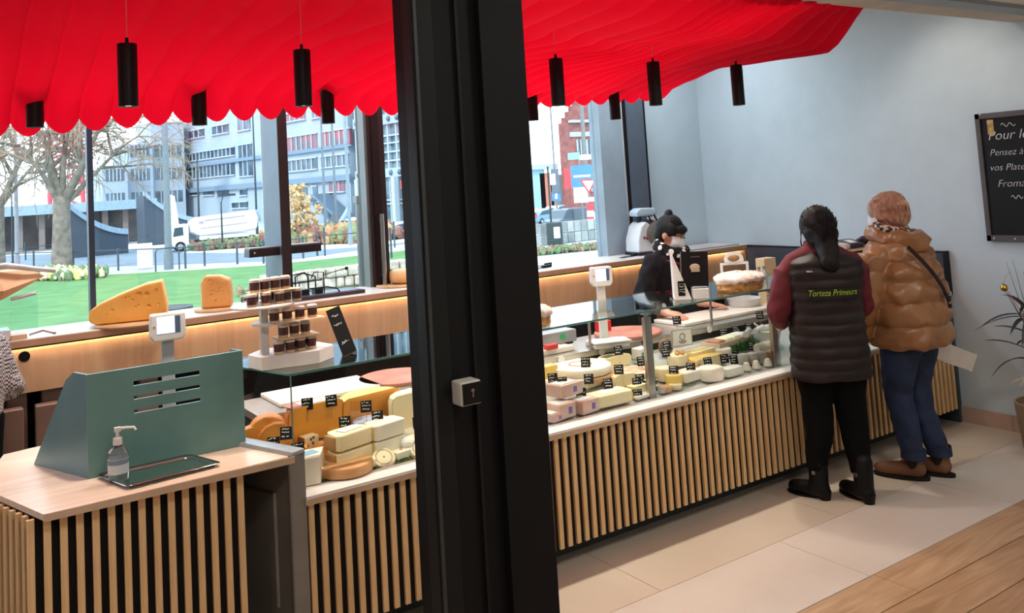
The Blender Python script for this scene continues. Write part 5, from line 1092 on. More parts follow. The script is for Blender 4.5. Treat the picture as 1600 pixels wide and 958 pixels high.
for hx, F in ((-.085, G1), (.085, G2)): q = leg2(hx, F); capsule(SK, q[0], q[1], .08, .055); capsule(SK, q[1], q[2], .055, .036); capsule(SK, (F.x, F.y-.02, .05), (F.x-.01, F.y+.06, .035), .026, .020)
organic('body', SK, skinmat('skin_pink', (222, 150, 132), (204, 128, 112)), p2, .010, 4)
lg = B()
for hx, F in ((-.085, G1), (.085, G2)): limb(lg, [(hx*.9, 0, .84), (hx, .02, .68), (hx*1.0, .055, .47), (hx*.95, .03, .32), (F.x, F.y-.02, .13)], [.09, .104, .076, .072, .058])
ell(lg, (0, -.02, .80), (.18, .14, .13)); jn = organic('jeans', lg, JEAN, p2, .010, 4, disp=surf_noise(.010, 18))
for F in (G1, G2): put('jeans_cuff', B().loft([ring((F.x, F.y-.02, .115), .063, .068, 24), ring((F.x, F.y-.02, .165), .061, .066, 24), ring((F.x, F.y-.02, .165), .055, .058, 24), ring((F.x, F.y-.02, .115), .055, .058, 24)]), JEAN, jn, smooth='auto')
for F, az in ((G1, .42), (G2, .30)):
    b = B(); R = Matrix.Rotation(az, 3, 'Z'); f = lambda v: F+R @ Vector(v)
    capsule(b, f((0, -.02, .15)), f((0, -.02, .07)), .048, .050); capsule(b, f((0, -.03, .055)), f((0, .15, .038)), .046, .036); ell(b, f((0, .13, .040)), (.040, .07, .036), R)
    bo = organic('ankle_boot', b, CHEL, p2, .007, 4)
    put('elastic_gusset', B().sph(f((-.040, -.015, .105)), (.014, .028, .048), 12, 8, R), mat('gusset_dark', (44, 30, 28), .8), bo, smooth=True)
    put('sole', B().loft([ring(f((0, .055, .0)), .045, .145, 24, R), ring(f((0, .055, .018)), .047, .148, 24, R)]), mat('dark_sole', (30, 24, 24), .6), bo, smooth='auto')
j = B(); sm = [.715, .84, .965, 1.08, 1.19, 1.31]
torso(j, [(.715, 0, .0, .200, .172), (.75, 0, .0, .212, .180), (.86, 0, .0, .214, .182), (1.0, 0, .01, .212, .178), (1.12, 0, .02, .210, .168), (1.20, 0, .03, .196, .150), (1.26, 0, .04, .15, .125), (1.31, 0, .05, .10, .10)], .005, sm, .024, .85, 48)
for A_ in (LA, RA): limb(j, [A_[0], A_[1], (Vector(A_[1])*.08+Vector(A_[2])*.92)], [.078, .074, .056], .005, .010, .095)
for A_ in (LA, RA): ell(j, (A_[0][0]*.9, .04, 1.20), (.082, .09, .075))
jk = organic('puffer_jacket', j, JK, p2, .007, 2, disp=surf_noise(.013, 15))
h_ = B()
for k in range(28):
    a = 2*PI*k/28; r = .10; back = max(0, -math.sin(a)); p_ = Vector((.100*math.cos(a), .055+.105*math.sin(a)-.05*back, 1.318+.022*math.sin(a)-.008*back)); ell(h_, p_, (.040+.014*back, .040+.018*back, .042+.018*back))
organic('hood', h_, JK, p2, .008, 5, disp=surf_noise(.022, 14, 3))
STRAP = B().tube([(-.20+.0*k, -.0, 0) for k in range(2)], .001)
spts = []
for k in range(13):
    t_ = k/12; x_ = -.155+.36*t_; z_ = 1.275-.48*t_; ry = .185+.02*math.sin(t_*PI)+.012; rx = .262; a_ = min(abs(x_)/rx, .98); ry -= .018; spts.append((x_, .01-ry*math.sqrt(1-a_**2)-.010-.012*math.sin(t_*PI), z_))
bS = B(); vs = []
for (x_, y_, z_) in spts: d_ = Vector((.8, 0, .6))*.011; vs += [Vector((x_, y_, z_))-d_, Vector((x_, y_, z_))+d_, Vector((x_, y_+.006, z_))+d_, Vector((x_, y_+.006, z_))-d_]
for k in range(12):
    for q in range(4): bS.f.append((k*4+q, k*4+(q+1) % 4, (k+1)*4+(q+1) % 4, (k+1)*4+q))
bS.v = vs; put('bag_strap', bS, mat('strap_brown', (44, 26, 22), .6), p2)
put('strap_buckle', B().box((spts[8][0], spts[8][1]-.004, spts[8][2]), (.02, .006, .014)), mat('brass', (190, 160, 110), .3, 1), p2)
hb = B(); fh2 = lambda v: HC2+HR2 @ Vector(v)
ell(hb, fh2((0, -.018, .032)), (.082, .102, .090), HR2); ell(hb, fh2((0, -.045, -.03)), (.074, .070, .078), HR2); ell(hb, fh2((0, .06, .055)), (.062, .036, .036), HR2)
for sx in (-1, 1): ell(hb, fh2((sx*.066, .012, .010)), (.018, .048, .056), HR2)
HAIRB = mat('auburn_hair', (150, 98, 76), .45, col2=(196, 150, 120), stretch=(6, 6, 1), scale=14, bump=.6, bscale=60, contrast=(.4, .7))
organic('hair', hb, HAIRB, p2, .007, 3, disp=surf_noise(.007, 26, 2))
def hair2(k):
    a = rs_.uniform(-2.6, 2.6); q0 = Vector((.02*math.sin(a), .02, .122)); e = rs_.uniform(-.9, -.2)
    q1 = Vector((.084*math.sin(a)*.8, -.018-.104*math.cos(a)*.8, .085)); q2 = Vector((.087*math.sin(a), -.018-.106*math.cos(a), .02)); q3 = Vector((.080*math.sin(a), -.03-.085*math.cos(a), .02+.1*e))
    return [fh2(q) for q in (q1, q2, q3)]
strands(0, 0, hair2, mat('blonde_strand', (206, 158, 128), .5, col2=(150, 98, 76), scale=30), p2, 150)
put('grey_fringe', B().sph(fh2((-.042, .072, .03)), (.026, .022, .046), 14, 10, HR2), mat('grey_hair', (196, 184, 176), .5, bump=.5, bscale=60), p2, world=False, smooth=True)
sf = B()
for k in range(26): a = 2*PI*k/26; ell(sf, Vector((.005+.074*math.cos(a), .065+.08*math.sin(a), 1.360+.022*math.sin(a))), (.026, .026, .034))
organic('scarf', sf, mat('leopard_scarf', (196, 176, 156), .8, col2=(60, 36, 32), scale=42, contrast=(.48, .54), detail=1), p2, .008, 3)
mk = B(); 
def maskmesh(c, R, s=1.0):
    b = B(); rings = []
    for i in range(7):
        z = .012-.095*i/6; row = []
        for k in range(13):
            a = -1.25+2.5*k/12; r = .074+.016*math.cos(a)-.010*abs(i/6-.5)*2; row.append(Vector(c)+R @ (Vector((r*.86*math.sin(a), .024+r*1.02*math.cos(a)-.01*abs(i-2.5)/3, z))*s))
        rings.append(row)
    vs = [v for r in rings for v in r]; fs = [(i*13+k, i*13+k+1, (i+1)*13+k+1, (i+1)*13+k) for i in range(6) for k in range(12)]
    return b.add(vs, fs)
MASK = mat('surgical_mask', (222, 228, 232), .7)
put('face_mask', maskmesh(HC2, HR2, 1.06), MASK, p2, smooth=True); eyes(HC2, HR2, p2, .98, (120, 90, 70))
bagc = thing('paper_bag', 'flat white paper bag held behind the brown jacket', 'bag', (4.84, 2.90, .63), math.radians(-25))
bagc.rotation_euler = (math.radians(5), math.radians(24), math.radians(-20))
put('bag_body', B().loft([[(-.17, -.015, -.05), (-.17, .015, -.05), (-.17, .015, .05), (-.17, -.015, .05)], [(0, -.022, -.055), (0, .022, -.055), (0, .022, .05), (0, -.022, .05)], [(.17, -.008, -.05), (.17, .008, -.05), (.17, .008, .05), (.17, -.008, .05)]]), mat('bag_paper', (206, 198, 188), .7, bump=.3, bscale=20), bagc); put('folded_end', B().bb((.165, -.01, -.052), (.185, .01, .052)), mat('bag_paper', (1, 1, 1)), bagc)
# ---------------------------------------------------------------- server behind the counter
ps = thing('person', 'shop worker in black sweater, face mask and spotted scarf leaning over the counter', 'person', (4.2, 4.55, 0), 0)
def W3(*v): return Vector(v)
HCs = W3(4.235, 4.45, 1.332); azs = math.radians(160)
HRs = Matrix.Rotation(-azs, 3, 'Z') @ Matrix.Rotation(-.42, 3, 'X')
SK = B(); head(SK, HCs, HRs, .98)
ds = Vector((math.sin(math.radians(165)), math.cos(math.radians(165)), 0)); rs = Vector((ds.y, -ds.x, 0)) # forward, her right hand side = image left
def tor(b, keys, seams=None):
    rings = []
    for (z, fw, rx, ry) in keys:
        c = Vector((4.19, 4.56, z))+ds*fw; rings.append([c+rs*rx*math.copysign(abs(math.cos(a))**.85, math.cos(a))+ds*ry*math.copysign(abs(math.sin(a))**.85, math.sin(a)) for a in [2*PI*k/36 for k in range(36)]])
    return b.loft(rings)
tor(SK, [(.72, .0, .15, .10), (.9, .02, .15, .10), (1.05, .05, .15, .10), (1.17, .09, .17, .10), (1.22, .10, .09, .07), (1.26, .11, .055, .05)])
RSh = Vector((4.19, 4.56, 1.15))+ds*.08+rs*.17; LSh = Vector((4.19, 4.56, 1.15))+ds*.08-rs*.17
REl = W3(3.93, 4.46, .92); LEl = W3(4.50, 4.46, .94); RWr = W3(3.92, 4.22, .865); LWr = W3(4.33, 4.28, .865)
for a_, e_, w_ in ((RSh, REl, RWr), (LSh, LEl, LWr)): capsule(SK, a_, e_, .045, .038); capsule(SK, e_, w_, .038, .027)
hand(SK, RWr, (.22, -.85, -.16), (0, -.1, 1), -1, 1.0, .35, 1.3); hand(SK, LWr, (.55, -.62, -.12), (0, -.1, 1), 1, 1.0, .2)
for sx in (-1, 1): h0 = Vector((4.19, 4.58, .78))+rs*.085*sx; capsule(SK, h0, h0+Vector((0, 0, -.36)), .08, .055); capsule(SK, h0+Vector((0, 0, -.36)), h0+Vector((0, .02, -.70)), .055, .036); capsule(SK, h0+Vector((0, .03, -.74)), h0+Vector((0, -.12, -.745)), .032, .028)
organic('body', SK, mat('skin', (1, 1, 1)), ps, .0075, 3, world=True)
BS = mat('black_sweater', (26, 24, 28), .85, bump=.1, bscale=200)
s_ = B(); tor(s_, [(.80, .0, .19, .135), (.9, .02, .188, .135), (1.05, .05, .186, .13), (1.14, .08, .195, .12), (1.19, .09, .15, .10), (1.235, .10, .085, .075), (1.25, .105, .06, .055)])
for a_, e_, w_ in ((RSh, REl, RWr), (LSh, LEl, LWr)): limb(s_, [a_, e_, e_*.30+w_*.70], [.072, .062, .048])
for a_ in (RSh, LSh): ell(s_, a_+Vector((0, 0, -.005)), (.078, .08, .075))
capsule(s_, RSh*.8+LSh*.2+Vector((0, 0, .03)), LSh*.8+RSh*.2+Vector((0, 0, .03)), .062, .062)
organic('sweater', s_, BS, ps, .008, 5, world=True, disp=surf_noise(.012, 14))
cu_ = B()
for e_, w_ in ((REl, RWr), (LEl, LWr)): limb(cu_, [e_*.40+w_*.60, e_*.05+w_*.95], [.048, .036])
organic('patterned_cuffs', cu_, mat('cuff_brown', (120, 96, 84), .8, col2=(74, 56, 50), scale=40), ps, .007, 2, world=True)
RDP = mat('red_piping', (186, 26, 40), .6)
put('red_belt_stripe', B().loft([[Vector((4.19, 4.56, z))+ds*.03+rs*.197*math.cos(a)+ds*.143*math.sin(a) for a in [2*PI*k/36 for k in range(36)]] for z in (.955, .967)], cap=False), RDP, ps, world=True, smooth=True)
f0 = Vector((4.19, 4.56, 0))
put('red_piping', B().tube([f0+ds*.18+rs*.15+Vector((0, 0, 1.17)), f0+ds*.215+rs*.08+Vector((0, 0, 1.15)), f0+ds*.225+rs*.0+Vector((0, 0, 1.10)), f0+ds*.215-rs*.04+Vector((0, 0, 1.07))], .0035, 6), RDP, ps, world=True)
put('black_trousers', B().loft([[Vector((4.19, 4.58, z))+rs*rx*math.cos(a)+ds*ry*math.sin(a) for a in [2*PI*k/28 for k in range(28)]] for z, rx, ry in ((.05, .13, .08), (.45, .16, .10), (.84, .18, .13))]), LEG, ps, world=True, smooth=True)
sf = B(); nk = Vector((4.19, 4.56, 1.232))+ds*.112
for k in range(26): a = 2*PI*k/26; ell(sf, nk+rs*.082*math.cos(a)+ds*(.085*math.sin(a)+.012)+Vector((0, 0, -.002-.035*math.sin(a))), (.040, .040, .050))
SPOT = mat('spotted_scarf', (24, 22, 24), .8)
nt = SPOT.node_tree; vo = nt.nodes.new('ShaderNodeTexVoronoi'); vo.inputs['Scale'].default_value = 19; tc = nt.nodes.new('ShaderNodeTexCoord'); cr = nt.nodes.new('ShaderNodeValToRGB'); cr.color_ramp.interpolation = 'CONSTANT'; cr.color_ramp.elements[0].color = (.78, .76, .70, 1); cr.color_ramp.elements[1].position = .34; cr.color_ramp.elements[1].color = (.009, .008, .009, 1)
nt.links.new(tc.outputs['Object'], vo.inputs['Vector']); nt.links.new(vo.outputs['Distance'], cr.inputs[0]); nt.links.new(cr.outputs[0], nt.nodes['Principled BSDF'].inputs['Base Color'])
organic('scarf', sf, SPOT, ps, .008, 3, world=True, disp=surf_noise(.010, 20))
fs_ = lambda v: HCs+HRs @ Vector(v)
hb = B(); ell(hb, fs_((0, -.022, .040)), (.086, .102, .094), HRs); ell(hb, fs_((0, -.05, -.02)), (.074, .066, .075), HRs); ell(hb, fs_((0, .062, .060)), (.066, .036, .034), HRs); ell(hb, fs_((0, -.06, .130)), (.028, .028, .028), HRs)
for sx in (-1, 1): ell(hb, fs_((sx*.070, .02, .045)), (.018, .045, .045), HRs)
organic('hair', hb, HAIRK, ps, .006, 4, world=True, disp=surf_noise(.004, 24, 4))
put('face_mask', maskmesh(HCs, HRs, 1.08), MASK, ps, world=True, smooth=True)
for sx in (-1, 1): put('mask_loop', B().tube([fs_((sx*.068, .05, .005)), fs_((sx*.078, .01, .012)), fs_((sx*.080, -.01, -.01))], .0014, 5), MASK, ps, world=True)
eyes(HCs, HRs, ps, .98, world=True)
# ---------------------------------------------------------------- person at the left edge, only back and arm in view
pc = thing('person', 'person in black and white checked shirt bending at the left edge of the photo', 'person', (.10, 4.70, 0), 0)
CHK2 = mat('check_shirt', (206, 196, 192), .8); nt = CHK2.node_tree; ch = nt.nodes.new('ShaderNodeTexChecker'); ch.inputs['Scale'].default_value = 110; ch.inputs[1].default_value = (.60, .52, .50, 1); ch.inputs[2].default_value = (.03, .028, .03, 1); tc = nt.nodes.new('ShaderNodeTexCoord'); nt.links.new(tc.outputs['Object'], ch.inputs['Vector']); nt.links.new(ch.outputs[0], nt.nodes['Principled BSDF'].inputs['Base Color'])
SK = B()
torso(SK, [(.75, .0, 0, .14, .10), (1.0, .0, 0, .13, .09), (1.2, -.02, .0, .15, .09), (1.3, -.08, 0, .06, .055)], .02); head(SK, Vector((-.16, .03, 1.42)), Matrix.Rotation(.5, 3, 'Z') @ Matrix.Rotation(-.4, 3, 'X'), .98)
capsule(SK, (.12, .02, 1.18), (.20, .05, .95), .045, .038); capsule(SK, (.20, .05, .95), (.10, .28, 1.12), .038, .027); hand(SK, (.10, .28, 1.12), (-.3, .9, .1), (0, 0, 1), 1); capsule(SK, (-.16, .02, 1.18), (-.26, .1, .96), .045, .038); capsule(SK, (-.26, .1, .96), (-.15, .30, 1.10), .038, .027); hand(SK, (-.15, .30, 1.10), (.3, .9, 0), (0, 0, 1), -1)
for sx in (-1, 1): capsule(SK, (sx*.08, 0, .80), (sx*.08, .02, .44), .08, .055); capsule(SK, (sx*.08, .02, .44), (sx*.08, 0, .08), .055, .036); capsule(SK, (sx*.08, -.02, .04), (sx*.08, .12, .03), .034, .028)
organic('body', SK, mat('skin', (1, 1, 1)), pc, .010, 3)
s_ = B(); torso(s_, [(.86, .0, 0, .175, .13), (1.05, .0, 0, .18, .13), (1.18, -.02, 0, .18, .12), (1.25, -.05, 0, .12, .09), (1.30, -.08, 0, .07, .06)], .02); limb(s_, [(.12, .02, 1.18), (.20, .05, .95), (.12, .24, 1.08)], [.07, .062, .045]); limb(s_, [(-.16, .02, 1.18), (-.26, .1, .96), (-.16, .26, 1.08)], [.07, .062, .045])
organic('checked_shirt', s_, CHK2, pc, .010, 4, disp=surf_noise(.012, 14))
lg = B(); [limb(lg, [(sx*.08, 0, .86), (sx*.08, .02, .45), (sx*.08, 0, .06)], [.10, .075, .055]) for sx in (-1, 1)]; organic('dark_trousers', lg, LEG, pc, .012, 4)
hb = B(); RR = Matrix.Rotation(.5, 3, 'Z') @ Matrix.Rotation(-.4, 3, 'X'); ell(hb, Vector((-.16, .03, 1.42))+RR @ Vector((0, -.02, .035)), (.084, .10, .094), RR); organic('hair', hb, HAIRK, pc, .01, 3)
# ================================================================== outside the window
ZO = -1.2
def og(px, py): return at(px, py, Z=ZO)
def oscale(p): return FPX/((Vector(p)-CP).dot(CF))
struct('ground_outside', B().bb((-80, 5.8, ZO-.3), (220, 260, ZO)), mat('paving_outside', (176, 184, 188), .8, col2=(160, 168, 172), scale=.3))
def flat(nm, pts, m, z=.01, kind='structure', h=None):
    b = B().prism([(p.x, p.y) for p in pts], ZO-.2, ZO+z); return struct(nm, b, m)
GR = mat('lawn', (84, 130, 70), .9, col2=(68, 112, 56), scale=1.2, bump=.3, bscale=8)
# roadway of the roundabout
flat('road', [og(-40, 424), og(440, 408), og(700, 372), og(760, 352), og(620, 352), og(480, 372), og(200, 392), og(-40, 402)], mat('asphalt', (112, 128, 142), .85, col2=(102, 118, 132), scale=1), .015)
flat('plaza', [og(-60, 402), og(200, 391), og(300, 386), og(330, 352), og(-60, 366)], mat('plaza_stone', (206, 204, 198), .8, col2=(192, 190, 186), scale=.4), .02)
def lp(px, z): 
    q = og(px, 430); return q
lawn = [(-12, 8)]+[tuple(og(x_, y_))[:2] for x_, y_ in ((-60, 452), (0, 441), (60, 436), (150, 431), (230, 427), (300, 423), (410, 416), (500, 407), (600, 396), (700, 384))]+[(19, 33), (9.5, 24), (6.2, 22), (5.0, 15), (3.2, 10), (2.8, 8)]
lw = B(); n = len(lawn)
def lz(x, y): return ZO+.03+max(0, (34-y))*.018
lw.add([(x, y, lz(x, y)) for x, y in lawn]+[(x, y, ZO-.3) for x, y in lawn], [tuple(range(n))]+[(i, (i+1) % n, n+(i+1) % n, n+i) for i in range(n)])
struct('lawn', lw, GR)
ST = mat('dry_stone', (176, 168, 156), .9, col2=(120, 118, 108), scale=6, bump=.5, bscale=10)
flat('garden_path', [og(455, 470), og(560, 442), og(700, 420), og(960, 400), og(960, 440), og(700, 480)], mat('path_stone', (178, 192, 196), .8), .03)
# dry planted border between lawn and path
random.seed(21)
def border(nm, lb, pa, pb, w, n, hh, cols):
    n = int(n*4)
    t = thing(nm, lb, 'flower bed', tuple((pa+pb)/2))
    for ci, (mn, c1, c2) in enumerate(cols):
        b = B()
        for k in range(n):
            u = random.random(); q = pa*(1-u)+pb*u-Vector(t.location); q += Vector((random.uniform(-w, w), random.uniform(-w, w), 0)); s_ = random.uniform(.2, .6)*hh; q.z += random.uniform(0, .25)*hh
            b.sph(q+Vector((0, 0, s_*.35)), (s_*random.uniform(.25, .5), s_*random.uniform(.25, .5), s_*random.uniform(.3, .7)), 5, 3)
        o = put('clumps', b, mat(mn, c1, .9, col2=c2, scale=5, bump=.5, bscale=8), t); o['kind'] = 'stuff'
    return t
border('planted_border', 'dry stony planted border running between lawn and path outside', og(410, 470)+Vector((0, 0, .1)), og(690, 418), .8, 110, .6, (('clump_stone', (190, 178, 160), (140, 132, 116)), ('clump_green', (110, 134, 96), (84, 106, 72)), ('clump_brown', (150, 126, 100), (110, 92, 74))))
border('planted_border', 'low dry hedge outside the window right of the pillar', og(842, 398), og(945, 388), .5, 90, .45, (('clump_green', (1, 1, 1), None), ('clump_brown', (1, 1, 1), None)))
border('flower_bed', 'yellow flowering bed round the foot of the bare tree', og(60, 436), og(135, 436), .8, 60, .8, (('bloom_yellow', (222, 214, 130), (196, 190, 110)), ('clump_green', (1, 1, 1), None), ('bloom_cream', (226, 210, 184), (200, 180, 150))))
rb = border('roundabout_bed', 'planted roundabout island with reddish and green shrubs', og(318, 392), og(430, 384), 1.0, 70, .95, (('clump_green', (1, 1, 1), None), ('bed_red', (150, 104, 92), (116, 80, 72)), ('bed_olive', (138, 144, 104), (108, 116, 80))))
border('roundabout_bed', 'planted roundabout island right part with tawny shrubs behind the window post', og(450, 383), og(580, 378), 1.5, 110, 1.7, (('bed_olive', (1, 1, 1), None), ('bed_tan', (190, 152, 110), (150, 116, 84)), ('bed_red', (1, 1, 1), None)))
border('roundabout_bed', 'low reddish bed seen between brown post and pillar', og(600, 374), og(636, 374), .8, 40, .8, (('bed_red', (1, 1, 1), None), ('clump_brown', (1, 1, 1), None)))
tb = thing('autumn_shrub', 'tall yellowish shrub beside the grey window post', 'shrub', tuple(og(468, 384))); b = B()
for k in range(420): a = random.uniform(0, 6.28); h_ = random.uniform(.3, 3.6); r = random.uniform(0, 1.5)*math.sin(PI*min((h_+.4)/4.2, 1))**.6; b.sph((r*math.cos(a), r*math.sin(a), h_), random.uniform(.06, .15), 5, 3)
o = put('foliage', b, mat('autumn_leaf', (206, 178, 130), .9, col2=(176, 140, 96), scale=2), tb); o['kind'] = 'stuff'; put('stem', B().tube([(0, 0, 0), (.1, 0, 3)], [.08, .03], 6), TWG, tb)
flat('island_kerb', [og(285, 396), og(420, 396), og(600, 384), og(640, 378), og(630, 372), og(470, 380), og(330, 386)], mat('kerb_white', (214, 216, 214), .8), .06)
rw = thing('rubble_wall', 'low pale rubble stone wall bordering the garden path outside', 'wall', (9.5, 22.3, ZO))
random.seed(4)
for r_ in range(2):
    x_ = 6.7+r_*.2
    while x_ < 13.4:
        w_ = random.uniform(.22, .42); y_ = 22.1+(x_-6.9)*.06
        put('stone', B().box((x_+w_/2-9.5, y_-22.3+random.uniform(-.05, .05), .62+r_*.27), (w_-.03, .35, .25), random.uniform(-.1, .1)), mat('rubble_%d' % random.randrange(3), [(196, 186, 168), (206, 190, 176), (170, 164, 150)][0], .9, col2=(150, 140, 124), bump=.4, bscale=12) , rw, bevel=.04); x_ += w_
put('earth_bank', B().bb((-2.9, -.15, 0), (4, .6, .5)), mat('earth', (140, 130, 100), .9, col2=(110, 116, 80)), rw)
flat('near_path', [Vector((4.4, 11.5, 0)), Vector((9.5, 21.6, 0)), Vector((30, 23, 0)), Vector((22, 10, 0)), Vector((6, 8, 0))], mat('path_stone', (186, 202, 208), .8), .55)
# fence posts with rail
FP = mat('fence_grey', (52, 68, 78), .6)
def fence(lb, pts, h, railh, posts=None):
    t = thing('post_fence', lb, 'fence', tuple(og(*pts[0])))
    w = [og(*p) for p in pts]
    for q in w: put('fence_post', B().tube([q, q+Vector((0, 0, h))], .05, 6), FP, t, world=True)
    put('rail', B().tube([q+Vector((0, 0, railh)) for q in w], .025, 5), FP, t, world=True); return t
fence('near row of grey street posts with a rail along the lawn edge', [(-10, 428), (53, 425), (115, 425), (147, 424), (185, 423), (290, 420), (320, 416), (371, 413), (412, 412), (474, 404), (496, 400), (560, 394)], 1.05, .95)
fence('far row of grey street posts along the plaza side of the road', [(20, 408), (40, 407), (84, 399), (128, 399), (163, 397), (198, 394), (232, 386), (300, 384)], 1.15, .75)
for (x, y, lb) in ((508, 400, 'single thin post on the road edge behind the window post'), (617, 387, 'thin grey post between the brown post and the pillar, far'), (612, 405, 'thin grey post between the brown post and the pillar, near')):
    q = og(x, y); tag(put('street_post', B().tube([q, q+Vector((0, 0, 1.3))], .045, 6).sph(q+Vector((0, 0, 1.3)), .06, 6, 4), FP), lb, 'post')
# poles and lamps
def pole(lb, px, py, ztop, r, c=(90, 104, 116), arm=None, cat='pole', nm='street_pole'):
    q = og(px, py); t = thing(nm, lb, cat, tuple(q)); m_ = mat('pole_%d' % c[0], c, .5, .3)
    put('shaft', B().tube([(0, 0, 0), (0, 0, ztop*.5), (0, 0, ztop)], [r, r*.85, r*.6], 10), m_, t); put('base_sleeve', B().tube([(0, 0, 0), (0, 0, ztop*.06)], r*1.3, 10), m_, t)
    if arm: 
        put('arm', B().tube([(0, 0, ztop-.1), (arm*.5, 0, ztop+.4), (arm, 0, ztop+.4)], r*.45, 6), m_, t); put('lamp_head', B().box((arm*1.1, 0, ztop+.38), (1.0, .35, .14)), m_, t)
    return t
pole('tall grey lamp pole rising at the left of the tree', 27, 416, 9.5, .12, (150, 150, 156)); pole('thin black pole left of the tree', 20, 416, 4.2, .06, (50, 60, 66))
tp = pole('thick grey pole with narrow white pennant in front of the large white building', 264, 421, 12, .16, (112, 122, 130)); put('white_pennant', B().prismy([(.1, 1.9), (.5, 1.9), (.34, 3.3), (.1, 3.4)], -.02, .02), PAPER, tp)
pole('curved street lamp beside the brown window post', 548, 385, 14, .10, (130, 146, 156), -2.2, 'street lamp', 'street_lamp'); pole('slender street lamp mast with curved arm left of the brown post', 510, 383, 9, .08, (112, 122, 130), -1.6, 'street lamp', 'street_lamp'); pole('slender street lamp mast in front of the office stairs', 527, 381, 10, .08, (112, 122, 130), 1.5, 'street lamp', 'street_lamp')
pole('small black post lamp on the roundabout island', 348, 391, 2.9, .06, (50, 60, 66), .3, 'street lamp', 'street_lamp'); pole('dark street lamp in front of the white facade', 312, 372, 7, .09, (50, 60, 66)); pole('dark street lamp at the right of the white facade', 402, 366, 10, .09, (50, 60, 66))
q = at(555, 440, Z=-.2); t = thing('bollard', 'tall grey steel bollard right outside the window beside the brown post', 'bollard', (q.x*.62, q.y*.62, 0)); 
q = Vector((3.15, 7.2, 0)); t.location = q; put('steel_tube', B().tube([(0, 0, -.6), (0, 0, 1.68)], .033, 12), GREYM, t); put('cap', B().bb((-.04, -.04, 1.66), (.04, .04, 1.72)), GREYM, t); put('hook', B().tube([(.03, 0, 1.5), (.12, 0, 1.5)], .008, 6), GREYM, t)
# A-board, bin, cycle stand
q = og(227, 420); t = thing('sandwich_board', 'white sandwich board standing on the pavement beyond the lawn', 'sign', tuple(q), -.2)
for s_ in (-1, 1): put('board_leaf', B().box((0, s_*.22, .62), (.66, .03, 1.15), 0, Matrix.Rotation(s_*.25, 3, 'X')), mat('aboard_frame', (214, 208, 200), .5), t); put('poster', B().box((0, s_*.24, .66), (.54, .01, .85), 0, Matrix.Rotation(s_*.25, 3, 'X')), mat('aboard_paper', (200, 190, 190), .6), t)
q = og(262, 423); t = thing('cycle_stand', 'dark bent-tube cycle stand at the foot of the thick grey pole', 'cycle stand', tuple(q)); put('tube', B().tube([(-.5, 0, 0), (-.5, 0, .85), (-.4, 0, 1.0), (.4, 0, 1.0), (.5, 0, .85), (.5, 0, 0)], .035, 6), FP, t)
t = thing('litter_bin', 'dark slatted litter bin on the lawn behind the large holed cheese', 'bin', (2.05, 9.7, -.35), -.2)
put('bin_body', B().tube([(0, 0, 0), (0, 0, 1.0)], .20, 16), mat('bin_inner', (40, 46, 52), .6), t); put('bin_rim', B().tube([(0, 0, .98), (0, 0, 1.03)], .25, 16), mat('bin_frame', (30, 36, 42), .5), t)
for k in range(18): a = 2*PI*k/18; put('slat', B().box((.235*math.cos(a), .235*math.sin(a), .5), (.012, .04, .94), a), mat('bin_slat', (96, 104, 112), .5), t)
tag(put('concrete_block', B().bb((1.15, 10.8, -.8), (1.75, 11.3, -.42)), mat('concrete_block', (128, 134, 136), .8)), 'low grey concrete block on the lawn at the window left', 'block')
# bare tree
def tree(lb, base, seed, H_=9.0, r0=.42, lean=0, spread=1.0, depth=5):
    rnd = random.Random(seed); t = thing('bare_tree', lb, 'tree', tuple(base)); BK = mat('bark', (126, 118, 106), .9, col2=(88, 82, 76), scale=3, bump=.6, bscale=12); br_ = B(); tw = B()
    def grow(p, d, L, r, lev):
        pts = [p]; q = p
        for i in range(4):
            d = (d+Vector((rnd.uniform(-.2, .2), rnd.uniform(-.2, .2), rnd.uniform(-.12, .10) if lev > 1 else .03))).normalized()
            if lev >= 3: d = (d+Vector((0, 0, -.14))).normalized()
            q = q+d*L/4; pts.append(q)
        (br_ if lev < 3 else tw).tube(pts, [r*(1-.16*i) for i in range(5)], 7 if lev < 2 else 4, cap=False)
        if lev >= depth: return
        for k in range(4 if lev < 2 else 4 if lev < 4 else 4):
            a = rnd.uniform(0, 6.28); e = rnd.uniform(.5, 1.1)*spread; s_ = pts[rnd.choice((2, 3, 4))]
            u = d.orthogonal().normalized(); v_ = d.cross(u); nd = (d*math.cos(e)+(u*math.cos(a)+v_*math.sin(a))*math.sin(e)).normalized(); grow(s_, nd, L*rnd.uniform(.6, .85), r*(.50 if lev < 3 else .62), lev+1)
    tr_ = B().tube([(0, 0, -.1), (0, 0, .5), (.02, 0, 2.0), (.05+lean, 0, 3.6)], [r0*1.25, r0, r0*.85, r0*.8], 14); put('trunk', tr_, BK, t, smooth=True)
    top_ = Vector((.05+lean, 0, 3.5))
    for (dx_, dy_, L, r) in ((-.35, .1, 3.6, .62), (.55, -.1, 3.8, .55), (.1, .35, 3.2, .45), (-.8, -.2, 3.4, .35), (.9, .2, 3.3, .35)): grow(top_-Vector((0, 0, .1+.3*abs(dx_))), Vector((dx_, dy_, 1)).normalized(), L, r0*r, 1)
    put('branches', br_, BK, t, smooth=True); o = put('twigs', tw, mat('twig_bark', (150, 134, 116), .9), t); o['kind'] = 'stuff'; return t
tree('large bare tree with pale trunk in front of the plaza', og(97, 428), 5, r0=.46)
tree('bare tree trunk at the extreme left behind the black window post', og(-4, 424), 9, r0=.4, depth=4)
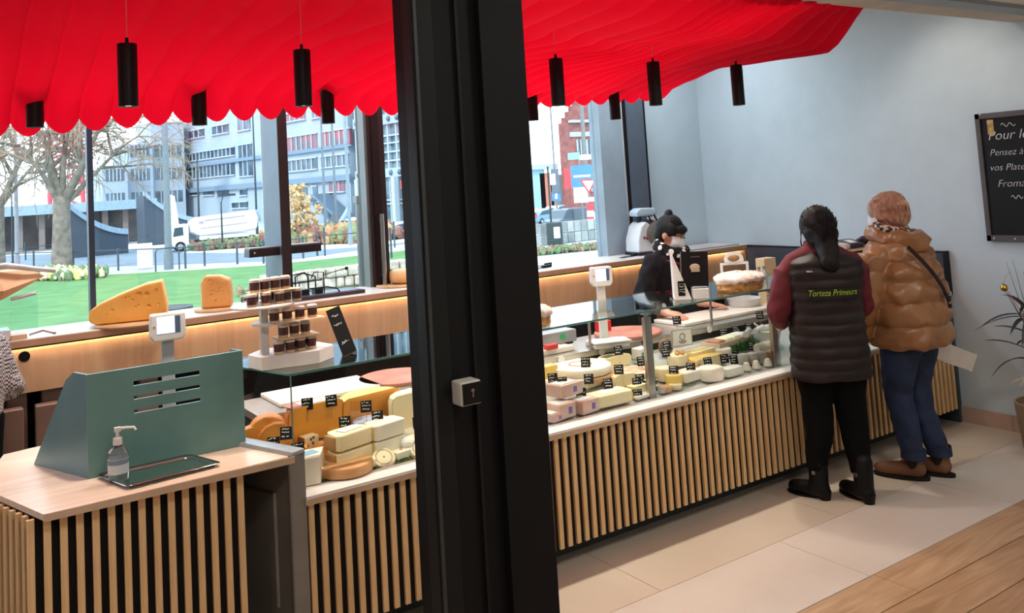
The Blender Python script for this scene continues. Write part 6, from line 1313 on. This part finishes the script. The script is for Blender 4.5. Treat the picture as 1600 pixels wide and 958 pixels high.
# ---- buildings. main white office building: one long facade receding to the left
P0 = Vector((37.4, 76.8, 0)); DV = Vector((-.174, .985, 0)); NV = Vector((-.985, -.174, 0))
def fac(px, py, off=0):
    d = CR*((px-PX)/FPX)+CU*(-(py-PY)/FPX)+CF; p0 = P0+NV*off; s_ = (p0-CP).dot(NV)/d.dot(NV); q = CP+d*s_; return (q-p0).dot(DV), q.z
FW = mat('facade_white', (150, 164, 178), .8, col2=(140, 156, 170), scale=.2); FB = mat('facade_blue', (110, 132, 152), .8); WG = mat('office_window', (44, 60, 76), .15, .1, col2=(84, 104, 122), scale=.6); WR = mat('reddish_window', (150, 74, 88), .3, col2=(84, 84, 98), scale=.8); MUL = mat('mullion', (168, 180, 190), .6)
bd = thing('office_building', 'long white and blue-grey office building with bands of windows outside', 'building', (37.4, 76.8, ZO))
FM = frame((P0.x, P0.y, 0), DV, (0, 0, 1))     # x: along facade to the left/back, y: up, z: away from NV?
def fbox(t0, t1, z0, z1, o0, o1):
    b = B(); vs = []
    for t_ in (t0, t1):
        for o_ in (o0, o1):
            for z_ in (z0, z1): q = P0+DV*t_+NV*o_; vs.append((q.x, q.y, z_))
    return b.add(vs, [(0, 1, 3, 2), (4, 6, 7, 5), (0, 4, 5, 1), (2, 3, 7, 6), (0, 2, 6, 4), (1, 5, 7, 3)])
tR = fac(655, 300)[0]; tL = fac(283, 300)[0]
put('main_wall', fbox(fac(548, 300)[0], tL, ZO, 22, -18, 0), FW, bd, world=True)
def win(x0, y0, x1, y1, n, m=None, dark=True, split=True):
    t0, za = fac(x0, (y0[0] if isinstance(y0, tuple) else y0)); t1, zb_ = fac(x1, (y1[0] if isinstance(y1, tuple) else y1))
    zlo, zhi = sorted((za, zb_)) if 0 else (min(fac(x0, y1)[1], fac(x0, y1)[1]), fac(x0, y0)[1])
    t0, t1 = sorted((t0, t1)); w_ = put('window', fbox(t0, t1, zlo, zhi, -.3, .06), m or WG, bd, world=True)
    put('window_frame', fbox(t0-.12, t1+.12, zhi, zhi+.14, 0, .25), MUL, w_, world=True); put('window_frame', fbox(t0-.12, t1+.12, zlo-.14, zlo, 0, .30), MUL, w_, world=True)
    for k in range(1, n): tt = t0+(t1-t0)*k/n; put('mullion', fbox(tt-.07, tt+.07, zlo, zhi, 0, .16), MUL, w_, world=True)
win(296, 241, 368, 252, 12); win(296, 263, 368, 280, 12); win(296, 206, 320, 217, 3); win(332, 199, 358, 211, 3); win(373, 228, 396, 276, 3); win(371, 176, 392, 205, 2)
for (x0, x1) in ((298, 312), (318, 335), (340, 358), (375, 387)): win(x0, 297, x1, 305, 1)
win(363, 317, 388, 325, 2)
win(449, 216, 497, 238, 6, WR); win(502, 208, 548, 232, 6, WR); win(450, 252, 497, 268, 6); win(502, 246, 546, 262, 5); win(447, 180, 478, 191, 4, WR); win(488, 174, 500, 185, 2)
for x in (456, 473, 489): win(x, 292, x+8, 304, 1)
win(514, 283, 540, 300, 3, WR)
put('sill_band', fbox(fac(548, 240)[0], tL, fac(450, 285)[1]-.3, fac(450, 285)[1]+.3, 0, .5), FB, bd, world=True); put('sill_band', fbox(fac(548, 240)[0], tL, fac(450, 240)[1]-.2, fac(450, 240)[1]+.2, 0, .4), FB, bd, world=True)
sta = B(); 
for k in range(14):
    x_ = 494+k*2.9; y_ = 303+k*2.7; t_, z_ = fac(x_, y_, 1.5); q0 = P0+DV*t_+NV*.2; sta.add([(q0.x+NV.x*a+DV.x*c, q0.y+NV.y*a+DV.y*c, z_+e) for a in (0, 2) for c in (-.6, .6) for e in (-.8, 0)], [(0, 1, 3, 2), (4, 6, 7, 5), (0, 4, 5, 1), (2, 3, 7, 6), (0, 2, 6, 4), (1, 5, 7, 3)])
put('outdoor_stair', sta, FB, bd, world=True)
# lower left wing set back, partly lit
bw = thing('office_wing', 'farther stepped wing of the white building behind the tree branches', 'building', (20, 128, ZO))
for (px0, px1, ytop, D) in ((160, 200, 262, 118), (200, 240, 225, 120), (238, 290, 190, 121)):
    a_ = at(px0, 300, Y=D); c_ = at(px1, 300, Y=D); top_ = at((px0+px1)/2, ytop, Y=D).z
    wl = put('wing_block', B().bb((a_.x, D, ZO), (c_.x, D+10, top_)), FW, bw, world=True)
    for zz in range(int(top_/3.2)):
        z0_ = 2.0+zz*3.0
        if z0_+1.5 < top_: wn = put('window', B().bb((a_.x+.4, D-.05, z0_), (c_.x-.4, D, z0_+1.5)), WG, bw, world=True); [put('mullion', B().bb((a_.x+.4+(c_.x-a_.x-.8)*k/5-.06, D-.12, z0_), (a_.x+.4+(c_.x-a_.x-.8)*k/5+.06, D-.05, z0_+1.5)), MUL, wn, world=True) for k in range(1, 5)]
# glazed entrance building between brown post and pillar
be = thing('entrance_building', 'glazed entrance building with white grid and round holes between brown post and pillar', 'building', tuple(P0+DV*-8+Vector((0, 0, ZO))))
ta, tb_ = fac(680, 300)[0], fac(560, 300)[0]
put('glass_front', fbox(ta, tb_, ZO, 22, -6, -.3), mat('entrance_glass', (70, 96, 110), .12, .1, col2=(128, 152, 164), scale=.7), be, world=True)
for (ya, yb) in ((176, 192), (262, 276)):
    z0_, z1_ = fac(620, yb)[1], fac(620, ya)[1]; bn = put('perforated_band', fbox(ta, tb_, z0_, z1_, -.3, .3), FW, be, world=True)
    for k in range(9): tt = ta+(tb_-ta)*(k+.5)/9; c_ = P0+DV*tt+NV*.32+Vector((0, 0, (z0_+z1_)/2)); put('round_hole', B().sph(c_, (.25, .25, .28), 10, 6), WG, bn, world=True)
for k in range(10): tt = ta+(tb_-ta)*k/9; put('mullion', fbox(tt-.08, tt+.08, ZO, 20, -.3, .05), MUL, be, world=True)
for y_ in (160, 210, 222, 236, 250, 312, 318): z0_ = fac(620, y_)[1]; put('transom', fbox(ta, tb_, z0_-.07, z0_+.07, -.3, .06), MUL, be, world=True)
for k in range(4): tt = ta+(tb_-ta)*(k+.7)/4; put('column', fbox(tt-.25, tt+.25, ZO, fac(620, 276)[1], .4, .9), mat('entrance_column', (170, 186, 196), .6), be, world=True)
put('red_sign', fbox(fac(652, 290)[0], fac(634, 290)[0], fac(645, 294)[1], fac(645, 281)[1], .4, .6), mat('red_panel', (226, 70, 80), .5), be, world=True)
# plaza canopy with curved ramps
DKB = mat('ramp_slate', (58, 70, 84), .7); LTB = mat('ramp_edge', (136, 160, 180), .6)
pv = thing('plaza_pavilion', 'low dark pavilion with blue roof and curved ramps behind the tree', 'building', tuple(og(150, 366)))
Y0 = 74.
a_ = at(-60, 300, Y=Y0); c_ = at(245, 300, Y=Y0); zr = at(150, 315, Y=Y0).z; zr2 = at(150, 330, Y=Y0).z
put('roof_slab', B().bb((a_.x, Y0, zr2), (c_.x, Y0+14, zr)), LTB, pv, world=True); put('dark_interior', B().bb((a_.x, Y0+5, ZO), (c_.x, Y0+14, zr2)), mat('pavilion_dark', (74, 72, 76), .8, col2=(120, 112, 108), scale=.5), pv, world=True)
for k in range(9): x_ = a_.x+(c_.x-a_.x)*(k+.5)/9; put('pavilion_column', B().bb((x_-.2, Y0+1, ZO), (x_+.2, Y0+1.4, zr2)), mat('pav_col', (120, 110, 106), .7), pv, world=True)
def ramp(lb, x0, y0, x1, y1, Yd, w=3.0):
    pts = []
    for k in range(11): t_ = k/10; px = x0+(x1-x0)*t_; py = y0+(y1-y0)*(1-(1-t_)**2.0)*1.0; q = at(px, py, Y=Yd); pts.append((q.x, q.z))
    g = thing('curved_ramp', lb, 'ramp', (pts[0][0], Yd, ZO)); poly = pts+[(pts[-1][0], ZO), (pts[0][0], ZO)]
    put('ramp_wall', B().prismy(poly, Yd, Yd+w), DKB, g, world=True); put('ramp_coping', B().prismy(pts+[(x, z+.35) for x, z in reversed(pts)], Yd-.15, Yd+.4), LTB, g, world=True); return g
ramp('curved dark ramp wall sweeping down right of the tree', 108, 326, 200, 366, 60); ramp('curved dark ramp wall sweeping down toward the truck', 225, 306, 318, 348, 68); 
t_ = ramp('dark curved ramp beside the white parked car', 545, 331, 505, 372, 62)
for (x_, y_, lb, c_) in ((45, 365, 'red banner standing under the pavilion roof at left', (222, 80, 96)), (76, 366, 'white panel sign on a post left of the tree', (226, 226, 224))):
    q = og(x_, y_+(12 if x_ > 60 else 0)); t = thing('banner', lb, 'sign', tuple(q)); put('panel', B().box((0, 0, 2.2 if x_ > 60 else 1.8), (.9 if x_ > 60 else 1.6, .1, 1.3 if x_ > 60 else 2.6)), mat('banner_%d' % x_, c_, .6), t); put('mast', B().tube([(0, .1, 0), (0, .1, 2.0)], .06, 6), FP, t)
q = og(70, 377); t = thing('person', 'tiny walking person in dark clothes on the plaza left of the tree', 'person', tuple(q)); b = B()
capsule(b, (0, 0, .95), (0, .02, 1.4), .17, .19); capsule(b, (0, 0, 1.4), (0, 0, 1.62), .06, .11); capsule(b, (-.1, 0, .9), (-.2, .1, .1), .09, .06); capsule(b, (.1, 0, .9), (.15, -.15, .1), .09, .06); capsule(b, (-.2, 0, 1.38), (-.3, .05, .9), .06, .04); capsule(b, (.2, 0, 1.38), (.3, .05, .9), .06, .04); organic('body', b, mat('far_clothes', (60, 62, 74), .8), t, .04, 2)
q = at(104, 300, Y=100.); t = thing('red_banner_frame', 'tall red banner built as a lattice frame behind the tree', 'tower', (q.x, 100, ZO)); RT = mat('red_lattice', (214, 70, 88), .6); b = B()  # stands for a wide red banner, shaped as a lattice frame
put('banner_legs', B().tube([(-1.6, 0, 0), (-1.3, 0, 16)], .25, 6).tube([(1.6, 0, 0), (1.3, 0, 16)], .25, 6), RT, t); 
for k in range(13): b.tube([(-1.5, 0, 1+k*1.2), (1.5, 0, 2.2+k*1.2)], .12, 4).tube([(1.5, 0, 1+k*1.2), (-1.5, 0, 2.2+k*1.2)], .12, 4)
put('lattice', b, RT, t); put('banner_head', B().prism([(-3, -1), (0, -2), (3, 0), (0, 2)], 16, 18.5), RT, t)
# ---- vehicles
TYRE = mat('tyre', (30, 32, 34), .8); CGL = mat('car_glass', (60, 76, 88), .1)
def wheelo(t, x, y, r=.34, w=.22):
    o = put('wheel', B().lathe([(0, -w/2), (r*.9, -w/2), (r, -w/2+.03), (r, w/2-.03), (r*.9, w/2), (0, w/2)], 20), TYRE, t, loc=(x, y, r), rot=(PI/2, 0, 0), smooth='auto'); put('hub', B().lathe([(0, -w/2-.01), (r*.55, -w/2-.01), (r*.5, w/2+.01), (0, w/2+.01)], 14), mat('hub_grey', (170, 174, 178), .4, .5), o)
def car(lb, px, py, rz, body, L=4.1, Hc=1.48, Wd=1.75, van=False, sc=.68):
    q = og(px, py); t = thing('van' if van else 'car', lb, 'van' if van else 'car', tuple(q), rz); t.scale = (sc, sc, sc); m_ = mat('car_%d_%d' % (body[0], body[2]), body, .25, .2, coat=.6); h = L/2
    if van: o1 = [(-h, .3), (h, .3), (h, .85), (h*.72, 1.05), (h*.45, Hc-.1), (h*.3, Hc), (-h+.1, Hc), (-h, Hc-.2)]; g = [(h*.68, 1.05), (h*.43, Hc-.12), (h*.05, Hc-.12), (h*.05, 1.05)]
    else: o1 = [(-h, .3), (h, .3), (h, .7), (h*.9, .82), (h*.45, .95), (h*.15, Hc-.05), (-h*.1, Hc), (-h*.55, Hc-.08), (-h*.95, .95), (-h, .8)]; g = [(h*.38, .97), (h*.13, Hc-.1), (-h*.1, Hc-.06), (-h*.52, Hc-.14), (-h*.8, .97)]
    put('car_body', B().prismy(o1, -Wd/2, Wd/2), m_, t, bevel=.08, seg=3); put('side_window', B().prismy(g, -Wd/2-.01, Wd/2+.01), CGL, t)
    put('tail_light', B().bb((-h-.02, -Wd/2+.05, .75), (-h+.03, -Wd/2+.25, 1.1)).bb((-h-.02, Wd/2-.25, .75), (-h+.03, Wd/2-.05, 1.1)), mat('tail_red', (200, 50, 56), .4), t); put('rear_window', B().bb((-h-.015, -Wd/2+.2, 1.05), (-h+.1, Wd/2-.2, Hc-.25)), CGL, t); put('number_plate', B().bb((-h-.02, -.26, .6), (-h, .26, .72)), PAPER, t); put('windscreen', B().bb((h*.3, -Wd/2+.15, 1.0), (h*.46, Wd/2-.15, Hc-.2)), CGL, t)
    for x_ in (-h*.62, h*.62):
        for y_ in (-Wd/2+.1, Wd/2-.1): wheelo(t, x_, y_)
    return t
car('white parked car behind the flower bed beside the brown post', 560, 372, PI+.3, (224, 228, 232), 4.6, 1.6, sc=.85)
car('dark blue car at the pillar edge on the road', 651, 362, PI*.6, (48, 70, 90))
car('blue car parked beyond the wall right of the pillar', 848, 350, .3, (110, 150, 180), 3.9); car('pale car in the row beyond the dark van', 872, 341, .4, (196, 208, 214), 3.9); car('red car half hidden by the pillar', 836, 346, .4, (190, 60, 66), 3.9)
car('dark grey van parked behind the stone wall', 886, 359, .25+PI*0+PI, (70, 84, 98), 4.3, 1.85, 1.8, True); car('blue hatchback beyond the dark van, left', 855, 347, .3, (90, 130, 170), 3.9)
# truck
q = og(335, 388); t = thing('cement_truck', 'white truck with round-edged tank driving left behind the roundabout', 'truck', tuple(q), PI-.12); t.scale = (.68, .68, .68)
TW = mat('truck_white', (232, 234, 236), .3, coat=.4)
put('cab', B().prismy([(2.3, .45), (3.95, .45), (4.0, 1.1), (3.75, 2.35), (2.4, 2.45), (2.3, 2.3)], -1.0, 1.0), TW, t, bevel=.06); put('cab_window', B().prismy([(2.75, 1.45), (3.65, 1.35), (3.5, 2.15), (2.8, 2.2)], -1.01, 1.01), CGL, t); put('chassis', B().bb((-3.6, -.9, .7), (2.4, .9, .95)), CHARC, t); put('bumper', B().bb((3.7, -1.0, .35), (4.08, 1.0, .7)), mat('bumper_grey', (112, 108, 116), .6), t)
put('tank', B().prismy([(-3.7, 1.5), (-3.9, 2.5), (-3.6, 3.3), (1.6, 2.95), (2.2, 2.6), (2.2, 1.7), (1.4, 1.25), (-2.5, 1.35)], -1.05, 1.05), TW, t, bevel=.15, seg=3); put('side_box', B().bb((-3.0, -1.06, .9), (1.4, 1.06, 1.25)), TW, t); put('dark_stripe', B().box((-.9, 0, 2.72), (3.6, 2.12, .09), 0, Matrix.Rotation(.055, 3, 'Y')), mat('stripe_grey', (150, 150, 156), .5), t); put('lower_stripe', B().box((-.8, 0, 2.05), (4.2, 2.12, .06), 0, Matrix.Rotation(.055, 3, 'Y')), mat('stripe_grey', (1, 1, 1)), t)
put('logo_block', B().bb((1.0, -1.07, 2.35), (1.4, 1.07, 2.6)), mat('logo_mauve', (190, 170, 186), .5), t); put('rear_hopper', B().bb((-4.2, -.6, 2.2), (-3.7, .6, 3.3)), mat('hopper_blue', (150, 170, 180), .5), t)
for x_ in (3.05, -2.2, -3.0):
    for y_ in (-.9, .9): wheelo(t, x_, y_, .45, .28)
# ---- right of the pillar
t = thing('brick_house', 'red brick house with stepped gable right of the pillar', 'building', (46, 60, ZO)); BR = mat('far_brick', (150, 92, 86), .85, col2=(124, 74, 70), scale=2)
Yb = 60.
def bx(x0, y0, x1, y1, Y=Yb): a = at(x0, y1, Y=Y); c = at(x1, y0, Y=Y); return a, c
a, c = bx(894, 190, 965, 330); put('brick_wall', B().bb((a.x, Yb, ZO), (c.x+3, Yb+1.2, c.z)), BR, t, world=True)
for k in range(6): a, c = bx(888+k*5.5, 182-k*9, 960, 196-k*9); put('gable_step', B().bb((a.x, Yb+.06+.05*k, a.z-1.0), (c.x+3, Yb+1, c.z)), BR if k % 2 else BR, t, world=True)
a, c = bx(890, 205, 960, 214); put('stone_band', B().bb((a.x, Yb-.15, a.z), (c.x+3, Yb, c.z)), MUL, t, world=True); a, c = bx(888, 187, 960, 192); put('cornice', B().bb((a.x, Yb-.4, a.z), (c.x, Yb, c.z)), MUL, t, world=True)
for (x0, y0, x1, y1) in ((903, 218, 911, 248), (918, 218, 926, 248), (918, 262, 928, 300)): a, c = bx(x0, y0, x1, y1); w_ = put('window', B().bb((a.x, Yb-.08, a.z), (c.x, Yb, c.z)), CGL, t, world=True); put('window_frame', B().bb((a.x-.1, Yb-.12, a.z-.1), (a.x+.05, Yb-.05, c.z)).bb(((a.x+c.x)/2-.05, Yb-.12, a.z), ((a.x+c.x)/2+.05, Yb-.05, c.z)), MUL, w_, world=True)
t = thing('low_red_building', 'low building with blue glass and red-orange wall beyond the car park', 'building', (32, 60, ZO)); Yq = 62.
for (x0, y0, x1, y1, m_, nm) in ((825, 262, 850, 322, mat('blue_glass', (150, 196, 210), .2), 'glass_wing'), (846, 270, 863, 318, mat('orange_wall', (206, 128, 108), .7), 'orange_wall'), (822, 256, 866, 266, mat('roof_grey', (170, 186, 196), .6), 'roof'), (862, 272, 892, 318, mat('rear_wall', (150, 156, 160), .8), 'rear_wall')):
    a = at(x0, y1, Y=Yq); c = at(x1, y0, Y=Yq); put(nm, B().bb((a.x, Yq-(.5 if nm == 'roof' else 0), ZO if nm != 'roof' else a.z), (c.x, Yq+6, c.z)), m_, t, world=True)
t = thing('stone_wall', 'low grey stone wall in front of the parked van', 'wall', tuple(og(890, 372))); 
for r_ in range(2):
    for k in range(11):
        a = og(838+k*10.5, 384-k*1.2); c = og(848+k*10.5, 384-(k+1)*1.2); put('stone_block', B().bb((a.x+.02, a.y-.4, ZO+r_*.5+.02), (c.x-.02, a.y, ZO+r_*.5+.48)), mat('wall_stone_%d' % ((k+r_) % 3), [(150, 156, 154), (132, 138, 138), (164, 168, 164)][(k+r_) % 3], .9, bump=.4), t, world=True)
def signp(lb, px, py, h, parts):
    q = og(px, py); g = thing('road_sign', lb, 'sign', tuple(q), -.6); put('mast', B().tube([(0, 0, 0), (0, 0, h)], .06, 8), GREYM, g)
    for (nm, c, d, m_) in parts: put(nm, B().box(c, d), m_, g)
    return g
BLU = mat('sign_blue', (70, 128, 176), .5, emit=0); WHT = mat('sign_white', (232, 236, 238), .5); RDS = mat('sign_red', (212, 60, 66), .5)
signp('tall lamp mast with small blue parking sign right of the pillar', 872, 352, 9.5, (('blue_panel', (0, -.08, 1.9), (.6, .04, .6), BLU), ('white_mark', (0, -.11, 1.9), (.16, .02, .34), WHT), ('dark_box', (0, 0, 2.9), (.5, .3, 1.6), mat('mast_box', (92, 104, 116), .6))))
signp('blue and white direction signs with red block in front of the brick house', 912, 358, 4.6, (('blue_panel', (.1, -.08, 3.1), (1.3, .06, 1.3), BLU), ('white_panel', (0, -.08, 2.0), (.9, .05, .9), WHT), ('red_panel', (-.75, -.08, 3.0), (.4, .05, 1.2), RDS), ('white_strip', (.1, -.12, 3.1), (1.0, .02, .12), WHT), ('cyan_panel', (-.3, -.08, 4.3), (.7, .05, .4), mat('sign_cyan', (130, 206, 226), .5)), ('arm', (.5, -.08, 4.2), (1.0, .05, .3), WHT)))
g = signp('white and red give-way triangle on a post beside the pale column', 924, 360, 3.0, (('under_plate', (0, -.08, 1.75), (.6, .04, .25), WHT), ('red_white_marker', (.0, -.1, .9), (.35, .3, 1.3), RDS), ('white_marker', (.0, -.12, .95), (.37, .3, .35), WHT)))
put('triangle_rim', B().prismy([(-.5, 2.9), (.5, 2.9), (0, 2.05)], -.12, -.08), RDS, g); put('triangle_face', B().prismy([(-.34, 2.81), (.34, 2.81), (0, 2.23)], -.14, -.12), WHT, g)
tag(put('tall_mast', B().tube([og(921, 352), og(921, 352)+Vector((0, 0, 12))], [.16, .1], 8), GREYM), 'tall grey mast rising before the brick house', 'mast')
q = og(868, 384); g = thing('post_box', 'dark green post box with white notice on the grass right of the pillar', 'post box', tuple(q), -.7); DG = mat('dark_green', (30, 48, 50), .5); put('box', B().box((0, 0, .55), (.7, .45, 1.0)), DG, g, bevel=.03); put('notice', B().box((.12, -.235, .6), (.28, .01, .5)), PAPER, g); put('pole', B().tube([(-.15, .3, 0), (-.15, .3, 3.6)], .05, 6), DG, g); put('pole_panel', B().box((0.05, .25, 3.0), (.25, .04, .5)), PAPER, g)
